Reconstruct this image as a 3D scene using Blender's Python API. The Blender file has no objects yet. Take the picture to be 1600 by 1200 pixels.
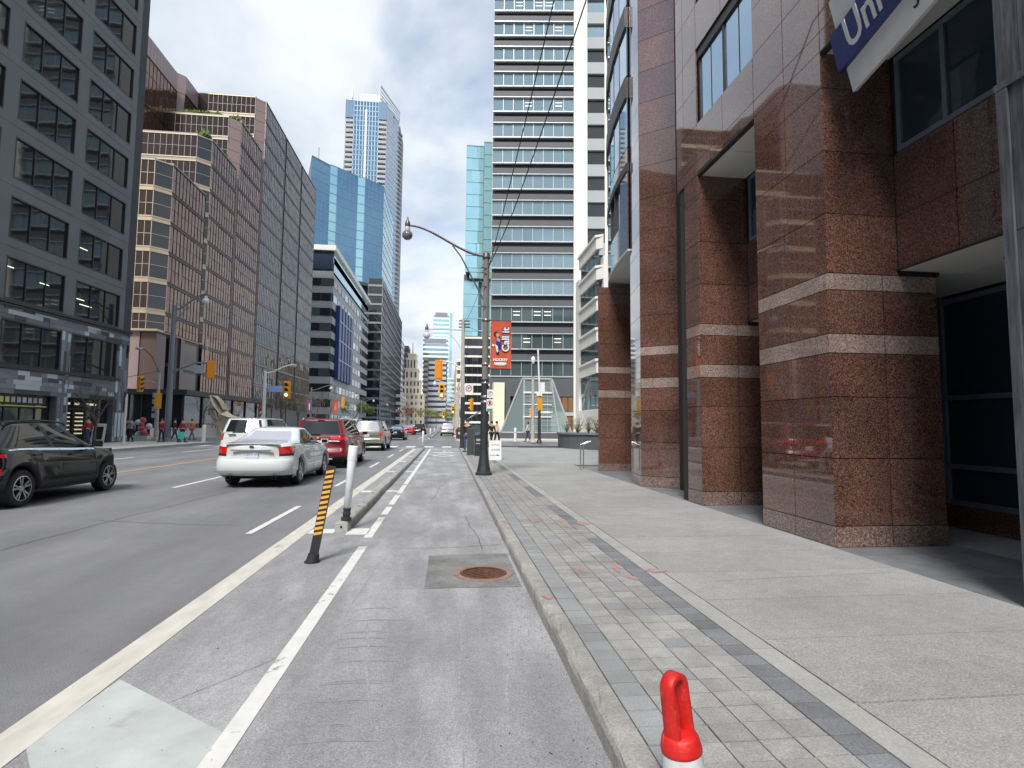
import bpy, bmesh, math, random
from mathutils import Vector, Matrix
random.seed(7)
S = bpy.context.scene
COL = S.collection
# ------------------------------------------------------------------ camera
F_, CZ = 870.0, 1.55
YAW, PITCH, ROLL = math.atan(100/F_), math.atan(65/F_), 0.0092
fw = Vector((math.sin(YAW)*math.cos(PITCH), math.cos(YAW)*math.cos(PITCH), math.sin(PITCH)))
r0 = Vector((math.cos(YAW), -math.sin(YAW), 0)); u0 = r0.cross(fw)
rt = r0*math.cos(ROLL)+u0*math.sin(ROLL); up = u0*math.cos(ROLL)-r0*math.sin(ROLL)
cd = bpy.data.cameras.new('camera'); cam = bpy.data.objects.new('camera', cd); COL.objects.link(cam)
cd.sensor_width = 36; cd.lens = F_/1600*36; cd.clip_start = .05; cd.clip_end = 6000
m = Matrix((rt, up, -fw)).transposed().to_4x4(); m.translation = (0, 0, CZ); cam.matrix_world = m
S.camera = cam
def ray(px, py): return fw+rt*((px-800)/F_)+up*((600-py)/F_)
def G(px, py, z=0.0):
    r = ray(px, py); t = (z-CZ)/r.z; return (t*r.x, t*r.y)
def AY(px, py, Y):                       # point of the view at a known distance Y down the street
    r = ray(px, py); t = Y/r.y; return (t*r.x, CZ+t*r.z)
def AX(px, py, X):
    r = ray(px, py); t = X/r.x; return (t*r.y, CZ+t*r.z)
# ------------------------------------------------------------------ light
SUN_EL, SUN = math.radians(47), Vector((-.32, -.947, 0)).normalized()
W = bpy.data.worlds.new('World'); S.world = W; W.use_nodes = True
nt = W.node_tree; N = nt.nodes; L = nt.links; N.clear()
sky = N.new('ShaderNodeTexSky'); sky.sky_type = 'NISHITA'; sky.sun_disc = False
sky.sun_elevation = SUN_EL; sky.sun_rotation = math.atan2(SUN.x, SUN.y); sky.air_density = 1.0; sky.dust_density = 1.5
b1 = N.new('ShaderNodeBackground'); b1.inputs[1].default_value = .15; L.new(sky.outputs[0], b1.inputs[0])
tc = N.new('ShaderNodeTexCoord'); sp = N.new('ShaderNodeSeparateXYZ'); L.new(tc.outputs['Generated'], sp.inputs[0])
def wm(op, a, b=None):
    n = N.new('ShaderNodeMath'); n.operation = op
    for i, v in enumerate((a, b)):
        if v is None: continue
        if isinstance(v, (int, float)): n.inputs[i].default_value = v
        else: L.new(v, n.inputs[i])
    return n.outputs[0]
zz = wm('ADD', wm('MAXIMUM', sp.outputs[2], 0.0), .22)
cx = N.new('ShaderNodeCombineXYZ'); L.new(wm('DIVIDE', sp.outputs[0], zz), cx.inputs[0]); L.new(wm('DIVIDE', sp.outputs[1], zz), cx.inputs[1])
n1 = N.new('ShaderNodeTexNoise'); n1.inputs['Scale'].default_value = 1.15; n1.inputs['Detail'].default_value = 9; n1.inputs['Roughness'].default_value = .55; n1.inputs['Distortion'].default_value = .35
n2 = N.new('ShaderNodeTexNoise'); n2.inputs['Scale'].default_value = 2.6; n2.inputs['Detail'].default_value = 8
mp_ = N.new('ShaderNodeMapping'); mp_.inputs['Location'].default_value = (3.3, 1.9, 0.4)
L.new(cx.outputs[0], mp_.inputs[0])
for n in (n1, n2): L.new(mp_.outputs[0], n.inputs['Vector'])
rp = N.new('ShaderNodeMapRange'); rp.inputs[1].default_value = .34; rp.inputs[2].default_value = .5; rp.inputs[3].default_value = .25; rp.inputs[4].default_value = 1; L.new(n1.outputs[0], rp.inputs[0])
cr = N.new('ShaderNodeValToRGB'); cr.color_ramp.elements[0].position = .3; cr.color_ramp.elements[0].color = (.42, .48, .56, 1)
cr.color_ramp.elements[1].position = .62; cr.color_ramp.elements[1].color = (.66, .70, .74, 1); L.new(n2.outputs[0], cr.inputs[0])
b2 = N.new('ShaderNodeBackground'); b2.inputs[1].default_value = 1.0; L.new(cr.outputs[0], b2.inputs[0])
mx = N.new('ShaderNodeMixShader'); L.new(rp.outputs[0], mx.inputs[0]); L.new(b1.outputs[0], mx.inputs[1]); L.new(b2.outputs[0], mx.inputs[2])
ow = N.new('ShaderNodeOutputWorld'); L.new(mx.outputs[0], ow.inputs[0])
sd = bpy.data.lights.new('sun', 'SUN'); sd.energy = 3.0; sd.angle = math.radians(16); sd.color = (1, .965, .92)
so = bpy.data.objects.new('sun', sd); COL.objects.link(so)
dv = Vector((SUN.x*math.cos(SUN_EL), SUN.y*math.cos(SUN_EL), math.sin(SUN_EL)))
so.rotation_euler = dv.to_track_quat('Z', 'Y').to_euler(); so.location = dv*200
S.view_settings.view_transform = 'Standard'; S.view_settings.look = 'None'; S.view_settings.gamma = 1
S.view_settings.use_curve_mapping = False; S.view_settings.exposure = 0.55
# ------------------------------------------------------------------ materials
M = {}
def srgb(r, g, b): return tuple((c/255/12.92 if c < 11 else ((c/255+.055)/1.055)**2.4) for c in (r, g, b))
def mat(name, col, rough=.6, metal=0., var=(), rnd=0., bump=None, ior=1.5, coat=0., emit=0., stretch=None, col2=None, mask=None):
    """var: (scale, low, high, detail) value noises multiplied in; mask: (scale, from, to) mixes col2 in."""
    mt = bpy.data.materials.new(name); mt.use_nodes = True; t = mt.node_tree; n = t.nodes; l = t.links
    b = n['Principled BSDF']; b.inputs['Roughness'].default_value = rough; b.inputs['Metallic'].default_value = metal
    b.inputs['IOR'].default_value = ior; b.inputs['Coat Weight'].default_value = coat; b.inputs['Coat Roughness'].default_value = .03
    geo = n.new('ShaderNodeNewGeometry'); pos = geo.outputs['Position']
    if stretch:
        mp = n.new('ShaderNodeMapping'); mp.inputs['Scale'].default_value = stretch; l.new(pos, mp.inputs[0]); pos2 = mp.outputs[0]
    else: pos2 = pos
    def noise(sc, det, p):
        x = n.new('ShaderNodeTexNoise'); x.inputs['Scale'].default_value = sc; x.inputs['Detail'].default_value = det; x.inputs['Roughness'].default_value = .6
        l.new(p, x.inputs['Vector']); return x.outputs[0]
    rgb = n.new('ShaderNodeRGB'); rgb.outputs[0].default_value = (*col, 1); out = rgb.outputs[0]
    if col2 and mask:
        x = noise(mask[0], mask[3] if len(mask) > 3 else 8, pos2); r = n.new('ShaderNodeMapRange'); r.inputs[1].default_value = mask[1]; r.inputs[2].default_value = mask[2]; l.new(x, r.inputs[0])
        mi = n.new('ShaderNodeMix'); mi.data_type = 'RGBA'; l.new(r.outputs[0], mi.inputs[0]); l.new(out, mi.inputs[6]); mi.inputs[7].default_value = (*col2, 1); out = mi.outputs[2]
    for v in var:
        x = noise(v[0], v[3] if len(v) > 3 else 4, pos2 if len(v) > 4 else pos)
        r = n.new('ShaderNodeMapRange'); r.inputs[1].default_value = .3; r.inputs[2].default_value = .7; r.inputs[3].default_value = v[1]; r.inputs[4].default_value = v[2]; l.new(x, r.inputs[0])
        s = n.new('ShaderNodeVectorMath'); s.operation = 'SCALE'; l.new(out, s.inputs[0]); l.new(r.outputs[0], s.inputs[3]); out = s.outputs[0]
    if rnd:
        oi = n.new('ShaderNodeObjectInfo'); r = n.new('ShaderNodeMapRange'); r.inputs[3].default_value = 1-rnd; r.inputs[4].default_value = 1+rnd; l.new(oi.outputs['Random'], r.inputs[0])
        s = n.new('ShaderNodeVectorMath'); s.operation = 'SCALE'; l.new(out, s.inputs[0]); l.new(r.outputs[0], s.inputs[3]); out = s.outputs[0]
    l.new(out, b.inputs['Base Color'])
    if emit: l.new(out, b.inputs['Emission Color']); b.inputs['Emission Strength'].default_value = emit
    if bump:
        x = noise(bump[0], bump[2] if len(bump) > 2 else 4, pos); bm = n.new('ShaderNodeBump'); bm.inputs['Strength'].default_value = bump[1]; bm.inputs['Distance'].default_value = bump[3] if len(bump) > 3 else .01
        l.new(x, bm.inputs['Height']); l.new(bm.outputs[0], b.inputs['Normal'])
    M[name] = mt; return mt
def granite(name, cols, sc, rough, ior, rnd=.14):
    mt = mat(name, cols[0], rough, ior=ior, coat=.55); mt.node_tree.nodes['Principled BSDF'].inputs['Coat IOR'].default_value = 1.75; t = mt.node_tree; n = t.nodes; l = t.links; b = n['Principled BSDF']
    geo = n.new('ShaderNodeNewGeometry'); v = n.new('ShaderNodeTexVoronoi'); v.inputs['Scale'].default_value = sc; l.new(geo.outputs['Position'], v.inputs['Vector'])
    sep = n.new('ShaderNodeSeparateColor'); l.new(v.outputs['Color'], sep.inputs[0]); r = n.new('ShaderNodeValToRGB'); l.new(sep.outputs[0], r.inputs[0])
    e = r.color_ramp.elements; e[0].color = (*cols[0], 1); e[0].position = 0; e[1].color = (*cols[-1], 1); e[1].position = 1
    for i, c in enumerate(cols[1:-1]): q = e.new((i+1)/(len(cols)-1)); q.color = (*c, 1)
    ns = n.new('ShaderNodeTexNoise'); ns.inputs['Scale'].default_value = 1.3; ns.inputs['Detail'].default_value = 5; l.new(geo.outputs['Position'], ns.inputs['Vector'])
    mr = n.new('ShaderNodeMapRange'); mr.inputs[1].default_value = .3; mr.inputs[2].default_value = .7; mr.inputs[3].default_value = .82; mr.inputs[4].default_value = 1.15; l.new(ns.outputs[0], mr.inputs[0])
    s = n.new('ShaderNodeVectorMath'); s.operation = 'SCALE'; l.new(r.outputs[0], s.inputs[0]); l.new(mr.outputs[0], s.inputs[3])
    oi = n.new('ShaderNodeObjectInfo'); r2 = n.new('ShaderNodeMapRange'); r2.inputs[3].default_value = 1-rnd; r2.inputs[4].default_value = 1+rnd; l.new(oi.outputs['Random'], r2.inputs[0])
    s2 = n.new('ShaderNodeVectorMath'); s2.operation = 'SCALE'; l.new(s.outputs[0], s2.inputs[0]); l.new(r2.outputs[0], s2.inputs[3]); l.new(s2.outputs[0], b.inputs['Base Color'])
    return mt
granite('granite_red', [(.026, .015, .013), (.09, .040, .031), (.12, .053, .040), (.235, .13, .095), (.062, .028, .023)], 95, .035, 1.7)
granite('granite_pale', [(.13, .088, .075), (.26, .195, .17), (.32, .245, .215), (.41, .33, .29)], 75, .05, 1.6)
granite('granite_base', [(.06, .042, .036), (.15, .098, .085), (.2, .13, .11), (.31, .235, .19)], 70, .25, 1.5)
mat('joint', (.03, .025, .024), .9)
mat('asphalt', (.185, .187, .198), .85, var=[(150, .5, 1.5, 3), (.35, .82, 1.15, 6), (1.9, .88, 1.10, 7, 1), (9, .95, 1.05, 5)], bump=(230, .5, 3, .006), stretch=(1, .16, 1))
mat('asphalt_old', (.26, .262, .27), .85, var=[(150, .60, 1.40, 3), (.7, .88, 1.12, 7), (3.2, .88, 1.12, 9, 1), (14, .93, 1.07, 6)], col2=(.40, .40, .41), mask=(1.5, .46, .72, 12), bump=(190, .5, 4, .006), stretch=(1.3, .35, 1))
mat('asphalt_patch', (.2, .2, .198), .9, var=[(120, .6, 1.4, 3), (3, .7, 1.3, 6)], bump=(120, .6, 4, .01))
mat('paint', (.66, .66, .64), .7, var=[(6, .9, 1.08, 5)], col2=(.27, .27, .28), mask=(7, .60, .68, 12), bump=(160, .3, 3, .004))
mat('paint_dirty', (.58, .56, .50), .7, var=[(9, .84, 1.1, 7, 1)], col2=(.27, .26, .25), mask=(5, .60, .72, 12), stretch=(1, .3, 1), bump=(160, .3, 3, .004))
mat('paint_pale', (.47, .50, .49), .75, var=[(3, .86, 1.12, 7)], col2=(.24, .25, .26), mask=(3.2, .60, .80, 12), bump=(160, .4, 3, .005))
mat('paint_yellow', (.62, .36, .13), .7, var=[(6, .8, 1.1, 5)])
mat('marking_red', (.46, .13, .14), .8, col2=(.30, .295, .285), mask=(26, .38, .56, 8))
mat('concrete', (.295, .295, .29), .85, var=[(85, .62, 1.38, 3), (.8, .86, 1.12, 7), (28, .9, 1.1, 5), (6, .93, 1.07, 5)], rnd=.04, bump=(160, .35, 4, .004))
mat('concrete_kerb', (.32, .313, .295), .85, var=[(70, .75, 1.25, 4), (1.6, .78, 1.16, 8), (9, .85, 1.15, 6)], rnd=.05, bump=(60, .6, 6, .01))
mat('concrete_strip', (.345, .34, .325), .85, var=[(80, .85, 1.15, 4), (3, .85, 1.1, 6)], rnd=.05, bump=(120, .4, 4, .005))
mat('barrier_concrete', (.36, .36, .34), .9, var=[(40, .8, 1.2, 5), (3, .7, 1.15, 7)], rnd=.08, bump=(60, .6, 5, .01))
mat('paver', (.30, .297, .285), .82, var=[(100, .72, 1.28, 4), (2.0, .80, 1.16, 7), (9, .86, 1.1, 6)], rnd=.11, bump=(90, .5, 5, .006))
mat('paver_blue', (.27, .275, .283), .82, var=[(100, .8, 1.2, 4), (2, .84, 1.14, 6)], rnd=.12, bump=(90, .5, 5, .006))
mat('paver_dark', (.175, .183, .196), .75, var=[(80, .75, 1.25, 4), (3, .8, 1.2, 6)], rnd=.15, bump=(90, .5, 5, .006))
mat('slate_tile', (.17, .178, .188), .6, var=[(2.5, .75, 1.2, 7), (60, .88, 1.12, 4)], rnd=.1, bump=(60, .3, 5, .004))
mat('mortar', (.045, .044, .042), .95)
mat('ground_far', (.2, .2, .2), .9, var=[(.2, .9, 1.1)])
mat('sidewalk_far', (.52, .50, .46), .85, var=[(1, .9, 1.08, 5)])  # far pavement lightened in colour to stand in for sunlight at the intersection
mat('gutter_dirt', (.36, .33, .29), .95, var=[(30, .7, 1.2, 6)])
mat('cast_iron', (.14, .065, .038), .75, metal=.3, var=[(30, .6, 1.4, 5)], bump=(60, .5))
mat('iron_frame', (.26, .17, .14), .9, var=[(30, .7, 1.3, 5)], bump=(60, .5))
mat('dark_hole', (.008, .008, .009), .9)
mat('white_ceiling', (.62, .63, .61), .7, var=[(1.5, .94, 1.04)], rnd=.03)
mat('dark_frame', (.16, .21, .26), .4, metal=.2)
mat('black_frame', (.02, .021, .023), .45)
mat('grey_boards', (.075, .078, .09), .6, var=[(5, .5, 1.7, 10, 1), (2, .85, 1.15, 3)], stretch=(6, 6, .5), rnd=.12, bump=(60, .5, 5, .006))
mat('glass_dark', (.03, .045, .07), .04, ior=1.5, bump=(.8, .10, 2, .04))
mat('glass_office', (.018, .02, .022), .03, ior=1.7, bump=(.5, .08, 2, .05))
mat('glass_sky', (.30, .42, .55), .03, metal=.9, bump=(.5, .05, 2, .03))
mat('glass_bronze', (.21, .115, .078), .04, metal=.85, bump=(.45, .45, 2, .15))
mat('glass_bronze_front', (.06, .042, .036), .05, metal=.6, bump=(.5, .2, 2, .06))
mat('glass_smoke', (.10, .085, .075), .05, metal=.85, bump=(.45, .25, 2, .12))
mat('granite_pink', (.30, .215, .20), .35, var=[(8, .9, 1.1, 4)])
mat('granite_brown', (.12, .07, .055), .3, var=[(8, .85, 1.15, 4)])
mat('mullion_gold', (.52, .42, .29), .35, metal=.5)
mat('mullion_bronze', (.085, .06, .045), .4, metal=.4)
mat('mullion_grey', (.25, .24, .23), .4, metal=.4)
mat('glass_blue', (.15, .28, .41), .05, metal=.85, bump=(.1, .15, 2, .2))
mat('glass_cyan', (.36, .62, .68), .05, metal=.7, bump=(.1, .12, 2, .2))
mat('glass_teal', (.42, .66, .68), .05, metal=.8, bump=(.1, .15, 2, .2))
mat('glass_tower', (.27, .37, .41), .05, metal=.75, bump=(.35, .16, 2, .06))
mat('glass_green', (.10, .135, .14), .05, metal=.4, bump=(.3, .15, 2, .05))
mat('glass_entry', (.42, .55, .56), .04, metal=.6, bump=(.4, .15, 2, .05))
mat('panel_grey', (.085, .088, .095), .6, var=[(1, .95, 1.05)])
mat('panel_darkgrey', (.035, .038, .042), .4)
mat('metal_light', (.55, .57, .57), .35, metal=.4)
mat('mullion_blue', (.16, .28, .40), .35, metal=.3)
mat('mullion_white', (.62, .66, .68), .4)
mat('concrete_tower', (.12, .125, .138), .6, var=[(.6, .9, 1.1, 5), (.12, .9, 1.08, 3)])
mat('clad_mid', (.14, .155, .18), .45, rnd=.35)
mat('clad_light', (.40, .44, .49), .4, rnd=.2)
mat('clad_dark', (.035, .037, .042), .4, rnd=.3)
mat('stone_white', (.72, .70, .65), .7, var=[(.5, .93, 1.05, 5), (8, .95, 1.05, 4)])
mat('stone_grey', (.36, .37, .38), .7)  # light grey tone for bands, rails and spandrels
mat('stone_beige', (.78, .68, .52), .75, var=[(.15, .9, 1.08, 5)])  # beige raised to stand in for sun missing on the stone tower
mat('stone_tan', (.40, .34, .28), .8)
mat('far_grey', (.21, .22, .25), .7); mat('far_light', (.78, .79, .80), .7); mat('far_dark', (.07, .08, .10), .4)  # light tone raised to offset shade on the striped tower
mat('banner_blue', (.012, .045, .18), .4)
mat('white_paint', (.74, .74, .72), .5, var=[(4, .94, 1.03, 4)])
mat('sign_white', (.70, .71, .70), .5, var=[(3, .9, 1.05, 6)])
mat('sign_navy', (.008, .025, .14), .4, var=[(12, .8, 1.5, 10)])
mat('sign_black', (.012, .012, .014), .5); mat('sign_red', (.55, .03, .03), .5); mat('sign_green', (.05, .25, .12), .5); mat('sign_blue', (.06, .16, .55), .5)
mat('sign_skyblue', (.28, .42, .72), .5)
mat('banner_red', (.50, .075, .03), .7, var=[(5, .9, 1.1)]); mat('skin', (.45, .27, .19), .6); mat('banner_magenta', (.25, .04, .12), .7)
mat('signal_yellow', (.72, .34, .01), .45); mat('signal_orange', (.65, .24, .01), .5)
mat('lens_off', (.03, .03, .03), .3); mat('lens_green', (.35, .95, .75), .3, emit=1.3); mat('lens_red', (.9, .08, .03), .3, emit=1.2)
mat('pole_dark', (.035, .042, .045), .5, metal=.3, var=[(5, .85, 1.15)]); mat('pole_concrete', (.17, .16, .14), .85, var=[(20, .8, 1.2, 5)])
mat('pole_grey', (.17, .2, .225), .5, metal=.2); mat('pole_pale', (.5, .52, .52), .5); mat('pole_wood', (.42, .39, .34), .85, var=[(6, .8, 1.2)])
mat('lamp_metal', (.12, .10, .11), .4, metal=.5); mat('lamp_glass', (.55, .57, .60), .15, ior=1.5)
mat('lamp_glass_dark', (.16, .15, .17), .1)
mat('wire', (.012, .012, .013), .6)
mat('rubber', (.018, .018, .019), .75, var=[(20, .8, 1.3)]); mat('trim_black', (.022, .023, .025), .55)
mat('rim', (.50, .51, .53), .25, metal=.9); mat('rim_dark', (.05, .05, .055), .4, metal=.6)
mat('paint_white_car', (.58, .62, .62), .3, coat=1.0); mat('paint_black_car', (.003, .003, .0035), .3, coat=.8, ior=1.3)
mat('paint_red_car', (.17, .007, .014), .3, coat=.6); mat('paint_tan_car', (.26, .25, .20), .28, metal=.5, coat=.8); mat('paint_silver_car', (.5, .5, .5), .3, metal=.4, coat=.8)
mat('paint_bright_red', (.55, .03, .04), .3, coat=.8)
mat('car_glass', (.012, .016, .018), .02, ior=1.55); mat('car_glass_painted_sky', (.36, .37, .43), .12)  # pale rear glass has reflected sky put into its base colour
mat('chrome', (.75, .76, .77), .12, metal=1.0); mat('tail_red', (.50, .012, .012), .15, coat=1., emit=.10); mat('tail_clear', (.75, .6, .6), .15, coat=1.)
mat('plate', (.60, .63, .72), .5); mat('plate_ink', (.03, .06, .25), .5); mat('head_lamp', (.7, .72, .75), .1, coat=1.)
mat('flex_red', (.62, .016, .012), .5, var=[(30, .8, 1.1, 6), (6, .88, 1.06, 4)], col2=(.62, .16, .13), mask=(22, .56, .80, 10), bump=(60, .25)); mat('flex_white', (.70, .72, .73), .5, var=[(14, .72, 1.05, 9)])
mat('flex_orange', (.80, .40, .06), .5, var=[(12, .85, 1.1)]); mat('flex_black', (.02, .02, .025), .6); mat('flex_post', (.78, .82, .84), .4, var=[(6, .9, 1.04, 6)])
mat('planter_stone', (.10, .105, .11), .5, var=[(20, .8, 1.2)]); mat('soil', (.06, .05, .04), .95)
mat('bark', (.10, .085, .07), .9, var=[(15, .7, 1.3)]); mat('twig_green', (.20, .21, .06), .8, rnd=.2); mat('leaf_spring', (.15, .20, .05), .7, rnd=.3); mat('roof_plants', (.10, .14, .03), .9, var=[(3, .7, 1.3)])
mat('twig_red', (.22, .08, .07), .8)
mat('cloth_black', (.02, .02, .024), .85); mat('cloth_grey', (.2, .21, .23), .85); mat('cloth_red', (.30, .03, .03), .85); mat('cloth_white', (.6, .6, .58), .85)
mat('cloth_orange', (.75, .2, .03), .85); mat('cloth_blue', (.04, .06, .12), .85); mat('cloth_teal', (.05, .55, .45), .7); mat('hair', (.03, .02, .015), .8)
mat('store_light', (.9, .76, .52), .5, emit=.3); mat('store_sign', (.42, .40, .12), .5, emit=.08); mat('ceiling_light', (1, .93, .75), .5, emit=.8)
mat('wood_door', (.22, .10, .04), .5); mat('bin_dark', (.045, .055, .06), .5); mat('bin_red', (.10, .02, .02), .5); mat('gold_sculpt', (.62, .52, .38), .3, metal=.7); mat('red_sculpt', (.5, .1, .1), .5)
mat('steel', (.45, .46, .47), .3, metal=.8); mat('bus_shelter', (.03, .035, .04), .3)
def wheel_tracks(mt):
    t = M[mt].node_tree; n = t.nodes; l = t.links; b = n['Principled BSDF']; src = b.inputs['Base Color'].links[0].from_socket
    geo = n.new('ShaderNodeNewGeometry'); sp_ = n.new('ShaderNodeSeparateXYZ'); l.new(geo.outputs['Position'], sp_.inputs[0])
    def mth(op, a, c):
        x = n.new('ShaderNodeMath'); x.operation = op
        for i, v in enumerate((a, c)):
            if isinstance(v, (int, float)): x.inputs[i].default_value = v
            elif v is not None: l.new(v, x.inputs[i])
        return x.outputs[0]
    ns = n.new('ShaderNodeTexNoise'); ns.inputs['Scale'].default_value = .25; l.new(geo.outputs['Position'], ns.inputs['Vector'])
    w = mth('COSINE', mth('MULTIPLY', mth('ADD', mth('ADD', sp_.outputs[0], 4.0), mth('MULTIPLY', ns.outputs[0], .8)), 3.35), None)
    s = n.new('ShaderNodeVectorMath'); s.operation = 'SCALE'; l.new(src, s.inputs[0]); l.new(mth('ADD', mth('MULTIPLY', w, .075), .98), s.inputs[3]); l.new(s.outputs[0], b.inputs['Base Color'])
wheel_tracks('asphalt')
# ------------------------------------------------------------------ helpers
CUBE = {}
def cube(mt):
    if mt not in CUBE:
        me = bpy.data.meshes.new('block_'+mt); v = [(x, y, z) for z in (-.5, .5) for y in (-.5, .5) for x in (-.5, .5)]
        me.from_pydata(v, [], [(0, 2, 3, 1), (4, 5, 7, 6), (0, 1, 5, 4), (2, 6, 7, 3), (0, 4, 6, 2), (1, 3, 7, 5)]); me.materials.append(M[mt]); CUBE[mt] = me
    return CUBE[mt]
def props(o, label=None, cat=None, group=None, kind=None):
    for k, v in (('label', label), ('category', cat), ('group', group), ('kind', kind)):
        if v: o[k] = v
    return o
def thing(name, label, cat, loc=(0, 0, 0), group=None):
    o = bpy.data.objects.new(name, None); o.empty_display_size = .2; COL.objects.link(o); o.location = loc
    return props(o, label, cat, group)
def link(o, parent=None, under=None):
    """parent: the thing (rotation 0, scale 1).  under: a part of it that this piece belongs to."""
    COL.objects.link(o)
    if under is not None:
        o.parent = under; o.matrix_parent_inverse = under.matrix_basis.inverted()
    elif parent is not None: o.parent = parent
    return o
def box(name, x, y, z, mt, parent=None, rz=0., under=None, rx=0., ry=0., kind=None, label=None):
    """x, y, z are (low, high) pairs, in world metres; parent's location is taken off."""
    o = bpy.data.objects.new(name, cube(mt))
    off = parent.location if parent is not None else Vector((0, 0, 0))
    o.location = Vector(((x[0]+x[1])/2, (y[0]+y[1])/2, (z[0]+z[1])/2))-off
    o.scale = (x[1]-x[0], y[1]-y[0], z[1]-z[0]); o.rotation_euler = (rx, ry, rz)
    link(o, parent, under)
    return props(o, label, None, None, kind)
class MB:
    def __init__(s, org=(0, 0, 0)): s.v = []; s.f = []; s.o = Vector(org); s.m = []; s.mats = []; s.cur = 0; s.sm = False
    def use(s, mt):
        if mt not in s.mats: s.mats.append(mt)
        s.cur = s.mats.index(mt); return s
    def face(s, pts):
        n = len(s.v); s.v += [tuple(Vector(p)-s.o) for p in pts]; s.f.append(tuple(range(n, n+len(pts)))); s.m.append(s.cur)
    def box(s, x, y, z):
        n = len(s.v); s.v += [tuple(Vector((a, b, c))-s.o) for c in z for b in y for a in x]
        for q in ((0, 2, 3, 1), (4, 5, 7, 6), (0, 1, 5, 4), (2, 6, 7, 3), (0, 4, 6, 2), (1, 3, 7, 5)): s.f.append(tuple(n+i for i in q)); s.m.append(s.cur)
    def obox(s, w, u, n_, z):
        n = len(s.v); s.v += [tuple(w.at(a, b, c)-s.o) for c in z for b in n_ for a in u]
        for q in ((0, 2, 3, 1), (4, 5, 7, 6), (0, 1, 5, 4), (2, 6, 7, 3), (0, 4, 6, 2), (1, 3, 7, 5)): s.f.append(tuple(n+i for i in q)); s.m.append(s.cur)
    def prism(s, pts, z0, z1, cap=True):
        n = len(s.v); k = len(pts); s.v += [tuple(Vector((p[0], p[1], z0))-s.o) for p in pts]+[tuple(Vector((p[0], p[1], z1))-s.o) for p in pts]
        for i in range(k): j = (i+1) % k; s.f.append((n+i, n+j, n+k+j, n+k+i)); s.m.append(s.cur)
        if cap: s.f.append(tuple(n+k+i for i in range(k))); s.f.append(tuple(n+k-1-i for i in range(k))); s.m += [s.cur]*2
    def tube(s, pts, r, seg=8, caps=True):
        pts = [Vector(p) for p in pts]; rs = r if isinstance(r, (list, tuple)) else [r]*len(pts); n0 = len(s.v); ref = None
        for i, p in enumerate(pts):
            d = (pts[min(i+1, len(pts)-1)]-pts[max(i-1, 0)]).normalized()
            if ref is None: ref = Vector((0, 0, 1)) if abs(d.z) < .9 else Vector((1, 0, 0))
            a = (ref-d*ref.dot(d)).normalized(); ref = a; b = d.cross(a)
            for k in range(seg):
                t = 2*math.pi*k/seg; s.v.append(tuple(p+(a*math.cos(t)+b*math.sin(t))*rs[i]-s.o))
        for i in range(len(pts)-1):
            for k in range(seg):
                k2 = (k+1) % seg; s.f.append((n0+i*seg+k, n0+i*seg+k2, n0+(i+1)*seg+k2, n0+(i+1)*seg+k)); s.m.append(s.cur)
        if caps:
            s.f.append(tuple(n0+seg-1-k for k in range(seg))); s.f.append(tuple(n0+(len(pts)-1)*seg+k for k in range(seg))); s.m += [s.cur]*2
    def lathe(s, c, prof, seg=16, axis='z'):
        n0 = len(s.v); c = Vector(c)
        for r, h in prof:
            for k in range(seg):
                t = 2*math.pi*k/seg; a, b = r*math.cos(t), r*math.sin(t)
                q = (a, b, h) if axis == 'z' else ((a, h, b) if axis == 'y' else (h, a, b)); s.v.append(tuple(c+Vector(q)-s.o))
        for i in range(len(prof)-1):
            for k in range(seg):
                k2 = (k+1) % seg; s.f.append((n0+i*seg+k, n0+i*seg+k2, n0+(i+1)*seg+k2, n0+(i+1)*seg+k)); s.m.append(s.cur)
    def build(s, name, mt=None, parent=None, under=None, kind=None, smooth=False, label=None):
        me = bpy.data.meshes.new(name); me.from_pydata(s.v, [], s.f)
        for q in (s.mats or [mt]): me.materials.append(M[q])
        if s.mats: me.polygons.foreach_set('material_index', s.m)
        if smooth: me.shade_smooth() if hasattr(me, 'shade_smooth') else None
        me.update(); o = bpy.data.objects.new(name, me)
        off = parent.location if parent is not None else Vector((0, 0, 0)); o.location = s.o-off
        link(o, parent, under); return props(o, label, None, None, kind)
class Wall:
    """a vertical wall from p to q; n points out to the right-hand side of p->q"""
    def __init__(s, p, q):
        s.p = Vector((p[0], p[1], 0)); d = Vector((q[0]-p[0], q[1]-p[1], 0)); s.len = d.length; s.d = d.normalized(); s.n = Vector((s.d.y, -s.d.x, 0)); s.rz = math.atan2(s.d.y, s.d.x)
    def at(s, u, n, z): return s.p+s.d*u+s.n*n+Vector((0, 0, z))
    def box(s, name, u, n, z, mt, parent, under=None, tilt=0., label=None):
        c = s.at((u[0]+u[1])/2, (n[0]+n[1])/2, (z[0]+z[1])/2); o = bpy.data.objects.new(name, cube(mt))
        o.location = c-(parent.location if parent is not None else Vector((0, 0, 0))); o.scale = (abs(u[1]-u[0]), abs(n[1]-n[0]), z[1]-z[0])
        o.rotation_euler = (random.uniform(-tilt, tilt), 0, s.rz+random.uniform(-tilt, tilt)); link(o, parent, under); return props(o, label)
    def pane(s, mb, u, z, n=0., t=.006):
        a, b = random.uniform(-t, t), random.uniform(-t, t); um, zm = (u[0]+u[1])/2, (z[0]+z[1])/2
        mb.face([s.at(x, n+a*(x-um)+b*(y-zm), y) for x, y in ((u[0], z[0]), (u[1], z[0]), (u[1], z[1]), (u[0], z[1]))])
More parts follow.
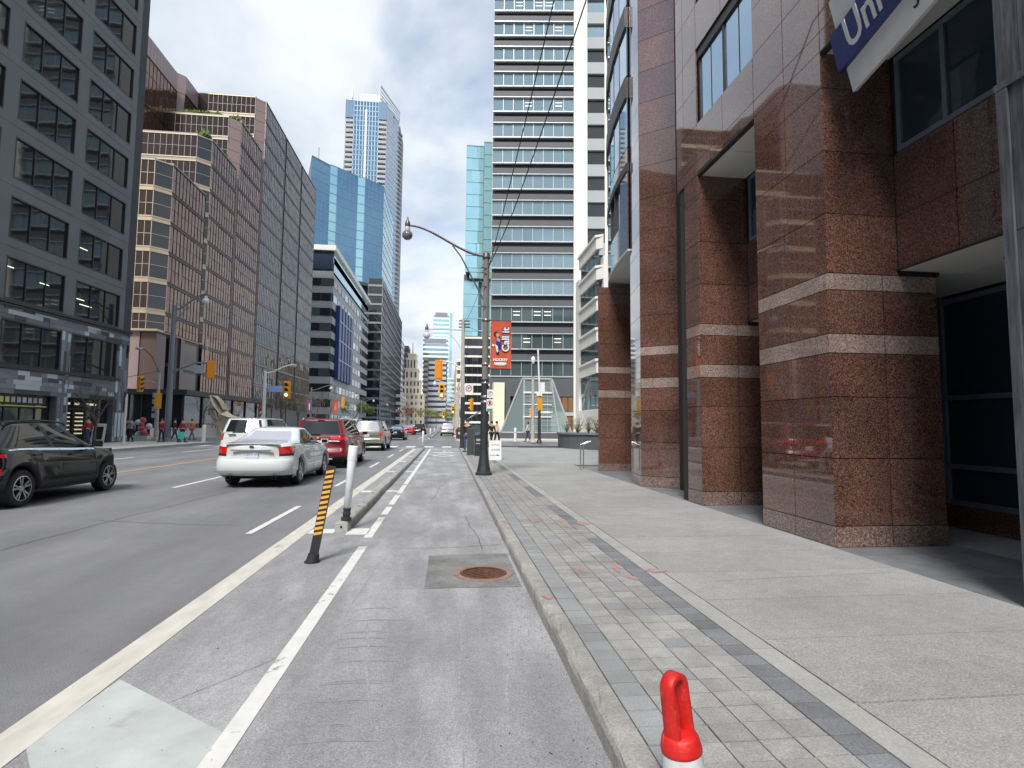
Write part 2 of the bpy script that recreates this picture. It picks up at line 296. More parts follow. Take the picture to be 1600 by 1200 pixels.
def text(name, s, size, loc, rot, mt, parent, under=None, ext=.004, align='CENTER', shear=0., bold=0.):
    cu = bpy.data.curves.new(name, 'FONT'); cu.body = s; cu.size = size; cu.extrude = ext; cu.align_x = align; cu.align_y = 'CENTER'; cu.shear = shear; cu.offset = bold; cu.resolution_u = 3
    o = bpy.data.objects.new(name, cu); COL.objects.link(o); bpy.context.view_layer.update()
    me = bpy.data.meshes.new_from_object(o); bpy.data.objects.remove(o); me.materials.clear(); me.materials.append(M[mt])
    o = bpy.data.objects.new(name, me); o.location = Vector(loc)-parent.location; o.rotation_euler = rot; link(o, parent, under); return o
def stuff(o, label=None, cat=None): return props(o, label, cat, None, 'stuff')
def copy_tree(o, loc=None, label=None, rz=None, par=None):
    c = o.copy(); COL.objects.link(c)
    if par is not None: c.parent = par
    else:
        if loc is not None: c.location = loc
        if rz is not None: c.rotation_euler = (0, 0, rz)
        if label: c['label'] = label
    for ch in [k for k in KIDS.get(o.name, [])]: copy_tree(ch, par=c)
    return c
KIDS = {}
def index_kids():
    KIDS.clear()
    for o in bpy.data.objects:
        if o.parent: KIDS.setdefault(o.parent.name, []).append(o)
# ------------------------------------------------------------------ ground, roads, markings
mat('crack_fill', (.10, .10, .10), .8, var=[(30, .7, 1.2, 4)]); mat('scuff', (.34, .34, .345), .9, col2=(.26, .262, .27), mask=(26, .42, .56, 8)); mat('tread', (.215, .217, .225), .9, col2=(.27, .272, .28), mask=(12, .40, .56, 8))
def sheet(name, pts, z, mt, parent=None, kind='structure'):
    b = MB(); b.face([(p[0], p[1], z) for p in pts]); o = b.build(name, mt, parent)
    if parent is None: props(o, None, None, None, kind)
    return o
def rect(x0, x1, y0, y1): return [(x0, y0), (x1, y0), (x1, y1), (x0, y1)]
sheet('ground', rect(-2500, 2500, -2500, 4500), -.03, 'ground_far')
b = MB(); b.face([(x, y, 0) for x, y in rect(-17.5, .9, -60, 2600)]); b.face([(x, y, 0) for x, y in rect(-170, -17.5, 45, 58)]); b.face([(x, y, 0) for x, y in rect(.9, 170, 42, 54)])
road = b.build('road', 'asphalt', kind='structure')
b = MB()
ys = [1.2, 37.2]; b.face([(-1.96, -8, .003), (.79, -8, .003), (.79, 37.2, .003), (-1.96, 37.2, .003)])
bike = b.build('bike_lane', 'asphalt_old', kind='structure')
b = MB()                                                   # repaired square round the grate, gutter dirt
b.face([(-.19, 5.45, .0055), (.74, 5.45, .0055), (.74, 6.85, .0055), (-.19, 6.80, .0055)]); b.build('asphalt_patch', 'asphalt_patch', kind='structure')
mk = thing('road_marking', 'worn white lane lines and bike lane ladder marks painted on the asphalt', 'road markings', (0, 0, 0)); mk['kind'] = 'structure'; del mk['label']; del mk['category']
def line(x0, x1, y0, y1, mt='paint', z=.007, name='lane_line'):
    b = MB(); b.face([(x, y, z) for x, y in rect(x0, x1, y0, y1)]); return b.build(name, mt, mk)
def poly(pts, mt='paint', z=.007, name='painted_mark'):
    b = MB(); b.face([(x, y, z) for x, y in pts]); return b.build(name, mt, mk)
line(-2.17, -1.95, -6, 36.5, 'paint_dirty'); line(-1.09, -.98, -6, 7.35)
for a, c in ((7.9, 9.6), (9.9, 10.8), (11.1, 12.6), (12.9, 14.6), (14.8, 36.4)): line(-1.11, -1.0, a, c)
for i, y in enumerate((8.25, 13.1, 18.6, 23.6, 27.6, 31.6, 35.8)):
    line(-1.94, -1.585, y, y+.34, name='ladder_rung'); line(-1.40, -1.10, y+(-.12 if i == 0 else .1), y+.36, name='ladder_rung')
poly([(-1.94, 3.62), (-1.93, 3.05), (-1.72, 2.62), (-1.05, 2.62), (-1.06, 3.02)], 'paint_pale', .0055, 'painted_block')
poly([(-1.93, 3.72), (-1.06, 3.03), (-1.06, 2.55), (-1.60, 2.55), (-1.97, 3.02)], 'paint_pale', .006, 'painted_block')
for y in [8.3, 14.4, 20.6, 26.8, 33.0]: line(-2.79, -2.69, y, y+2.7, name='lane_dash')
for y in [5.2, 14.2, 23.2, 32.2, 62, 71, 80]: line(-6.5, -6.38, y, y+3.2, name='lane_dash')
for y in [10, 20.5, 31, 62, 72, 82, 92]: line(-13.75, -13.62, y, y+6, name='lane_dash')
line(-10.05, -9.93, -20, 43, 'paint_yellow', name='centre_line'); line(-10.3, -10.18, 60, 400, 'paint_yellow', name='centre_line')
for k in range(14): line(-16.6+k*1.25, -15.95+k*1.25, 38.7, 40.9, name='crosswalk_bar')
line(-17, -2.2, 37.3, 37.7, name='stop_line'); line(-1.0, .7, 37.6, 37.9, name='stop_line')
line(-17, .6, 57.6, 57.9, name='crosswalk_line'); line(-17, .6, 60.4, 60.7, name='crosswalk_line')
for x in (-6.6, -3.2, -2.1): line(x, x+.12, 62, 420, name='lane_line')
# bicycle lane symbols: diamond and chevron bar
dx, dy = -.17, 28.6
b = MB()
for s1, s2 in (((-.62, 0), (0, 1.25)), ((0, 1.25), (.62, 0)), ((.62, 0), (0, -1.25)), ((0, -1.25), (-.62, 0))):
    (x0, y0), (x1, y1) = s1, s2; q = .70
    b.face([(dx+x0, dy+y0, .008), (dx+x1, dy+y1, .008), (dx+x1*q, dy+y1*q, .008), (dx+x0*q, dy+y0*q, .008)])
b.build('lane_symbol', 'paint', mk)
poly([(dx-.6, 31.3), (dx+.6, 31.3), (dx+.6, 31.7), (dx+.1, 32.1), (dx-.1, 32.1), (dx-.6, 31.7)], name='lane_symbol')
poly([(dx-.1, 33.2), (dx+.1, 33.2), (dx+.1, 34.0), (dx-.1, 34.0)], name='lane_symbol')
# right pavement: bed, kerb stones, pavers, strip, slabs
sw = thing('sidewalk', '', '', (0, 0, 0)); sw['kind'] = 'structure'
b = MB(); b.prism([(.80, -25), (60, -25), (60, 40.5), (9, 40.5), (2.2, 39.6), (.80, 37.0)], -.02, .104); b.build('bed', 'mortar', sw)
def kerb_mesh(L, w, h0, h1, seed):
    """kerb stone along +Y with a worn rounded front edge"""
    rr = random.Random(seed); prof = [(0, h0), (.004, h1-.045), (.012, h1-.018), (.032, h1-.004), (.06, h1), (w, h1+.001), (w, h0)]
    n = max(2, int(L/.09)); v = []; f = []
    for i in range(n+1):
        j = [rr.gauss(0, .0025) for _ in prof]; chip = rr.random() < .10
        for k, (x, z) in enumerate(prof):
            q = j[k] if k in (1, 2, 3) else 0; v.append((x+q+(.014 if chip and k in (2, 3) else 0), L*i/n, z-(.012 if chip and k == 3 else 0)))
    K = len(prof)
    for i in range(n):
        for k in range(K-1): f.append((i*K+k, i*K+k+1, (i+1)*K+k+1, (i+1)*K+k))
    f.append(tuple(reversed(range(K)))[::-1]); f.append(tuple(n*K+k for k in range(K))[::-1])
    me = bpy.data.meshes.new('kerb_stone'); me.from_pydata(v, [], f); me.materials.append(M['concrete_kerb']); bm = bmesh.new(); bm.from_mesh(me); bmesh.ops.recalc_face_normals(bm, faces=bm.faces); bm.to_mesh(me); bm.free()
    return me
kms = [kerb_mesh(2.38, .135, -.02, .13, s) for s in range(4)]
y = -2.9; i = 0
while y < 34.5:
    o = bpy.data.objects.new('kerb_stone', kms[i % 4]); o.location = (.775+random.uniform(-.004, .004), y, random.uniform(-.003, .002)); link(o, sw); y += 2.395; i += 1
cols = [.915, 1.085, 1.26, 1.435, 1.61, 1.79, 1.96]
rowd = .152; yy = 1.75; n = 0; far = {k: MB() for k in ('paver', 'paver_blue', 'paver_dark')}
skew = .0
while yy < 36.3:
    for c in range(6):
        x0, x1 = cols[c]+.004, cols[c+1]-.004; q = random.random()
        mt = 'paver_dark' if c == 5 else ('paver_blue' if (c == 0 or q < .06) else 'paver')
        if c == 5 and (int(yy*7) % 23) < 9 and yy > 7: mt = 'paver'
        dz = random.uniform(-.0025, .002); off = .004*math.sin(yy*3+c*1.7)
        if yy > 12 and c in (1, 3): pass
        if n < 294 : box('paver', (x0, x1), (yy+off+.004, yy+off+rowd-.004), (.09, .129+dz), mt, sw, rz=random.uniform(-.006, .006), rx=random.uniform(-.004, .004)); n += 1
        else: far[mt].box((x0, x1), (yy+.004, yy+rowd-.004), (.09, .129+dz))
    yy += rowd
for k, v in far.items(): v.build('paver_field', k, sw, kind='stuff')
yy = -1.0; i = 0
while yy < 36: box('edging_strip', (1.966, 2.122), (yy+.004, yy+1.496), (.09, .131+random.uniform(-.002, .002)), 'concrete_strip', sw); yy += 1.5
yy = .2
while yy < 36:
    h = .86 if yy < 9 else 1.6
    box('concrete_slab', (2.134, 4.62), (yy+.007, yy+h-.007), (.09, .130+random.uniform(-.0015, .0015)), 'concrete', sw); yy += h
b = MB(); b.box((.92, 4.62), (-20, 0.19), (.08, .129)); b.build('concrete_slab', 'concrete', sw)
b = MB(); b.box((4.63, 9.2), (20.5, 36), (.08, .1285)); b.box((9.2, 60), (20.5, 40), (.08, .1285)); b.build('concrete_slab', 'concrete', sw)
for k in range(-2, 19):                                   # dark slate tiles along the building foot
    for x0, x1 in ((4.63, 5.45), (5.46, 6.25)):
        box('slate_tile', (x0, x1-.005), (1+k*.98, 1+k*.98+.972), (.09, .128+random.uniform(-.001, .001)), 'slate_tile', sw)
b = MB(); b.box((6.26, 7.6), (-3, 20.4), (.08, .1275)); b.build('concrete_slab', 'concrete', sw)
# red survey paint on the pavers
def smear(px, w, h, ang, z=.1345):
    x, y = G(*px, .13); b = MB(); pts = []
    for k in range(10):
        t = 2*math.pi*k/10; r = random.uniform(.6, 1.1); a, c = w*r*math.cos(t), h*r*math.sin(t); pts.append((x+a*math.cos(ang)-c*math.sin(ang), y+a*math.sin(ang)+c*math.cos(ang), z))
    b.face(pts); b.build('survey_mark', 'marking_red', sw)
for p, w, h, a in (((856, 933), .05, .07, .2), ((908, 891), .04, .13, .5), ((962, 886), .05, .22, -.15), ((985, 902), .05, .13, .2), ((1025, 892), .11, .09, 0), ((790, 816), .06, .16, .1), ((836, 815), .05, .15, -.6), ((883, 817), .05, .5, -.05), ((912, 818), .10, .2, .2), ((858, 795), .03, .16, .3)): smear(p, w, h, a)
# dirt and grit in the gutter
b = MB(); rr = random.Random(3)
for _ in range(1500):
    yv = rr.uniform(2.2, 9) if rr.random() < .85 else rr.uniform(9, 20); x = .77-abs(rr.gauss(0, .16)) if rr.random() < .75 else rr.uniform(-3, .7); s = rr.uniform(.0025, .008)*(1.3 if rr.random() < .06 else 1)
    v = [(x+rr.uniform(-s, s), yv+rr.uniform(-s, s), .003+rr.uniform(0, s)) for _ in range(3)]+[(x, yv, .004+s*1.2)]
    b.use('gutter_dirt' if rr.random() < .6 else 'far_dark'); b.face(v[:3]); b.face([v[0], v[1], v[3]]); b.face([v[1], v[2], v[3]]); b.face([v[2], v[0], v[3]])
b.build('gutter_grit', None, kind='stuff'); stuff(bpy.data.objects['gutter_grit'], 'loose grit and litter lying along the gutter of the bike lane', 'grit')
def ribbon(pts, w_, mt, z, name, kind='structure', parent=None):
    b = MB(); P = [Vector((p[0], p[1], z+.0003*(i_ % 2))) for i_, p in enumerate(pts)]
    for i in range(len(P)-1):
        d = (P[i+1]-P[i]).normalized(); n_ = Vector((-d.y, d.x, 0))*w_/2; e0 = .15 if i == 0 else 1; e1 = .15 if i == len(P)-2 else 1; zo = Vector((0, 0, .0004*(i % 2))); d_ = d*.0; b.face([P[i]-n_*e0+zo, P[i+1]-n_*e1+zo, P[i+1]+n_*e1+zo, P[i]+n_*e0+zo])
    o = b.build(name, mt, parent); 
    if parent is None: props(o, None, None, None, kind)
    return o
rr = random.Random(21)
def wander(x, y, dx_, dy_, n, j): 
    out = [(x, y)]
    for _ in range(n): x += dx_+rr.gauss(0, j); y += dy_+rr.gauss(0, j*.6); out.append((x, y))
    return out
for a in ((-5.4, 5.5, .02, .5, 30, .03), (-3.1, 9, -.2, .05, 12, .03), (-8.3, 8, .05, .4, 26, .04), (-7.2, 16, -.3, .03, 12, .04), (-.55, 7.2, .16, .02, 8, .02), (-.3, 11.5, .03, .35, 18, .03), (.45, 6.9, -.01, .3, 10, .02), (-6.0, 3.6, .3, .12, 8, .04)): ribbon(wander(*a), .012, 'crack_fill', .0045, 'road_crack')
for a in ((-.42, 3.4, -.02, .13, 9, .012), (.1, 2.6, .005, .15, 18, .008), (.35, 3.1, .012, .14, 12, .01), (-1.5, 3.4, .07, .09, 7, .01), (-1.35, 3.6, .06, .1, 6, .01), (-.8, 4.6, .0, .2, 9, .01)): ribbon(wander(*a), rr.uniform(.01, .05), 'scuff', .0048, 'tyre_scuff')
for k in range(13): y0 = 2.5+k*.19+rr.gauss(0, .07); ribbon([(-.72+rr.gauss(0, .03), y0), (-.52, y0+.02), (-.36+rr.gauss(0, .05), y0-.015)], rr.uniform(.012, .035), 'tread', .0046, 'tyre_print')
gum = MB()
for _ in range(420):
    x, y = rr.uniform(2.2, 4.6), rr.uniform(1.8, 20); r = rr.uniform(.002, .007); gum.face([(x+r*math.cos(t)*rr.uniform(.7, 1.2), y+r*math.sin(t)*rr.uniform(.7, 1.2), .1325) for t in [k*math.pi/3.5 for k in range(7)]])
o = gum.build('gum_spots', 'crack_fill', sw, kind='stuff')
for a in ((2.3, 5.0, .25, .02, 9, .01),): ribbon(wander(*a), .004, 'crack_fill', .1325, 'slab_crack', None, sw)
# storm drain grate
gx, gy = .40, 5.95
t = thing('storm_drain', 'rusty round storm drain grate with chevron slots set in a concrete patch', 'drain', (gx, gy, 0))
b = MB(); b.lathe((gx, gy, 0), [(.31, .004), (.31, .012), (.245, .013), (.245, .0)], 40); b.build('frame', 'iron_frame', t)
b = MB(); b.lathe((gx, gy, 0), [(.0, .0065), (.245, .0065)], 40); b.build('pit', 'dark_hole', t)
b = MB(); b.lathe((gx, gy, 0), [(.238, .008), (.238, .016), (.212, .017), (.212, .008)], 40); b.build('rim', 'cast_iron', t)
for k in range(-5, 6):
    y0 = k*.062
    for sx in (-1, 1):
        pts = []
        for x in (0, .21):
            xx = sx*x; yv = y0-.6*abs(xx)+.04
            if abs(xx) > .001:
                while xx*xx+yv*yv > .213**2 and abs(xx) > .01: xx *= .97; yv = y0-.6*abs(xx)+.04
            pts.append((xx, yv))
        if pts[0][0]**2+pts[0][1]**2 > .205**2: continue
        b = MB(); (x0, ya), (x1, yb) = pts; h = .013
        for zz in (0,):
            b.face([(gx+x0, gy+ya, .0155), (gx+x1, gy+yb, .0155), (gx+x1, gy+yb+h*2, .0155), (gx+x0, gy+ya+h*2, .0155)][::1 if sx > 0 else -1])
            b.face([(gx+x0, gy+ya, .007), (gx+x1, gy+yb, .007), (gx+x1, gy+yb, .0155), (gx+x0, gy+ya, .0155)])
        b.build('grate_bar', 'cast_iron', t)
# far pavements
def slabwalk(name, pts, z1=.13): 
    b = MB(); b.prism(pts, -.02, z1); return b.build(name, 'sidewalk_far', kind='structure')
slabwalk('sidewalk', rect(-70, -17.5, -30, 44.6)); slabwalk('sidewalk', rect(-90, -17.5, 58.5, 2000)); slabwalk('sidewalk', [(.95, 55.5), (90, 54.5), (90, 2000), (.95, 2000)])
b = MB(); b.box((-17.5, -17.32), (-30, 44.6), (-.02, .133)); b.box((-17.5, -17.32), (58.5, 300), (-.02, .133)); b.box((.78, .949), (55.5, 300), (-.02, .133)); b.build('kerb', 'concrete_kerb', kind='structure')
# ------------------------------------------------------------------ red granite building on the right
XF = 4.65
rb = thing('granite_building', 'polished red granite office building with banded pillars along the right pavement', 'building', (XF, 6, 0))
npan = [0]
ROWS = [(.13, .38, 'granite_base'), (.38, 1.19, 'granite_red'), (1.19, 1.94, 'granite_red'), (1.94, 2.48, 'granite_red'), (2.48, 2.72, 'granite_pale'), (2.72, 3.27, 'granite_red'), (3.27, 3.48, 'granite_pale'), (3.48, 4.24, 'granite_red'), (4.24, 5.05, 'granite_red'), (5.05, 5.88, 'granite_red'), (5.88, 6.36, 'granite_red')]
def panels(w, us, rows, n=0., th=.03, g=.0065):
    for a, c in zip(us[:-1], us[1:]):
        for z0, z1, mt in rows:
            off = .006 if mt == 'granite_base' else 0
            w.box('granite_panel', (a+g, c-g), (n-th, n+off), (z0+g*.8, z1-g*.8), mt, rb, tilt=.0006); npan[0] += 1
def wallbox(x, y, z, mt='joint', name='core'): return box(name, x, y, z, mt, rb)
# tall body
wallbox((7.62, 30), (-60, 16.4), (0, 28)); wallbox((4.79, 7.62), (-60, 3.1), (6.4, 28)); wallbox((4.79, 7.62), (3.1, 10.74), (6.4, 28))
bands = MB()
for k in range(8): bands.box((4.70, 4.72), (-59, 1.5), (9.0+2.4*k, 10.3+2.4*k)); bands.box((4.70, 4.72), (1.6, 10.6), (14.6+2.4*k, 15.9+2.4*k)) if k < 5 else None
bands.build('window_band', 'glass_dark', rb)
b = MB(); b.box((4.66, 4.70), (-60, 2.6), (6.42, 28)); b.box((4.66, 4.70), (2.6, 10.74), (14.0, 28)); b.build('upper_cladding', 'granite_red', rb)
# pillar 1
P1 = (6.30, 7.85); w = Wall((XF, P1[1]), (XF, P1[0])); panels(w, [0, .775, 1.55], ROWS)
w = Wall((XF, P1[0]), (6.14, P1[0])); panels(w, [0, .745, 1.49], ROWS[:7]); panels(w, [0, .97], ROWS[7:])
w = Wall((6.14, P1[0]), (6.14, P1[1])); panels(w, [0, 1.55], ROWS[:7]); w = Wall((6.14, P1[1]), (XF, P1[1])); panels(w, [0, .745, 1.49], ROWS[:7])
wallbox((XF+.02, 6.12), (P1[0]+.02, P1[1]-.02), (.1, 6.36))
# pillar 2
P2 = (9.82, 10.42); w = Wall((XF, P2[1]), (XF, P2[0])); panels(w, [0, .6], ROWS)
w = Wall((XF, P2[0]), (6.14, P2[0])); panels(w, [0, .745, 1.49], ROWS[:7]); panels(w, [0, .97], ROWS[7:])
wallbox((XF+.02, 6.12), (P2[0]+.02, P2[1]+.25), (.1, 6.36))
# shaft 3, a full height granite shaft
A3, B3, C3 = (4.80, 14.22), (4.63, 13.0), (5.48, 12.31)
SH = ROWS+[(6.36+i*.82, 6.36+(i+1)*.82, 'granite_red') for i in range(9)]
w = Wall(A3, B3); panels(w, [0, w.len], SH); w = Wall(B3, C3); panels(w, [0, w.len], SH)
b = MB(); b.prism([(4.83, 14.2), (4.67, 13.03), (5.49, 12.35), (7.6, 12.35), (7.6, 14.2)], .1, 28); b.build('core', 'joint', rb)
b = MB(); b.prism([(4.80, 14.22), (4.63, 13.0), (5.48, 12.31), (5.6, 12.31), (5.6, 14.22)], 13.75, 28); b.build('upper_cladding', 'granite_red', rb)
# pillar 4 under the curved bay
w = Wall((5.45, 19.2), (4.81, 17.48)); panels(w, [0, .9, w.len], ROWS[:9]+[(5.05, 5.88, 'granite_red'), (5.88, 6.1, 'granite_red')])
w = Wall((4.81, 17.48), (6.6, 17.48)); panels(w, [0, .9, 1.79], ROWS[:9]+[(5.05, 5.88, 'granite_red'), (5.88, 6.1, 'granite_red')]); b = MB(); b.prism([(4.84, 17.5), (6.6, 17.5), (6.6, 19.2), (5.48, 19.2)], .1, 6.1); b.build('core', 'joint', rb)
# upper wall on the street line
UR = [(6.36, 6.62), (6.62, 7.35), (7.35, 8.1), (8.1, 8.85), (8.85, 9.75), (9.75, 10.5), (10.5, 11.25), (11.25, 12.1), (12.1, 12.9), (12.9, 13.8)]
G_ = 'granite_red'
def upper(y0, y1, us, holes=()):
    w = Wall((XF, y1), (XF, y0)); panels(w, us, [(a, c, G_) for a, c in UR if not any(a >= h0-.01 and c <= h1+.01 for h0, h1 in holes)]); return w
HO = ((7.35, 8.85), (9.75, 11.25))
upper(10.42, 10.76, [0, .34]); upper(P2[0], P2[1], [0, .6]); upper(P1[0], P1[1], [0, .775, 1.55])
upper(P1[1], P2[0], [0, .985, 1.97], HO); upper(4.12, P1[0], [0, .72, 1.45, 2.18], HO); upper(2.62, 4.12, [0, .75, 1.5])
for ya, yb in ((P1[1], P2[0]), (4.12, P1[0])):
    for z0, z1 in HO:
        fr = MB((XF, (ya+yb)/2, z0))
        X0, X1 = XF+.05, XF+.12
        for yv, hw in ((ya+.03, .03), ((ya+yb)/2, .04), (yb-.03, .03)): fr.box((X0, X1), (yv-hw, yv+hw), (z0, z1))
        for yv in ((ya*3+yb)/4, (ya+yb*3)/4): fr.box((X0+.02, X1), (yv-.012, yv+.012), (z0, z1-.18))
        fr.box((X0-.01, X1), (ya, yb), (z0, z0+.04)); fr.box((X0-.02, X1), (ya, yb), (z1-.2, z1-.02))
        wi = fr.build('window', 'black_frame', rb)
        q = (yb-ya)/4
        for k in range(4): box('pane', (XF+.07, XF+.10), (ya+q*k+.02, ya+q*(k+1)-.02), (z0+.03, z1-.19), 'glass_sky', rb, under=wi, rx=random.uniform(-.002, .002), rz=random.uniform(-.003, .003))
        if npan[0]: wallbox((XF+.13, XF+.2), (ya, yb), (z0, z1))
# set back walls, soffits, deep recess
XS = 5.62
for y0, y1, win in ((2.9, P1[0], (4.85, 6.22)), (P1[1], P2[0], (8.35, 9.72)), (10.67, 12.33, None)):
    w = Wall((XS, y1), (XS, y0)); L_ = y1-y0; n = max(1, round(L_/.78)); us = [L_*k/n for k in range(n+1)]
    panels(w, us, [(3.56, 4.24, G_), (4.24, 5.05, G_)])
    if win:
        a, c = y1-win[1], y1-win[0]
        if a > .1: panels(w, [0, a], [(5.05, 6.3, G_)])
        if L_-c > .1: panels(w, [c, L_], [(5.05, 6.3, G_)])
        fr = MB((XS, (win[0]+win[1])/2, 5.05)); ym = (win[0]+win[1])/2
        for yv in (win[0]+.03, ym, win[1]-.03): fr.box((XS-.01, XS+.06), (yv-.03, yv+.03), (5.07, 6.3))
        fr.box((XS-.015, XS+.06), win, (5.06, 5.12)); fr.box((XS-.015, XS+.06), win, (6.24, 6.3)); wi = fr.build('window', 'dark_frame', rb)
        box('pane', (XS+.02, XS+.04), (win[0]+.05, ym-.03), (5.1, 6.25), 'glass_dark', rb, under=wi); box('pane', (XS+.02, XS+.04), (ym+.03, win[1]-.05), (5.1, 6.25), 'glass_dark', rb, under=wi)
    else: panels(w, us, [(5.05, 6.3, G_)])
    wallbox((XS+.03, XS+.25), (y0, y1), (3.57, 6.3))
    # upper soffit and lower soffit panels
    if not win: box('recess_wall', (5.1, XS+.02), (y0, y0+.1), (.13, 14), G_, rb); box('recess_wall', (5.3, 5.6), (y0+.1, y1), (.13, 14), 'joint', rb); continue
    wallbox((XF+.0, XS+.2), (y0, y1), (6.362, 6.41))
    n = max(1, round(L_/1.2))
    for k in range(n):
        a, c = y0+L_*k/n, y0+L_*(k+1)/n
        box('soffit_panel', (XF+.10, XS-.01), (a+.004, c-.004), (6.335, 6.36), 'white_ceiling', rb)
        for xa, xb in ((XS+.02, XS+.9), (XS+.91, XS+1.78)): box('soffit_panel', (xa, xb), (a+.004, c-.004), (3.545, 3.57), 'white_ceiling', rb)
    box('beam_edge', (XF-.001, XF+.095), (y0, y1), (6.34, 6.359), 'joint', rb); box('beam_edge', (XS-.03, XS+.018), (y0, y1), (3.545, 3.56), 'joint', rb)
    if y0 < 3: y1 = 7.54; L_ = y1-y0; box('soffit_panel', (6.2, 7.4), (6.32, 7.54), (3.545, 3.57), 'white_ceiling', rb); box('beam_edge', (6.16, 6.2), (6.31, 7.54), (3.5, 3.57), 'joint', rb)
    box('recess_base', (7.36, 7.6), (y0, y1), (.128, .46), G_, rb)
    fr = MB((7.4, (y0+y1)/2, .46)); n = max(1, round(L_/1.55))
    for k in range(n+1): yv = y0+L_*k/n; fr.box((7.36, 7.46), (yv-.04, yv+.04), (.46, 3.54))
    for z in (.46, .98, 1.98, 3.42): fr.box((7.37, 7.45), (y0, y1), (z, z+.07))
    wi = fr.build('window', 'dark_frame', rb)
    for k in range(n):
        for z0, z1 in ((.5, 1.0), (1.03, 2.0), (2.03, 3.45)): box('pane', (7.41, 7.43), (y0+L_*k/n+.03, y0+L_*(k+1)/n-.03), (z0, z1), 'glass_dark', rb, under=wi, rz=random.uniform(-.004, .004))
    wallbox((7.47, 7.7), (y0-1, y1+1), (.1, 6.4))
box('recess_wall', (6.1, 7.5), (12.35, 12.6), (.13, 3.6), G_, rb); box('recess_wall', (6.14, 7.5), (P1[1]-.3, P1[1]-.05), (.13, 3.6), G_, rb); box('recess_wall', (6.14, 7.5), (P2[1]-.2, P2[1]), (.13, 3.6), G_, rb)
b = MB(); b.lathe((6.45, 5.55, 3.53), [(.0, .004), (.085, .004), (.11, .0), (.12, .016)], 20); b.build('downlight', 'black_frame', rb)
box('access_hatch', (6.7, 7.15), (4.9, 5.5), (3.538, 3.547), 'clad_light', rb)
# grey boarded pillar at the frame edge
gp = thing('boarded_pillar', 'pillar boarded up in rough dark grey planks at the right edge', 'pillar', (5.2, 3.5, .13))
box('core', (4.70, 5.8), (2.7, 4.10), (.13, 6.33), 'joint', gp)
for k in range(7):
    y0 = 2.7+k*.2; box('plank', (4.66, 4.70), (y0+.003, y0+.198), (.13, 3.2), 'grey_boards', gp, rx=random.uniform(-.002, .002)); box('plank', (4.665, 4.70), (y0+.002, y0+.197), (3.21, 6.32), 'grey_boards', gp)
for k in range(5): x0 = 4.72+k*.22; box('plank', (x0, x0+.215), (4.10, 4.13), (.13, 6.32), 'grey_boards', gp)
box('batten', (4.64, 4.66), (2.7, 4.11), (4.45, 4.51), 'grey_boards', gp)
for y_ in (2.75, 4.0): box('batten', (4.635, 4.658), (y_, y_+.09), (.13, 4.44), 'grey_boards', gp)
# curved corner bay
pl = [(4.74, 14.24), (4.78, 15.0), (4.86, 15.8), (4.98, 16.6), (5.14, 17.4), (5.36, 18.2), (5.66, 19.0), (6.05, 19.7), (6.55, 20.35), (7.2, 20.9), (8.1, 21.4)]
b = MB(); b.prism([(p[0]+.12, p[1]) for p in pl]+[(8.3, 21.2), (10.6, 21.2), (10.6, 14.3)], 6.4, 28); b.build('core', 'joint', rb)
b = MB(); b.prism(pl+[(8.3, 21.3), (8.3, 14.3)], 6.28, 6.33); b.build('soffit_panel', 'white_ceiling', rb)
pl = pl[::-1]
fr = {k: MB() for k in ('granite_red', 'black_frame')}; cw = MB((XF, 17, 9)); cw.o = Vector((XF, 17, 9))
for i in range(len(pl)-1):
    w = Wall(pl[i], pl[i+1]); L_ = w.len
    panels(w, [0, L_], [(6.33, 7.2, G_), (8.72, 9.15, G_)], g=.003)
    if i % 3 == 0: panels(w, [0, L_], [(7.2, 8.5, G_)], g=.003)
    else: w.box('pane', (.02, L_-.02), (-.1, -.06), (7.2, 8.5), 'glass_sky', rb, tilt=.002)
    cw.use('black_frame'); cw.obox(w, (0, L_), (-.05, .03), (8.5, 8.72))
    cw.obox(w, (0, .05), (-.09, .0), (7.2, 8.5))
    z = 9.15
    while z < 22:
        w.box('pane', (.012, L_-.012), (-.03, .0), (z+.03, z+1.42), 'glass_sky', rb, tilt=.002)
        cw.obox(w, (0, L_), (-.05, .05), (z+1.42, z+2.02)); cw.obox(w, (-.012, .012), (-.03, .012), (z, z+1.42)); z += 2.05
cw.build('bay_frame', None, rb)
# hanging sign
A = math.radians(11.2); su = Vector((-math.sin(A), -math.cos(A), 0)); p0 = AY(1333, 144, 5.95); O = Vector((p0[0], 5.95, p0[1]))
p2_ = AY(1307, 50, 5.95); sv = (Vector((p2_[0], 5.95, p2_[1]))-O).normalized(); sn = sv.cross(su).normalized()
if sn.x > 0: sn = -sn
sg = thing('building_sign', 'white sign box with a blue band lettered in white hanging from the granite wall', 'sign', tuple(O))
def sbox(name, u, v, n_, mt):
    b = MB(tuple(O)); k = len(b.v); pts = [O+su*a+sv*c+sn*e for e in n_ for c in v for a in u]; b.v += [tuple(p-O) for p in pts]
    for q in ((0, 2, 3, 1), (4, 5, 7, 6), (0, 1, 5, 4), (2, 6, 7, 3), (0, 4, 6, 2), (1, 3, 7, 5)): b.f.append(q); b.m.append(0)
    return b.build(name, mt, sg)
sbox('panel', (0, 4.2), (0, 1.15), (-.05, 0), 'sign_white'); sbox('blue_band', (-.04, 4.2), (.30, .74), (-.06, .075), 'sign_navy'); sbox('bracket', (.6, .66), (.4, .9), (-.5, -.05), 'black_frame')
RM = Matrix((su, sv, sn)).transposed()
if RM.determinant() < 0: RM = Matrix((su, sv, sn)).transposed()
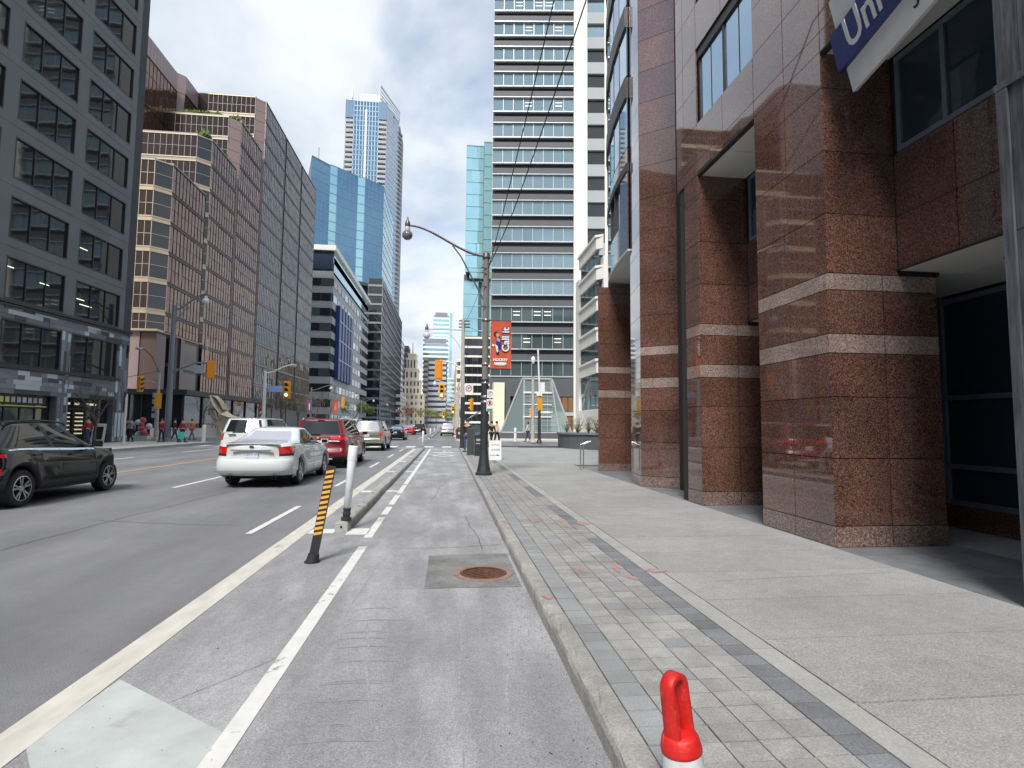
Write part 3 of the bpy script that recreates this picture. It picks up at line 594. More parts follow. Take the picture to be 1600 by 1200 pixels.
def stext(s, size, u, v, mt, n_=.004, **k):
    o = text('lettering', s, size, (0, 0, 0), (0, 0, 0), mt, sg, **k); o.location = su*u+sv*v+sn*n_; o.rotation_euler = RM.to_euler(); return o
def suv(px, py):
    r = ray(px, py); C0 = Vector((0, 0, CZ)); t_ = (O+sn*.08-C0).dot(sn)/r.dot(sn); P = C0+r*t_-O; return P.dot(su), P.dot(sv)
u1, v1 = suv(1324, 62); stext('University', .50, u1-.06, .53, 'sign_white', .08, align='LEFT', bold=.006)
u2, v2 = suv(1414, 18); stext('33', .24, u2, v2, 'sign_black', .006, align='LEFT'); u3, v3 = suv(1322, 14); stext('Sa', .34, u3, v3+.06, 'sign_black', .006, align='LEFT', shear=.4)
# ------------------------------------------------------------------ left grey tower with a mosaic clad base
a4 = math.radians(4); CL = Vector((-23.0, 43.0, 0)); dl = Vector((math.sin(a4), math.cos(a4), 0))
LL = 36.0; pL = CL-dl*LL; w = Wall(pL, CL)
gl = thing('grey_tower', 'dark grey concrete office tower with wide windows above a grey mosaic base', 'building', (-24, 30, 0))
nl = Vector((dl.y, -dl.x, 0))
cor = MB((-24, 30, 0)); q = [pL-nl*.8, CL-nl*.8, CL-nl*20, pL-nl*20]; cor.prism([(p.x, p.y) for p in q[::-1]], 0, 44); cor.build('core', 'panel_darkgrey', gl)
wt = 4.2; per = 5.12; TOP = 44.0
cu = [LL-5.55-per*k for k in range(6)]               # left edges of the window columns
rowz = [(4.62, 7.05)]+[(8.15+3.33*k, 10.46+3.33*k) for k in range(10)]
piers = MB((-24, 30, 0)); edges = sorted([0, LL]+[c for c in cu if c > 0]+[c+wt for c in cu if c > 0])
for k in range(0, len(edges)-1, 2):
    a, c = edges[k], edges[k+1]
    piers.obox(w, (a, c), (-.8, 0), (7.95, TOP)); piers.obox(w, (a, c), (-.8, -.02), (.13, 7.95))
for k in range(1, len(edges)-1, 2):
    a, c = edges[k], edges[k+1]; zs = [7.95]+[z for r in rowz[1:] for z in r]+[TOP]
    for j in range(0, len(zs)-1, 2): piers.obox(w, (a, c), (-.8, -.003), (zs[j], zs[j+1]))
    piers.obox(w, (a, c), (-.8, -.02), (7.05, 7.95)); piers.obox(w, (a, c), (-.8, -.02), (3.05, 4.62))
piers.build('concrete_wall', 'concrete_tower', gl)
for z in [11.0+3.33*k for k in range(10)]: w.box('wall_joint', (LL-14, LL-.01), (-.004, .004), (z-.008, z+.008), 'joint', gl)
sd_ = MB((-24, 30, 0)); w2 = Wall(CL, CL-nl*20); sd_.obox(w2, (0, 20), (-.8, 0), (0, TOP)); sd_.build('side_wall', 'concrete_tower', gl)
w.box('ledge', (0, LL+.05), (0, .16), (7.93, 8.07), 'black_frame', gl); w.box('ledge', (0, LL+.05), (0, .09), (7.78, 7.86), 'panel_darkgrey', gl); w.box('ledge', (0, LL-1.0), (0, .14), (4.42, 4.58), 'black_frame', gl)
for c in cu[:4]:
    for z0, z1 in rowz:
        fr = MB(tuple(w.at(c, 0, z0)))
        for u in (c, c+wt-.07): fr.obox(w, (u, u+.07), (-.16, .01), (z0, z1))
        for u in (c+wt/3, c+wt*2/3): fr.obox(w, (u-.03, u+.03), (-.14, -.04), (z0, z1))
        for z in (z0, z1-.07): fr.obox(w, (c, c+wt), (-.16, .012), (z, z+.07))
        wi = fr.build('window', 'black_frame', gl)
        for k in range(3): w.box('pane', (c+.03+wt/3*k, c-.03+wt/3*(k+1)), (-.13, -.10), (z0+.05, z1-.05), 'glass_office', gl, under=wi, tilt=.006)
# mosaic cladding
rr = random.Random(11)
def clad(u0, u1, z0, z1, vert=False):
    n = 0
    if not vert:
        h = .262; z = z0
        while z < z1-.05:
            u = u0-rr.random()*.5
            while u < u1:
                l = rr.choice((.45, .8, .8, 1.2, 1.7)); a, c = max(u, u0), min(u+l, u1); q = rr.random(); mt = 'clad_light' if q < .14 else ('clad_dark' if q < .30 else 'clad_mid')
                if c-a > .06: w.box('cladding_tile', (a+.004, c-.004), (-.02, rr.choice((.0, .012, .02))), (z+.004, min(z+h, z1)-.004), mt, gl)
                u += l
            z += h
    else:
        u = u0
        while u < u1-.05:
            z = z0-rr.random()*.6
            while z < z1:
                l = rr.choice((.5, .9, 1.5)); a, c = max(z, z0), min(z+l, z1); q = rr.random(); mt = 'clad_light' if q < .14 else ('clad_dark' if q < .30 else 'clad_mid')
                if c-a > .05: w.box('cladding_tile', (u+.004, min(u+.235, u1)-.004), (-.02, rr.choice((.0, .012, .02))), (a+.004, c-.004), mt, gl)
                z += l
            u += .235
clad(LL-12.6, LL, 7.1, 7.76); clad(LL-10.7, LL-1.35, 3.05, 4.40)
clad(LL-1.3, LL, .2, 7.08, True); clad(LL-6.42, LL-5.6, .2, 7.08, True); clad(LL-11.6, LL-10.75, 3.1, 7.08, True)
# shop fronts under the base
sf = MB((-24, 30, 0))
for c in cu[:4]:
    for k in range(5): sf.obox(w, (c+k*wt/4-.04, c+k*wt/4+.04), (-.5, -.4), (.13, 3.05))
    sf.obox(w, (c, c+wt), (-.5, -.4), (2.3, 2.42)); sf.obox(w, (c, c+wt), (-.5, -.4), (.13, .4))
sf.build('shop_front_frame', 'black_frame', gl)
for i, c in enumerate(cu[:4]):
    for k in range(4): w.box('shop_pane', (c+k*wt/4+.05, c+(k+1)*wt/4-.05), (-.47, -.45), (.42, 2.28), 'glass_office', gl, tilt=.004)
    w.box('shop_transom', (c+.05, c+wt-.05), (-.47, -.45), (2.43, 3.03), 'glass_office', gl)
for k in range(6):
    w.box('shelf_light', (LL-5.4+.03, LL-4.75), (-.44, -.42), (.75+k*.26, .82+k*.26), 'store_light', gl); w.box('shelf_light', (LL-4.3, LL-3.6), (-.44, -.42), (.75+k*.26, .83+k*.26), 'store_light', gl)
for k, u in enumerate((LL-5.3, LL-4.5, LL-3.4, LL-2.9)): w.box('shop_light', (u, u+.5), (-.44, -.42), (2.62, 2.76), 'store_light', gl)
w.box('sign_band', (LL-10.6, LL-6.9), (-.38, -.3), (2.5, 3.0), 'sign_black', gl)
for k in range(9): w.box('sign_band', (LL-10.5+k*.38, LL-10.25+k*.38), (-.3, -.28), (2.6, 2.9), 'store_sign' if k < 3 else 'clad_light', gl)
w.box('sign_band', (LL-10.5, LL-6.9), (-.3, -.26), (2.38, 2.43), 'store_sign', gl)
for k in range(3): w.box('door_panel', (LL-1.2+k*.35, LL-.95+k*.35), (.02, .05), (.5, 2.2), 'clad_light', gl)
for (c, z, l) in ((cu[0]+.1, 9.3, .8), (cu[0]+.5, 9.0, 1.1), (cu[1]+2.4, 9.55, .7), (cu[0]+.2, 12.6, .7), (cu[1]+.1, 9.9, .5)): w.box('ceiling_light', (c, c+l), (-.10, -.09), (z, z+.05), 'ceiling_light', gl)
# ------------------------------------------------------------------ generic curtain wall
def curtain(T, w, z0, z1, fh, du, glass, mul, sill, rows=2, sill_h=.16, dbl=.5, indiv=False, tilt=.008, mw=.05, name='glass_pane', n0=0.):
    L_ = w.len; nu = max(1, round(L_/du)); du = L_/nu; org = tuple(T.location)
    g = MB(org); mb = MB(org); sb = MB(org); z = z1
    while z > z0+.3:
        zb = max(z0, z-fh); top = z-sill_h; bot = zb+(dbl if zb > z0+.1 else 0)
        sb.obox(w, (-.02, L_+.02), (-.1, .10+n0), (top, z))
        if dbl: sb.obox(w, (-.02, L_+.02), (-.1, .07+n0), (bot-sill_h, bot)); mb.obox(w, (0, L_), (-.1, .02+n0), (zb, bot-sill_h))
        hh = (top-bot)/rows
        for r in range(rows):
            a, c = bot+hh*r, bot+hh*(r+1)
            if r and mw > 0: mb.obox(w, (0, L_), (-.05, .03+n0), (a-mw/2, a+mw/2))
            for k in range(nu):
                if indiv and hh > .5: w.box('pane', (du*k+mw/2, du*(k+1)-mw/2), (n0-.03, n0), (a+.03, c-.03), glass, T, tilt=tilt*.5)
                else: w.pane(g, (du*k, du*(k+1)), (a, c), n0, tilt)
        if mw > 0:
            for k in range(nu+1): mb.obox(w, (du*k-mw/2, du*k+mw/2), (-.05, .05+n0), (bot, top))
        z = zb
    if g.v: g.build(name, glass, T, kind='stuff')
    if mb.v: mb.build('mullion', mul, T, kind='stuff')
    if sb.v: sb.build('floor_band', sill, T, kind='stuff')
# ------------------------------------------------------------------ stepped bronze glass building
XB = -34.0
bz = thing('stepped_glass_building', 'stepped bronze mirror glass office block with gold floor bands and pink stone corners', 'building', (-34, 90, 0))
def block(x0, x1, y0, y1, z1, z0=0., ch=1.4):
    b = MB((-34, 90, 0)); b.prism([(x0, y0+.12), (x1-ch, y0+.12), (x1-.12, y0+ch), (x1-.12, y1), (x0, y1)], z0, z1-.05); b.build('core', 'far_dark', bz)
steps = [(-52, 69.2, 79.8, 33.1, False), (-47, 79.6, 90.1, 41.7, False), (-46, 89.9, 101.3, 50.2, True), (-45.2, 101.1, 141, 60.3, True)]
for i, (x0, y0, y1, z1, pink) in enumerate(steps):
    block(x0, XB, y0, y1, z1, z0=12.4 if i == 0 else 0)
    zb = 12.5 if i == 0 else 12.5
    n0 = int((z1-12.5)/3.72)+1; z0 = z1-n0*3.72+.4 if False else 12.5
    wf = Wall((x0, y0), (XB-1.4, y0)); zv = max(12.5, steps[i-1][3]-4) if i else 12.5
    curtain(bz, Wall((XB-6.0 if i == 0 else XB-9.4, y0), (XB-1.4, y0)), zv, z1, 3.72, .82, 'glass_bronze_front', 'mullion_gold' if i == 0 else 'mullion_grey', 'mullion_gold', indiv=(i < 2), mw=.06, tilt=.01)
    wl = Wall((x0-4, y0), (XB-6.0 if i == 0 else XB-9.4, y0)); wl.box('glass_pane', (0, wl.len), (-.1, 0), (zv, z1), 'glass_bronze_front', bz)
    wc = Wall((XB-1.4, y0), (XB, y0+1.4))
    if pink:
        z = 4.
        while z < z1-.2: wc.box('stone_corner', (.0, wc.len), (-.1, .0), (z+.03, min(z+1.83, z1-.1)), 'granite_pink', bz); z += 1.86
        curtain(bz, Wall((XB-1.4, y0), (XB-1.39, y0+.01)), 12.5, z1, 3.72, 2, 'glass_smoke', 'joint', 'mullion_bronze', mw=0)
    else: curtain(bz, wc, 12.5, z1, 3.72, 2.2, 'glass_office', 'mullion_gold', 'mullion_gold', mw=.05)
    ys = y0+1.4
    segs = [(ys, y1)] if i < 3 else [(ys, 114.6), (116.0, 127), (128.4, 141)]
    for j, (a, c) in enumerate(segs):
        curtain(bz, Wall((XB, a), (XB, c)), 12.5 if i < 1 else 4.5, z1, 3.72, .95, 'glass_bronze' if i < 3 else 'glass_smoke', 'mullion_bronze' if i < 3 else 'mullion_grey', 'mullion_bronze', rows=2, mw=.04 if i < 3 else .07, tilt=.022, sill_h=.12, dbl=.36)
    if i == 3:
        for a, c in ((114.6, 116.0), (127, 128.4)): box('recess_strip', (XB-1.2, XB-.9), (a, c), (4, z1-1), 'panel_darkgrey', bz)
    b = MB((-34, 90, 0)); b.box((x0, XB-1.4), (y0, y0+.5), (z1-.06, z1+.22)); b.box((XB-.5, XB), (y0+1.4, y1), (z1-.06, z1+.22)); b.build('parapet', 'mullion_grey', bz)
for k in range(60):
    pass
b = MB((-34, 90, 0)); rr = random.Random(5)
for (xa, xb, ya, yb, z) in ((-43, -37, 90.5, 91.6, 50.4), (-35.4, -34.5, 91, 101, 50.4), (-36, -34.6, 80, 89, 41.8)):
    for _ in range(260):
        x, y_, s = rr.uniform(xa, xb), rr.uniform(ya, yb), rr.uniform(.15, .4); h = z+rr.random()*.9
        b.face([(x-s, y_, h-s), (x+s, y_+rr.uniform(-.3, .3), h-s*.4), (x+s*.3, y_, h+s)])
b.build('roof_plants', 'roof_plants', bz, kind='stuff')
# taller pink stone volumes set back
for (xa, y0, y1, z1) in ((-45.2, 83, 93.6, 58.9), (-45.2, 95, 105, 60.2)):
    b = MB((-34, 90, 0)); b.prism([(-70, y0), (xa-1.3, y0), (xa-.1, y0+1.3), (xa-.1, y1), (-70, y1)], 0, z1); b.build('core', 'far_dark', bz)
    curtain(bz, Wall((xa, y0+1.3), (xa, y1)), 30, z1-3, 7.4, 1.05, 'glass_bronze', 'mullion_bronze', 'mullion_bronze', rows=3, mw=.05, sill_h=.15, dbl=0)
    for k in range(10): b = Wall((xa, y0+1.3), (xa, y1)); l = b.len/10; b.box('stone_corner', (l*k+.03, l*(k+1)-.03), (-.1, .05), (z1-3, z1), 'granite_pink', bz)
    wc = Wall((xa-1.3, y0), (xa, y0+1.3)); z = 24
    while z < z1: wc.box('stone_corner', (0, wc.len), (-.1, 0), (z+.04, min(z+3.6, z1)), 'granite_pink', bz); z += 3.66
# ground floors: big stone legs, dark lobby
for x0, x1, mt in ((-37.4, -36.2, 'granite_pink'), (-36.2, -34.4, 'granite_brown')): box('stone_leg', (x0, x1), (69.6+(.0 if mt == 'granite_pink' else .15), 72), (.13, 12.4), mt, bz)
box('overhang', (-52, -34.0), (69.0, 79.7), (12.25, 12.5), 'mullion_gold', bz)
box('lobby_wall', (-60, -35.0), (74.5, 75), (0, 12.3), 'glass_office', bz); box('lobby_wall', (-34.8, -34.2), (74, 141), (0, 12.4), 'panel_darkgrey', bz)
for z in (4.4, 8.6): box('lobby_beam', (-60, -34.5), (74.3, 74.6), (z, z+.45), 'granite_brown', bz)
for x0 in (-44.5, -41.5, -39.2): box('lobby_beam', (x0, x0+.9), (74.2, 74.5), (.1, 12), 'granite_brown', bz)
for k in range(7): box('lobby_beam', (-34.2, -34.0), (75+k*9.6, 75.9+k*9.6), (0.1, 12.2), 'granite_brown', bz)
for k in range(14):
    for z in (4.6, 8.4): box('lobby_pane', (-34.18, -34.12), (76+k*4.8, 79.7+k*4.8), (z, z+3.4), 'glass_bronze_front', bz, rz=random.uniform(-.02, .02))
# dark glass pavilion in front
pv = thing('glass_pavilion', 'low black glass pavilion with a flat roof in front of the stepped building', 'pavilion', (-31, 66, .13))
box('roof', (-33.9, -27.5), (62.5, 92), (4.5, 5.05), 'black_frame', pv); box('hall', (-33.5, -28.2), (63.2, 91.5), (.13, 4.5), 'glass_office', pv)
for k in range(5): box('post', (-33.6+k*1.35, -33.5+k*1.35), (63.05, 63.2), (.13, 4.5), 'black_frame', pv)
for k in range(7): box('post', (-28.2, -28.05), (63.2+k*4.6, 63.35+k*4.6), (.13, 4.5), 'black_frame', pv)
w_ = thing('low_wall', 'long pale concrete bench wall at the far left corner', 'wall', (-26, 60, .13)); box('wall', (-30, -20.5), (60.6, 61.0), (.13, 1.0), 'stone_white', w_)
# ------------------------------------------------------------------ simple far buildings
def tower(name, label, x0, x1, y0, y1, h, glass, band, mul, fh=3.7, gh=2.3, du=3., cat='building', roof=None, sides=('s', 'l'), rz=0., band_n=.15, roofh=0, mulw=.12, z0=0.):
    T = thing(name, label, cat, (x0, y0, 0)); c, s = math.cos(rz), math.sin(rz)
    P = lambda a, b_: (x0+a*c-b_*s, y0+a*s+b_*c); W_, D_ = x1-x0, y1-y0
    b = MB((x0, y0, 0)); b.prism([P(.1, .1), P(W_-.1, .1), P(W_-.1, D_), P(.1, D_)], z0, h-.1); b.build('body', glass, T)
    ws = {'s': Wall(P(0, 0), P(W_, 0)), 'r': Wall(P(W_, 0), P(W_, D_)), 'l': Wall(P(0, D_), P(0, 0))}
    bb = MB((x0, y0, 0)); mm = MB((x0, y0, 0))
    for k in sides:
        wv = ws[k]; z = z0
        while z < h-roofh-.5:
            bb.obox(wv, (0, wv.len), (-.1, band_n), (z, min(h-roofh, z+fh-gh))); z += fh
        if du:
            n = max(1, round(wv.len/du))
            for q in range(n+1): mm.obox(wv, (wv.len*q/n-mulw/2, wv.len*q/n+mulw/2), (-.1, band_n*.7), (z0, h-roofh))
    bb.build('floor_band', band, T, kind='stuff')
    if mm.v: mm.build('mullion', mul, T, kind='stuff')
    if roof:
        b = MB((x0, y0, 0)); b.prism([P(0, 0), P(W_, 0), P(W_, D_), P(0, D_)], h-roofh, h); b.build('roof', roof, T)
    return T
# white framed office block with blue panels
of = tower('white_framed_office', 'mid rise office with white floor bands, white roof edge and blue street screens', -44, -32, 155, 224, 50, 'glass_green', 'stone_grey', 'metal_light', fh=4.14, gh=2.2, du=0, sides=('s', 'r'), roof='stone_white', roofh=.9)
box('top_glazing', (-43.9, -32.02), (154.7, 154.95), (43.9, 49.1), 'glass_dark', of); box('top_glazing', (-31.98, -31.85), (155.5, 223), (42.6, 49.1), 'glass_cyan', of)
box('roof_edge', (-44, -31.2), (153.9, 155.2), (49.0, 50.4), 'stone_white', of); box('roof_edge', (-32.2, -31.2), (155.2, 224.5), (49.0, 50.4), 'stone_white', of)
for k in range(10):
    z = 1.94+4.14*k
    for j, x in enumerate((-43.5, -40.6, -37.7, -34.9)): box('window', (x, x+2.6), (154.6, 154.97), (z+.1, z+2.1), 'glass_office' if (j+k) % 3 else 'glass_green', of)
for k in range(12):
    for z in range(10): box('window', (-31.97, -31.8), (156+k*5.6, 160.8+k*5.6), (1.94+4.14*z+.1, 1.94+4.14*z+2.1), 'glass_smoke' if (k*7+z*3) % 4 else 'glass_sky', of, rz=random.uniform(-.01, .01))
for k in range(5): box('blue_screen', (-31.75, -30.7), (160+k*4.7, 163.2+k*4.7), (14, 35), 'banner_blue', of)
for z in (19.5, 25, 30.5): box('screen_rail', (-30.68, -30.6), (160, 182), (z, z+.2), 'metal_light', of)
# blue glass complex
bl = thing('blue_glass_complex', 'blue mirror glass office complex with folded facade behind the white framed office', 'building', (-45, 230, 0))
fp = [AY(485, 300, 224)[0], AY(515, 300, 232)[0], AY(526, 300, 234)[0], AY(559, 300, 242)[0], AY(570, 300, 243)[0], AY(600, 300, 251)[0]]; fy = [224, 232, 234, 242, 243, 251]
b = MB((-45, 230, 0)); b.prism([(x, y_+.3) for x, y_ in zip(fp, fy)]+[(fp[-1]-1, 300), (-80, 300)], 0, 109.3); b.build('body', 'far_dark', bl)
for i in range(5):
    wv = Wall((fp[i], fy[i]), (fp[i+1], fy[i+1])); st = i in (1, 3)
    zb = 62.5 if i == 4 else 0
    curtain(bl, wv, zb, 109.5 if i != 0 else 108.5, 4.0, 2.1 if not st else 3.2, 'glass_cyan' if st else 'glass_blue', 'mullion_blue' if not st else 'glass_cyan', 'mullion_blue', rows=1, mw=.22, sill_h=.3, dbl=0, tilt=.006)
wv = Wall((fp[-1], fy[-1]), (fp[-1]+.6, 290)); curtain(bl, wv, 20, 108, 4.0, 4, 'glass_teal', 'mullion_blue', 'mullion_blue', rows=1, mw=.2, sill_h=.3, dbl=0)
wv = Wall((fp[4]-2, fy[4]-2), (fp[5]+.2, fy[5]-1.5)); wv.box('overhang', (0, wv.len), (-2, 1.5), (61.2, 62.6), 'far_dark', bl)
for i in (0, 2): x, y_ = fp[i]+2, fy[i]+3; b = MB((-45, 230, 0)); b.tube([(x, y_, 109), (x, y_, 114)], .15, 5); b.build('mast', 'far_grey', bl)
# tall condominium tower
ct = thing('condominium_tower', 'tallest pale blue glass apartment tower with stacked balconies', 'tower', (-50, 330, 0))
X = [AY(536, 300, 330)[0], AY(549, 300, 329)[0], AY(588, 300, 329)[0], AY(601, 300, 330)[0]]; Xe = AY(620.5, 300, 350)[0]; Xf = AY(625.5, 300, 356)[0]
b = MB((-50, 330, 0)); b.prism([(X[0], 331.5), (X[3]-.3, 331.5), (Xe-.3, 350.5), (Xf-1.2, 358), (Xf-1, 380), (X[0], 380)], 0, 196); b.build('body', 'far_dark', ct)
curtain(ct, Wall((X[1], 329.5), (X[2], 329.5)), 100, 195.5, 3.05, 1.9, 'glass_blue', 'mullion_white', 'mullion_blue', rows=1, mw=.3, sill_h=.5, dbl=0, tilt=.01)
box('core_strip', ((X[1]+X[2])/2-.6, (X[1]+X[2])/2+.6), (328.9, 329.4), (100, 190), 'mullion_white', ct)
bal = MB((-50, 330, 0)); balg = MB((-50, 330, 0)); z = 100.
while z < 184:
    for a, c in ((X[0], X[1]), (X[2], X[3])): bal.box((a, c), (329.3, 331.4), (z, z+.35)); balg.box((a, c), (329.2, 329.35), (z+.35, z+1.3))
    z += 3.05
bal.build('balcony_slab', 'far_light', ct, kind='stuff'); balg.build('balcony_rail', 'stone_grey', ct, kind='stuff')
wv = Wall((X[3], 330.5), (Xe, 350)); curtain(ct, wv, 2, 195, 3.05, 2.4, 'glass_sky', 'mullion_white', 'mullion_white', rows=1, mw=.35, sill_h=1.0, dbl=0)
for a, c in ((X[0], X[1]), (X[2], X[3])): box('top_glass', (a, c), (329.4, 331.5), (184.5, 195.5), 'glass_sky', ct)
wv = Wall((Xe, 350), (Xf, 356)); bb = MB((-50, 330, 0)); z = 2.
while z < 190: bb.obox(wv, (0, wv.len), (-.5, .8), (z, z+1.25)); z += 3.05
bb.build('balcony_rail', 'stone_grey', ct, kind='stuff')
b = MB((-50, 330, 0)); b.box((X[1]+3, X[2]+1), (333, 345), (196, 202)); b.build('roof_plant', 'far_light', ct)
b = MB((-50, 330, 0)); b.prism([(X[0]+1.5, 331.6), (X[0]+3.2, 331.6), (X[0]+3.2, 333)], 195.5, 200); b.tube([(X[0]+3, 332, 198), (X[0]+4, 332, 207)], [.9, .15], 5)
b.build('fin', 'far_light', ct)
fx0 = X[2]+.5; b = MB((-50, 330, 0))
for k in range(5): b.tube([(fx0, 330+k*.1, 196+k*2.4), (Xe+.8, 346, 193+k*1.4)], .35, 4)
b.tube([(fx0, 330, 193), (fx0, 330, 206.5)], .4, 4); b.tube([(Xe+.8, 346, 190), (Xe+.8, 346, 199)], .4, 4); b.tube([(fx0, 330, 206.5), (Xe+.8, 346, 199)], .45, 4); b.build('roof_screen', 'mullion_white', ct)
# row of lower buildings down the left side
tower('banded_office', 'dark glass office with thin white floor lines beside the blue complex', AY(574, 500, 232)[0], AY(600, 500, 240)[0], 232, 330, 62, 'glass_office', 'far_grey', 'far_grey', fh=3.9, gh=3.1, du=5, sides=('s', 'r'))
tower('dark_teal_office', 'narrow dark teal office further along the left side', AY(599, 600, 345)[0], AY(611, 600, 345)[0], 345, 370, 58, 'glass_green', 'far_dark', 'mullion_white', fh=4, gh=3.4, du=4, sides=('s', 'r'))
tower('white_rib_office', 'office with bright white angled ribs down the left side', AY(610, 600, 372)[0], AY(623, 600, 372)[0], 372, 410, 60, 'far_dark', 'far_light', 'far_light', fh=4, gh=2.0, du=8, sides=('s', 'r'))
tower('dark_slab_office', 'dark flat roofed slab behind the white ribbed office', AY(621, 600, 430)[0], AY(637, 600, 430)[0], 430, 450, 62, 'far_dark', 'far_grey', 'far_grey', fh=4, gh=3, du=4, sides=('s', 'r'))
tower('grey_mid_office', 'low pale banded office on the left before the stone tower', AY(618, 640, 300)[0], AY(632, 640, 330)[0], 300, 340, 20, 'glass_green', 'far_light', 'far_light', fh=4, gh=2.4, du=0, sides=('s', 'r'))
# beige stone tower with stepped crown and mast
yS = 400; st = thing('stone_clock_tower', 'beige stone tower with stepped crown and thin mast at the street end', 'tower', (-26, yS, 0)); xs = lambda p: AY(p, 600, yS)[0]; zs_ = lambda p: AY(645, p, yS)[1]
def tier(p0, p1, y0, y1, dy, nwin=5, nrow=2, wh=.6):
    x0, x1, z0, z1 = xs(p0), xs(p1), zs_(y1), zs_(y0); box('stone_tier', (x0, x1), (yS+dy, yS+25-dy), (z0, z1), 'stone_beige', st)
    box('cornice', (x0-.5, x1+.5), (yS+dy-.5, yS+25-dy), (z1-.5, z1+.4), 'stone_beige', st)
    for i in range(nwin):
        for j in range(nrow):
            wx = x0+(x1-x0)*(i+.5)/nwin; wz = z0+(z1-z0)*(j+.5)/nrow; ww = (x1-x0)/nwin*.22; hh = (z1-z0)/nrow*wh/2
            box('window', (wx-ww, wx+ww), (yS+dy-.06, yS+dy), (wz-hh, wz+hh), 'far_dark', st)
tier(626, 662, 616, 664, 0, 5, 5, .5); tier(628, 656, 594, 616, .6, 5, 2, .6); tier(632, 652, 576, 594, 2, 3, 1, .5); tier(634, 649, 560, 576, 3.5, 3, 1, .75); tier(636, 648, 552, 560, 5, 1, 1, 0.01)
b = MB((-26, yS, 0)); b.tube([(xs(642.5), yS+10, zs_(553)), (xs(642.5), yS+10, zs_(533))], [.45, .2], 5); b.build('mast', 'far_grey', st)
for i in range(8): box('pilaster', (xs(626.5+i*5), xs(627.5+i*5)), (yS-.4, yS), (2, zs_(617)), 'stone_beige', st)
tower('beige_podium', 'grey stone block behind the stone tower', AY(661, 600, 440)[0], AY(668, 600, 440)[0], 440, 470, 54, 'far_dark', 'stone_tan', 'stone_tan', fh=4, gh=1.8, du=2.4, sides=('s',))
tower('striped_office', 'office tower striped in white bands and dark windows at the end of the street', AY(663, 600, 460)[0], AY(697, 600, 460)[0], 460, 490, AY(680, 559, 460)[1], 'far_dark', 'far_light', 'far_dark', fh=4.3, gh=1.9, du=9, sides=('s',), mulw=1.2, roof='far_grey', roofh=3)
tower('pale_glass_office', 'pale green glass tower with a grey top behind the striped office', AY(661, 540, 560)[0], AY(700, 540, 560)[0], 560, 590, AY(680, 527, 560)[1], 'glass_tower', 'far_light', 'far_light', fh=4.6, gh=2.7, du=0, sides=('s',), roof='far_light', roofh=2)
T = bpy.data.objects['pale_glass_office']; box('plant_level', (AY(663, 540, 560)[0], AY(697, 540, 560)[0]), (559.4, 559.9), (AY(680, 536, 560)[1], AY(680, 529, 560)[1]), 'far_grey', T)
tower('slender_blue_tower', 'slender blue glass tower highest at the end of the street', AY(677, 500, 650)[0], AY(702, 500, 650)[0], 650, 690, AY(690, 487, 650)[1], 'glass_teal', 'far_light', 'mullion_blue', fh=5, gh=3.2, du=0, sides=('s',), roof='far_light', roofh=2)
T = bpy.data.objects['slender_blue_tower']; box('plant_level', (AY(680, 500, 650)[0], AY(699, 500, 650)[0]), (649.3, 649.8), (AY(680, 494, 650)[1], AY(680, 488, 650)[1]), 'far_grey', T); box('edge_fin', (AY(703, 500, 650)[0], AY(707, 500, 650)[0]), (649, 690), (0, AY(690, 489, 650)[1]), 'glass_teal', T)
tower('grey_blue_office', 'grey blue office low on the right of the end of the street', AY(698, 620, 520)[0], AY(712, 620, 520)[0], 520, 545, 46, 'glass_teal', 'far_light', 'far_light', fh=4, gh=2.4, du=0, sides=('s',))  # teal glass with light floor bands
tower('cream_walkup', 'narrow cream building along the right side far down the street', AY(713, 620, 240)[0], AY(719, 620, 240)[0], 240, 330, 30, 'far_dark', 'stone_beige', 'stone_beige', fh=3.6, gh=1.7, du=2.5, sides=('s', 'l'))
# ------------------------------------------------------------------ right: teal tower, dark banded tower, white block
tl = thing('teal_glass_tower', 'pale teal mirror glass tower with a notch, beside the dark banded tower', 'tower', (3, 95, 0))
xa, xb, xc = AY(727.5, 350, 96)[0], AY(755, 350, 95.6)[0], AY(770, 350, 96)[0]; zt = AY(727, 228, 96)[1]
def fold(z0, z1, xl, fh, dus, gl_, bd, n_=None):
    curtain(tl, Wall((xl, 95.6), (xb, 95.6)), z0, z1, fh, dus, gl_, bd, bd, rows=1, mw=.05, sill_h=.14, dbl=0, tilt=.012)
    curtain(tl, Wall((xb, 95.6), (xc+1.5, 95.6)), z0, z1+.8*(z1 > 40), fh, dus, gl_, bd, bd, rows=1, mw=.05, sill_h=.14, dbl=0, tilt=.012)
b = MB((3, 95, 0)); b.prism([(xa+.1, 95.9), (xb, 95.9), (xc+1.4, 95.8), (xc+6, 140), (xa+4.2, 135)], 28.2, zt); b.build('body', 'far_dark', tl)
b = MB((3, 95, 0)); b.prism([(xa-.1, 97.4), (xb, 97), (xc+1.4, 98), (xc+6, 140), (xa+4.2, 135)], 0, 28.2); b.build('body', 'far_dark', tl)
fold(28.2, zt, xa, 2.2, 1.1, 'glass_cyan', 'glass_teal')
curtain(tl, Wall((xa-.15, 97.2), (xc+1.5, 96.9)), 17.2, 27.0, 2.2, .8, 'glass_cyan', 'glass_cyan', 'glass_cyan', rows=1, mw=.05, sill_h=.14, dbl=0)
box('notch', (xa+.8, xc+1), (95.7, 97.2), (27.2, 28.2), 'glass_teal', tl)
curtain(tl, Wall((xa-.35, 96.9), (xc+1.5, 96.5)), 0, 17.0, 1.64, .9, 'glass_office', 'far_dark', 'stone_white', rows=1, mw=.06, sill_h=.36, dbl=0)
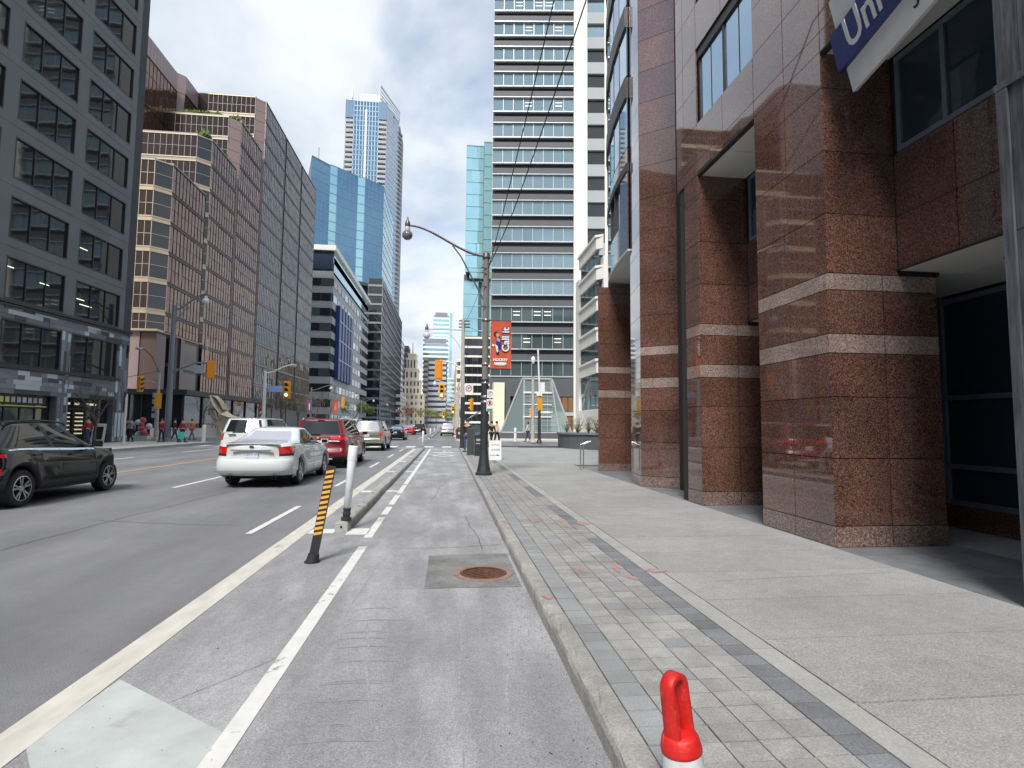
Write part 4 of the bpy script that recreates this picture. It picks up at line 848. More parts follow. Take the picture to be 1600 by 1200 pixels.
# dark banded tower
A_ = math.radians(6.5); pR = Vector((17.15, 75, 0)); xl = AY(769, 300, 76.4); pT = Vector((xl[0], 76.4, 0)); wt_ = Wall(pT, pR)
dk = thing('dark_banded_tower', 'dark grey office tower with teal ribbon windows above the glass entrance', 'tower', (11, 76, 0))
back = wt_.n*-34; b = MB((11, 76, 0)); b.prism([tuple(p)[:2] for p in (pT-wt_.n*.5, pR-wt_.n*.5, pR+back, pT+back)], 0, 80); b.build('body', 'panel_darkgrey', dk)
LT = wt_.len
for k in range(19):
    z = 8.4+3.8*k+(.0); zg = z+2.05
    wt_.box('sill', (0, LT), (-.4, .14), (z-.16, z), 'metal_light', dk); wt_.box('head_line', (0, LT), (-.4, .12), (zg, zg+.10), 'metal_light', dk)
    wt_.box('spandrel', (0, LT), (-.4, .0), (zg+.10, zg+.98), 'panel_grey', dk)
    for j in range(8):
        a, c = LT*j/8, LT*(j+1)/8
        if z < 62: wt_.box('pane', (a+.03, c-.03), (-.28, -.25), (z, zg), 'glass_tower' if z > 18 else 'glass_green', dk, tilt=.008)
        if z < 62 and j: wt_.box('mullion', (a-.03, a+.03), (-.26, -.12), (z, zg), 'metal_light', dk)
    if k in (1, 2, 10, 13, 14):
        for j in ((1, 3), (3, 6), (2, 4, 5))[k % 3]: wt_.box('lit_strip', (LT*j/8+.25, LT*(j+1)/8-.25), (-.24, -.23), (z+.9, z+.98), 'ceiling_light', dk); wt_.box('lit_strip', (LT*j/8+.25, LT*(j+1)/8-.25), (-.24, -.23), (z+1.4, z+1.48), 'ceiling_light', dk)  # thin glowing strips set on the panes as lit ceiling lights
Wall(pT+back, pT).box('side_wall', (0, 33.5), (-.3, .05), (0, 78), 'stone_white', dk)  # unseen pale wall added for the grey tower's windows to reflect
wt_.box('white_pier', (LT-.02, LT+1.9), (-2, .35), (0, 66), 'stone_white', dk)
for k in range(19):
    z = 8.4+3.8*k-3.8; wt_.box('white_spandrel', (LT+1.9, LT+6), (-2, 0), (z+1.9, z+3.6), 'stone_grey', dk); wt_.box('side_pane', (LT+1.92, LT+6), (-.5, -.4), (z-.2, z+1.9), 'glass_office' if k < 14 else 'glass_tower', dk, tilt=.01)
wt_.box('side_wall', (LT+4.4, LT+16), (-.4, .05), (0, 78), 'stone_white', dk)  # hidden stone wall added to widen the beige reflection in the grey tower
wt_.box('ground_band', (0, LT), (-.4, .02), (5.6, 8.2), 'panel_grey', dk)
wt_.box('lobby_glass', (LT*.6, LT), (-.3, -.2), (.1, 5.6), 'glass_green', dk)
for j in range(4): wt_.box('wood_door', (LT*.72+j*.85, LT*.72+.7+j*.85), (-.15, -.1), (3.5, 5.5), 'wood_door', dk); wt_.box('wood_door', (LT*.8+j*.7, LT*.8+.55+j*.7), (-.15, -.1), (.3, 2.9), 'wood_door', dk)
wt_.box('lobby_beam', (LT*.6, LT), (-.2, .02), (2.95, 3.45), 'metal_light', dk)
box('stone_pylon', (5.7, 7.1), (70, 72), (.1, 7.0), 'stone_beige', dk); box('stone_pylon', (7.1, 7.9), (70.6, 73), (.1, 6.6), 'panel_grey', dk)
# glass entrance pyramid
ge = thing('glass_entrance', 'sloped glass pyramid entrance at the foot of the dark banded tower', 'entrance', (10, 63, 0))
y0_, y1_ = 62.5, 69.5; bl_, br_ = AY(782, 690, y0_)[0], AY(893, 690, y0_)[0]; cl_, crr = AY(816, 640, y0_)[0], AY(862, 640, y0_)[0]; zt_ = AY(838, 592, y0_)[1]; zm_ = AY(838, 612, y0_)[1]
b = MB((10, 63, 0)); T_ = [(cl_, y0_, zt_), (crr, y0_, zt_)]; B_ = [(bl_, y0_, .75), (br_, y0_, .75)]
for p, q in ((B_[0], T_[0]), (B_[1], T_[1]), (T_[0], T_[1]), (B_[0], B_[1]), ((cl_+.2, y0_, .75), (cl_+.2, y0_, zt_)), ((crr+.9, y0_, .75), (crr-.1, y0_, zt_))): b.tube([p, q], .11, 6)
b.build('frame', 'metal_light', ge)
b = MB((10, 63, 0)); b.box((cl_+.1, crr), (y0_-.1, y0_+.1), (zm_-.2, zm_)); b.box((cl_+.1, crr), (y0_-.1, y0_+.1), (2.5, 2.62)); b.box((cl_+.1, crr), (y0_-.1, y0_+.1), (3.9, 4.0)); b.build('transom', 'white_paint', ge)
b = MB((10, 63, 0)); b.use('glass_entry'); b.face([B_[0], (cl_+.2, y0_+.05, .75), (cl_+.2, y0_+.05, zt_), T_[0]]); b.build('glass_panel', None, ge)
b = MB((10, 63, 0)); b.use('glass_entry'); b.face([(crr+.8, y0_+.05, .75), B_[1], T_[1], (crr, y0_+.05, zt_)]); b.build('glass_panel', None, ge)
b = MB((10, 63, 0)); b.use('glass_entry'); b.face([(cl_+.2, y0_+.05, .75), (crr+.8, y0_+.05, .75), (crr, y0_+.05, zt_), (cl_+.2, y0_+.05, zt_)]); b.build('glass_panel', None, ge)
for k in range(9): box('louvre', (cl_+.3, crr-.05+.07*(9-k)), (y0_-.02, y0_+.02), (.95+k*.55, 1.0+k*.55), 'metal_light', ge)
for k in range(1, 5): box('glazing_bar', (cl_+.2+(crr-cl_)*k/5, cl_+.24+(crr-cl_)*k/5), (y0_-.02, y0_+.03), (.75, zm_), 'metal_light', ge)
box('plinth', (bl_-.6, br_+3), (y0_-1.0, y0_+.2), (.1, .74), 'panel_grey', ge); b = MB((10, 63, 0)); b.prism([(bl_+1, y1_), (bl_, y0_+.3), (br_, y0_+.3), (br_-1, y1_+2)], .1, 1); b.build('base', 'panel_grey', ge)
b = MB((10, 63, 0)); b.face([B_[0], T_[0], (cl_+1, 75, zt_), (bl_+1.5, 75, .75)]); b.face([T_[1], B_[1], (br_-1, 75, .75), (crr-1, 75, zt_)]); b.face([T_[0], T_[1], (crr-1, 75, zt_), (cl_+1, 75, zt_)]); b.build('side_glass', 'glass_entry', ge)
# white stone block with bay windows
wb = thing('white_stone_block', 'sunlit white stone building with bay window bands on the right', 'building', (16, 54, 0))
b = MB((16, 54, 0)); b.box((14.3, 30), (50, 60), (0, 17.6)); b.build('wall', 'stone_white', wb); b = MB((16, 54, 0)); b.box((14.0, 14.3), (50, 60), (0, 3.2)); b.box((14.05, 14.3), (58.9, 60.4), (0, 17.6)); b.build('pier', 'stone_white', wb)
for k in range(5):
    z = 4.9+2.95*k
    b = MB((16, 54, 0)); b.prism([(14.3, 50), (13.75, 50.6), (13.75, 57.6), (14.3, 58.4)][::-1], z+1.65, z+2.95); b.build('bay_spandrel', 'stone_white', wb)
    b = MB((16, 54, 0)); b.prism([(14.3, 50), (13.6, 50.5), (13.6, 57.7), (14.3, 58.6)][::-1], z+2.75, z+2.97); b.build('cornice', 'stone_white', wb)
    for j in range(4): box('window', (13.95, 14.05), (50.6+j*1.75, 52.2+j*1.75), (z, z+1.65), 'glass_green', wb)
for j in range(4): box('window', (14.1, 14.29), (50.6+j*1.9, 52.0+j*1.9), (1.4, 4.6), 'glass_tower', wb)
# stone planter with shrubs at the corner
pt = thing('stone_planter', 'curved dark granite planter with budding shrubs beside the granite building', 'planter', (9, 34, .13))
cx_, cy_ = 10.6, 36.5; b = MB((9, 34, .13)); arc = [(cx_+3.2*math.cos(t), cy_+4.2*math.sin(t)) for t in [math.pi*(.5+k/14) for k in range(15)]]
b.prism(arc+[(14, cy_-4.2), (14, cy_+4.2)], .12, 1.03); b.build('wall', 'planter_stone', pt)
b = MB((9, 34, .13)); b.prism([((x-cx_)*1.03+cx_, (y_-cy_)*1.03+cy_) for x, y_ in arc]+[(14, cy_-4.3), (14, cy_+4.3)], 1.03, 1.13); b.build('coping', 'slate_tile', pt)
rr = random.Random(8)
for i, (x, y_, lb) in enumerate(((7.95, 36.8, 'reddish twiggy shrub at the left end of the stone planter'), (8.25, 34.9, 'yellow green shrub second from the left in the stone planter'), (8.7, 33.9, 'bare twiggy shrub in the middle of the stone planter'), (9.1, 33.4, 'reddish shrub right of the middle of the stone planter'), (9.5, 33.2, 'yellow green shrub against the granite building in the planter'))):
    sh = thing('shrub', lb, 'shrub', (x, y_, 1.1), 'shrubs in the corner planter')
    b = MB((x, y_, 1.1)); lf = MB((x, y_, 1.1))
    for k in range(26):
        a = rr.uniform(0, 6.28); h = rr.uniform(.35, 1.15); r = rr.uniform(.05, .5); e = (x+r*math.cos(a), y_+r*math.sin(a), 1.1+h); b.tube([(x, y_, 1.08), ((x+e[0])/2+.03, (y_+e[1])/2, 1.1+h*.6), e], [.012, .008, .004], 4)
        for _ in range(12):
            t = rr.uniform(.4, 1.05); c = Vector((x+(e[0]-x)*t+rr.gauss(0, .05), y_+(e[1]-y_)*t+rr.gauss(0, .05), 1.1+h*t+rr.gauss(0, .04))); s = .028; lf.face([c+Vector((rr.gauss(0, s), rr.gauss(0, s), rr.gauss(0, s))) for _ in range(3)])
    b.build('stem', 'twig_red' if i % 3 == 0 else 'bark', sh); lf.build('foliage', 'twig_green', sh, kind='stuff')

# ------------------------------------------------------------------ unseen blocks added behind the camera to darken reflections
tower('reflection_block', 'unseen dark office block added on the left behind the camera for reflections', -60, -25, -75, 4, 24, 'glass_office', 'far_grey', 'far_grey', fh=3.8, gh=2.2, du=3, sides=('r',))
rb2 = Wall((60, -190), (-70, -190)); T = thing('rear_reflection_block', 'unseen grey office block added across the street behind the camera for reflections', 'building', (0, -200, 0)); b = MB((0, -200, 0)); b.box((-70, 60), (-220, -190), (0, 50)); b.build('body', 'far_grey', T)
for k in range(11): rb2.box('window_band', (0, 130), (-.2, .1), (3+4*k, 5.2+4*k), 'glass_office', T)
# ------------------------------------------------------------------ kerb barrier and posts
for i in range(15):
    y0 = 8.35+i*1.86; n_ = ['first concrete kerb block of the bike lane barrier, with a bolt hole in its end', 'concrete kerb block in the bike lane barrier'][min(i, 1)]
    if i == 14: n_ = 'last concrete kerb block of the bike lane barrier before the crosswalk'
    t = thing('barrier_kerb', n_, 'kerb block', (-1.49, y0, 0), 'concrete blocks of the bike lane barrier')
    b = MB((-1.49, y0, 0)); x0, x1 = -1.585, -1.395; e = .035; L_ = 1.84; j = random.uniform(-.012, .012)
    prof = [(x0, 0), (x0, .10), (x0+.015, .13), (x0+.05, .145), (x1-.05, .145), (x1-.015, .13), (x1, .10), (x1, 0)]
    st_ = [(0, .9), (.03, 1), (L_-.03, 1), (L_, .9)]; K = 8
    for s_, q in st_:
        for px, pz in prof: b.v.append(((px+1.49)*(.93+.07*(q == 1))+j, s_, pz*q if q < 1 else pz))
    for a in range(3):
        for k in range(K-1): b.f.append((a*K+k, a*K+k+1, (a+1)*K+k+1, (a+1)*K+k)); b.m.append(0)
    b.f.append(tuple(range(K))[::-1]); b.m.append(0); b.f.append(tuple(3*K+k for k in range(K))); b.m.append(0)
    me_ = b.build('block', 'barrier_concrete', t)
    for yy in (.25, L_-.25):
        b = MB((-1.49, y0, 0)); b.lathe((-1.49+j, y0+yy, .1455), [(0, .002), (.022, .002), (.028, 0)], 8); b.build('bolt_hole', 'dark_hole', t)
    if i == 0: b = MB((-1.49, y0, 0)); b.lathe((-1.49, y0-.002, .075), [(.0, .0), (.018, .0)], 10, 'y'); b.build('bolt_hole', 'dark_hole', t)
def slant(p, top, h): return [Vector(p)+(Vector(top)-Vector(p))*t for t in h]
p = Vector((-1.478, 6.58, .0)); q = Vector((-1.30, 6.58, 1.07))
t = thing('striped_marker', 'leaning black post with diagonal orange stripes standing before the kerb barrier', 'delineator', tuple(p))
d = (q-p).normalized(); rx_ = Vector((d.z, 0, -d.x)); ry_ = Vector((0, 1, 0))
def slab(name, a, c, w_, th, mt, under=None, T=t, p=p):
    b = MB(tuple(p)); vs = [p+d*h+rx_*(sx*w_/2)+ry_*(sy*th/2) for h in (a, c) for sy in (-1, 1) for sx in (-1, 1)]; b.v += [tuple(v-p) for v in vs]
    for f in ((0, 2, 3, 1), (4, 5, 7, 6), (0, 1, 5, 4), (2, 6, 7, 3), (0, 4, 6, 2), (1, 3, 7, 5)): b.f.append(f); b.m.append(0)
    return b.build(name, mt, T)
slab('post', .08, 1.085, .092, .05, 'flex_black'); b = MB(tuple(p)); b.tube([p+Vector((0, 0, .0)), p+d*.10], [.075, .06], 14); b.build('base', 'flex_black', t)
b = MB(tuple(p)); b.lathe(p, [(.085, .0), (.085, .018), (.06, .022)], 16); b.build('base_plate', 'rubber', t)
hw = .042
for k in range(13):
    h = .30+k*.058; b = MB(tuple(p)); pts = [(-hw, h-.0), (hw, h+.03), (hw, h+.03+.030), (-hw, h+.030)]
    b.face([p+d*z+rx_*x-ry_*.028 for x, z in pts]); b.build('orange_stripe', 'flex_orange', t)
def white_post(x, y, z0, x1, z1, label, w0=.098):
    t = thing('flexible_post', label, 'bollard', (x, y, z0)); p = Vector((x, y, z0)); q = Vector((x1, y, z1)); d = (q-p)
    b = MB(tuple(p)); b.tube([p+d*.16, p+d*.985, q], [w0*.52, w0*.72, w0*.66], 14); b.build('post', 'flex_post', t, smooth=True)
    b = MB(tuple(p)); b.tube([p, p+d*.04, p+d*.05, p+d*.10, p+d*.11, p+d*.165], [w0*.75, w0*.75, w0*.5, w0*.62, w0*.5, w0*.6], 12); b.build('hinge', 'flex_black', t)
    b = MB(tuple(p)); b.tube([p+d*.80, p+d*.87], w0*.72, 14, False); b.build('reflective_band', 'sign_white', t)
    return t
white_post(-1.45, 8.5, .145, -1.375, 1.23, 'tall white flexible post on the near end of the kerb barrier'); white_post(-1.52, 35.4, .0, -1.5, 1.15, 'white flexible post at the far end of the kerb barrier', .09)
for k, (y_, l) in enumerate(((64, 'white flexible post just beyond the intersection'), (84, 'white flexible post second beyond the intersection'), (108, 'white flexible post third beyond the intersection'), (135, 'white flexible post furthest down the bike lane'))): white_post(-1.9, y_, .0, -1.9, 1.15, l, .12)
for k in range(30):
    o = box('kerb_block', (-2.0, -1.8), (66+k*3, 68.6+k*3), (0, .15), 'barrier_concrete'); props(o, 'sunlit concrete kerb block far beyond the intersection', 'kerb block', 'far concrete kerb blocks beyond the intersection')
# red loop top channelizer close to the camera
cp = Vector((.873, 1.97, .13)); lean = Vector((-.115, .0, 1)).normalized(); sx_ = Vector((1, .0, .115)).normalized()
t = thing('traffic_delineator', 'bright red loop handled delineator with a white collar in the near foreground', 'delineator', tuple(cp))
def cl(h): return cp+lean*h
b = MB(tuple(cp)); b.tube([cl(.04), cl(.14), cl(.295)], [.085, .078, .069], 28, False); b.build('white_collar', 'flex_white', t, smooth=True)
b = MB(tuple(cp)); b.lathe(cp, [(0, .05), (.12, .05), (.17, .04), (.18, .0)], 24); b.build('base', 'rubber', t)
b = MB(tuple(cp)); b.tube([cl(.283), cl(.288), cl(.30), cl(.335), cl(.346), cl(.35)], [.066, .071, .072, .064, .058, .0], 28, False); b.build('cap', 'flex_red', t, smooth=True)
# loop handle: a flat strap bent into an inverted U, seen three quarters on
ax = Vector((.86, .50, 0)).normalized(); ax = (ax-lean*ax.dot(lean)).normalized(); wd = lean.cross(ax)
path = []
for k in range(7): path.append((-.038, .33+k*.029))
for k in range(1, 12): a = math.pi*(1-k/12); path.append((.038*math.cos(a), .504+.036*math.sin(a)*1.05))
for k in range(7): path.append((.038, .504-k*.029))
b = MB(tuple(cp)); n0 = 0; sec = [(-.030, -.005), (-.025, -.0125), (.025, -.0125), (.030, -.005), (.030, .005), (.025, .0125), (-.025, .0125), (-.030, .005)]
for i, (u, h) in enumerate(path):
    pu, ph = path[max(i-1, 0)]; nu_, nh = path[min(i+1, len(path)-1)]; tx, tz = nu_-pu, nh-ph; l_ = math.hypot(tx, tz); nx, nz = -tz/l_, tx/l_
    for w_, e in sec:
        ww = w_*(1.12-.25*(h-.3)/.28) if abs(h-.3) else w_
        pnt = cl(h)+ax*u+(ax*nx+lean*nz)*e+wd*ww; b.v.append(tuple(pnt-cp))
K = 8
for i in range(len(path)-1):
    for k in range(K): k2 = (k+1) % K; b.f.append((i*K+k, i*K+k2, (i+1)*K+k2, (i+1)*K+k)); b.m.append(0)
o = b.build('loop_handle', 'flex_red', t, smooth=True); bm = bmesh.new(); bm.from_mesh(o.data); bmesh.ops.recalc_face_normals(bm, faces=bm.faces); bm.to_mesh(o.data); bm.free()
b = MB(tuple(cp)); b.tube([cl(.33)+ax*.02+wd*.02, cl(.46)+ax*.026+wd*.02], [.009, .006], 8); b.build('web', 'flex_red', t)
# ------------------------------------------------------------------ lamps, poles and signals
def arc(p, q, sag, n=14, pw=2.):
    """an S-curved bracket arm from pole top p out to q"""
    p, q = Vector(p), Vector(q); out = []
    for i in range(n+1): s = i/n; z = p.z+(q.z-p.z)*(3*s*s-2*s**3); out.append((p.x+(q.x-p.x)*s, p.y+(q.y-p.y)*s, z))
    return out
def lamp_head(T, q, mt='lamp_glass_dark', s=1.):
    b = MB(tuple(T.location)); b.lathe(q, [(0, .34*s), (.02*s, .32*s), (.035*s, .22*s), (.09*s, .12*s), (.10*s, .0), (.09*s, -.06*s)], 12); b.build('lamp_cap', 'lamp_metal', T, smooth=True)
    b = MB(tuple(T.location)); b.lathe(q, [(.088*s, -.06*s), (.10*s, -.14*s), (.09*s, -.2*s)], 16); b.build('lamp_neck', 'lamp_glass', T, smooth=True)
    b = MB(tuple(T.location)); b.lathe(q, [(.09*s, -.2*s), (.17*s, -.27*s), (.20*s, -.37*s), (.175*s, -.47*s), (.10*s, -.54*s), (.0, -.56*s)], 18); b.build('lamp_globe', mt, T, smooth=True)
def signal(T, c, face='front', s=1., mt='signal_yellow', lit=2, yaw=0., name='traffic_signal'):
    """three-lens head centred on c; the lenses face -Y for 'front'"""
    c = Vector(c); ca, sa = math.cos(yaw), math.sin(yaw); org = tuple(T.location); sg_ = -1 if face == 'front' else 1
    def tr(x, y, z): return (c.x+(x*ca-y*sa)*s, c.y+(x*sa+y*ca)*s, c.z+z*s)
    def bx(name, x, y, z, m_, under=None):
        o = box(name, (-.5*(x[1]-x[0])*s, .5*(x[1]-x[0])*s), (-.5*(y[1]-y[0])*s, .5*(y[1]-y[0])*s), (-.5*(z[1]-z[0])*s, .5*(z[1]-z[0])*s), m_, None)
        P_ = Vector(tr((x[0]+x[1])/2, (y[0]+y[1])/2, (z[0]+z[1])/2)); o.location = P_-T.location; o.rotation_euler = (0, 0, yaw); o.parent = T; return o
    bx('housing', (-.17, .17), (-.10, .10), (-.55, .55), mt); bx('backboard', (-.25, .25), (.05*-sg_-.01, .05*-sg_+.01), (-.63, .63), mt)
    for k, z in enumerate((.36, 0, -.36)):
        b = MB(org); y_ = sg_*.104; seg = 14; cen = tr(0, y_, z); m_ = 'lens_green' if (lit == k and k == 2) else ('lens_red' if lit == k else 'lens_off'); b.use(m_)
        b.face([tr(.125*math.cos(2*math.pi*i/seg), y_, z+.125*math.sin(2*math.pi*i/seg)) for i in range(seg)]); b.build('lens', None, T)
        b = MB(org); b.use(mt); y2 = sg_*.30; n = 9; V = [(.15*math.cos(math.pi*i/(n-1)), z+.15*math.sin(math.pi*i/(n-1))) for i in range(n)]
        for i in range(n-1): b.face([tr(V[i][0], y_, V[i][1]), tr(V[i+1][0], y_, V[i+1][1]), tr(V[i+1][0], y2, V[i+1][1]-.02), tr(V[i][0], y2, V[i][1]-.02)])
        b.build('visor', None, T)
# main lamp post on the right pavement
px_, py_ = 1.06, 16.14
t = thing('street_lamp', 'tall dark lamp post with an orange banner and a curved arm over the bike lane', 'street lamp', (px_, py_, .13), )
org = (px_, py_, .13)
b = MB(org); b.tube([(px_, py_, 2.4), (px_, py_, 6.55)], [.095, .085], 14, True); b.build('pole', 'pole_concrete', t, smooth=False)
b = MB(org); b.lathe((px_, py_, .13), [(.24, 0), (.24, .07), (.20, .10), (.17, .25), (.135, .5), (.115, .7), (.11, 2.3), (.10, 2.75)], 18); b.build('sleeve', 'pole_dark', t)
b = MB(org); b.lathe((px_, py_, 6.5), [(.0, .15), (.10, .12), (.12, 0), (.10, -.05)], 12); b.build('pole_cap', 'lamp_metal', t)
q = Vector((AY(638, 352, py_)[0], py_, AY(638, 352, py_)[1]))
b = MB(org); b.tube(arc((px_-.05, py_, 6.55), (q.x, q.y, q.z), 0), [.042]*4+[.036]*6+[.03]*5, 8); b.build('arm', 'lamp_metal', t)
b = MB(org); b.tube([(px_-.05, py_, 5.2), (px_-.35, py_, 5.75), (px_-.75, py_, 6.5), (px_-1.0, py_, 6.82)], .022, 6); b.build('brace', 'lamp_metal', t)
lamp_head(t, q+Vector((-.02, 0, 0)), 'lamp_glass_dark', .78)
for z in (4.62, 3.2): b = MB(org); b.tube([(px_, py_, z), (1.82, py_, z)], .018, 6); b.build('banner_rod', 'pole_dark', t)
for z in (2.2, 2.35, 2.75, 3.3, 4.6): b = MB(org); b.lathe((px_, py_, z), [(.118, 0), (.122, .01), (.122, .04), (.118, .05)], 14); b.build('strap', 'steel', t)
for z in (5.0, 5.6, 6.0, 6.15): b = MB(org); b.tube([(px_, py_-.1, z), (px_-.16, py_-.13, z+.02)], .014, 5); b.build('step_bolt', 'lamp_metal', t)
bn = thing('street_banner', 'orange banner reading Call it on the lamp post', 'banner', (1.5, py_-.02, 3.2))
b = MB((1.5, py_-.02, 3.2)); n = 10; vv = []
for i in range(n+1):
    for j in range(n+1): x = 1.225+.59*i/n; z = 3.21+1.40*j/n; b.v.append((x-1.5, .025*math.sin(i*.9+j*.5)*.4, z-3.2))
for i in range(n):
    for j in range(n): a = i*(n+1)+j; b.f.append((a, a+n+1, a+n+2, a+1)); b.m.append(0)
b.build('cloth', 'banner_red', bn)
yf = py_-.045
def btext(s, size, x, z, mt, rz=0, **k): return text('lettering', s, size, (x, yf, z), (math.pi/2, 0, 0) if not rz else (math.pi/2, -math.pi/2, 0), mt, bn, ext=.001, **k)
btext('Call it', .30, 1.66, 4.06, 'sign_navy', 1, bold=.022); o = text('lettering', 'Call it', .30, (1.66, yf-.008, 4.06), (math.pi/2, -math.pi/2, 0), 'sign_white', bn, ext=.001, bold=.008)
btext('HOCKEY', .105, 1.50, 3.46, 'sign_white', bold=.006)
b = MB((1.5, py_-.02, 3.2)); b.use('sign_white')
for x0, x1, z0, z1 in ((1.32, 1.68, 3.32, 3.39), (1.36, 1.64, 3.30, 3.315)): b.face([(x0, yf, z0), (x1, yf, z0), (x1, yf, z1), (x0, yf, z1)])
b.build('print', None, bn)
def disc(c, r, mt, sq=1., n=12, y=yf, ang=0): 
    b = MB((1.5, py_-.02, 3.2)); b.use(mt); b.face([(c[0]+r*math.cos(2*math.pi*i/n+ang), y, c[1]+r*sq*math.sin(2*math.pi*i/n+ang)) for i in range(n)]); b.build('print', None, bn)
def pl_(pts, mt, y=yf): b = MB((1.5, py_-.02, 3.2)); b.use(mt); b.face([(x, y, z) for x, z in pts]); b.build('print', None, bn)
disc((1.37, 4.22), .075, 'sign_black'); disc((1.415, 4.19), .055, 'skin', 1.1, y=yf-.002); pl_([(1.36, 4.10), (1.50, 4.12), (1.53, 3.86), (1.46, 3.74), (1.38, 3.86)], 'sign_navy', yf-.001); pl_([(1.40, 4.14), (1.50, 4.05), (1.46, 3.98), (1.38, 4.04)], 'skin', yf-.003)
pl_([(1.34, 3.92), (1.42, 3.86), (1.44, 3.70), (1.40, 3.68)], 'sign_white', yf-.004); disc((1.42, 3.66), .05, 'sign_black', y=yf-.002); pl_([(1.26, 3.93), (1.33, 3.90), (1.31, 3.85), (1.25, 3.87)], 'sign_white', yf-.002)
def plate(name, label, c, w_, h, mt='sign_white', group=None):
    T = thing(name, label, 'sign', c, group); box('panel', (c[0]-w_/2, c[0]+w_/2), (c[1]-.01, c[1]+.01), (c[2]-h/2, c[2]+h/2), mt, T); return T
def ring(T, c, r0_, r1_, y, mt, n=20):
    b = MB(tuple(T.location)); b.use(mt)
    for i in range(n):
        a, c2 = 2*math.pi*i/n, 2*math.pi*(i+1)/n; b.face([(c[0]+r0_*math.cos(a), y, c[1]+r0_*math.sin(a)), (c[0]+r1_*math.cos(a), y, c[1]+r1_*math.sin(a)), (c[0]+r1_*math.cos(c2), y, c[1]+r1_*math.sin(c2)), (c[0]+r0_*math.cos(c2), y, c[1]+r0_*math.sin(c2))])
    return b.build('symbol', None, T)
def mark(T, pts, y, mt): b = MB(tuple(T.location)); b.use(mt); b.face([(x, y, z) for x, z in pts]); return b.build('symbol', None, T)
s1 = plate('parking_sign', 'upper small white sign on the lamp post below the banner', (1.21, 15.98, 2.46), .18, .24); text('lettering', 'P', .13, (1.21, 15.965, 2.48), (math.pi/2, 0, 0), 'sign_blue', s1); ring(s1, (1.21, 2.46), .06, .072, 15.966, 'sign_red', 16)
s2 = plate('no_stopping_sign', 'lower white sign on the lamp post with a red ring and green bottom', (1.20, 15.98, 2.13), .19, .34); ring(s2, (1.20, 2.19), .055, .075, 15.966, 'sign_red'); mark(s2, [(1.175, 2.15), (1.225, 2.15), (1.225, 2.23), (1.175, 2.23)], 15.965, 'sign_black'); mark(s2, [(1.12, 1.97), (1.28, 1.97), (1.28, 2.03), (1.12, 2.03)], 15.966, 'sign_green')
# second pole with signal arm
t = thing('signal_pole', 'signal pole with a lamp and an arm at the right corner of the intersection', 'pole', (.93, 35, .13)); org = (.93, 35, .13)
b = MB(org); b.tube([(.93, 35, .13), (.93, 35, 3.3)], .14, 12); b.build('sleeve', 'pole_dark', t); b = MB(org); b.tube([(.93, 35, 3.3), (.87, 35, 8.25)], [.12, .10], 10); b.build('pole', 'pole_wood', t)
q = AY(667, 514, 35); b = MB(org); b.tube(arc((.85, 35, 7.55), (q[0], 35, q[1]), 0), .04, 6); b.build('arm', 'pole_pale', t); lamp_head(t, Vector((q[0], 35, q[1])), 'lamp_glass', 1.1)
b = MB(org); b.tube([(.85, 35, 6.2), (.4, 35, 6.9), (-.1, 35, 7.35)], .025, 5); b.build('brace', 'pole_pale', t)
q = AY(688, 563, 35); b = MB(org); b.tube([(.85, 35, q[1]-.6), (.3, 35, q[1]-.15), (q[0], 35, q[1])], .045, 6); b.build('signal_arm', 'white_paint', t)
for z in (8.1, 7.9, 7.7): box('insulator_arm', (.6, 1.3), (34.95, 35.05), (z, z+.06), 'pole_dark', t)
def sig_thing(label, px, py, Y, face, s, mt='signal_yellow', lit=2, yaw=0.):
    x, z = AY(px, py, Y); T = thing('traffic_signal', label, 'traffic light', (x, Y, z), 'traffic signals round the intersection'); signal(T, (x, Y, z), face, s, mt, lit, yaw); return T
sig_thing('orange traffic signal seen from behind on the arm over the bike lane', 685.5, 578, 34.8, 'back', .98, 'signal_orange')
sig_thing('yellow traffic signal facing the camera above the far bike lane, lowest lens lit', 690, 611, 60, 'front', 1.25)
sig_thing('yellow traffic signal turned sideways right of the no right turn sign', 737, 632, 52, 'back', .95, yaw=1.0)
sig_thing('orange traffic signal seen from behind on the long arm of the left corner pole', 329.5, 578, 44, 'back', 1.12, 'signal_orange')
sig_thing('traffic signal turned sideways left of the pink stone leg', 220, 600, 45, 'front', .95, yaw=1.1, lit=9)
sig_thing('yellow signal head low on the pale pole by the corner crowd', 247, 626, 46, 'back', .95, yaw=.4)
sig_thing('yellow traffic signal with a lit green arrow beside the blue street name sign', 448, 609, 60, 'front', 1.45)
sig_thing('yellow signals low on the dark pole before the glass entrance', 843.5, 631, 45, 'back', .92, yaw=.5)
sig_thing('small yellow signal on the pale wooden pole before the glass entrance', 831, 645, 48, 'back', .7, yaw=1.2)
sig_thing('distant yellow traffic signal left of the stone tower over the road', 535, 628, 105, 'back', 1.6, 'signal_orange')
sig_thing('small distant yellow signal above the bike lane', 708, 640, 120, 'front', 1.5); sig_thing('tiny distant signal low over the bike lane', 693, 648, 150, 'front', 1.4)
c = AY(732.5, 607, 34.8); s3 = plate('no_right_turn_sign', 'square white no right turn sign on the signal pole', (c[0], 34.8, c[1]), .55, .55); ring(s3, c, .15, .20, 34.78, 'sign_red'); mark(s3, [(c[0]-.06, c[1]-.10), (c[0]-.02, c[1]-.10), (c[0]-.02, c[1]+.01), (c[0]+.1, c[1]+.01), (c[0]+.1, c[1]+.06), (c[0]-.06, c[1]+.06)], 34.777, 'sign_black')
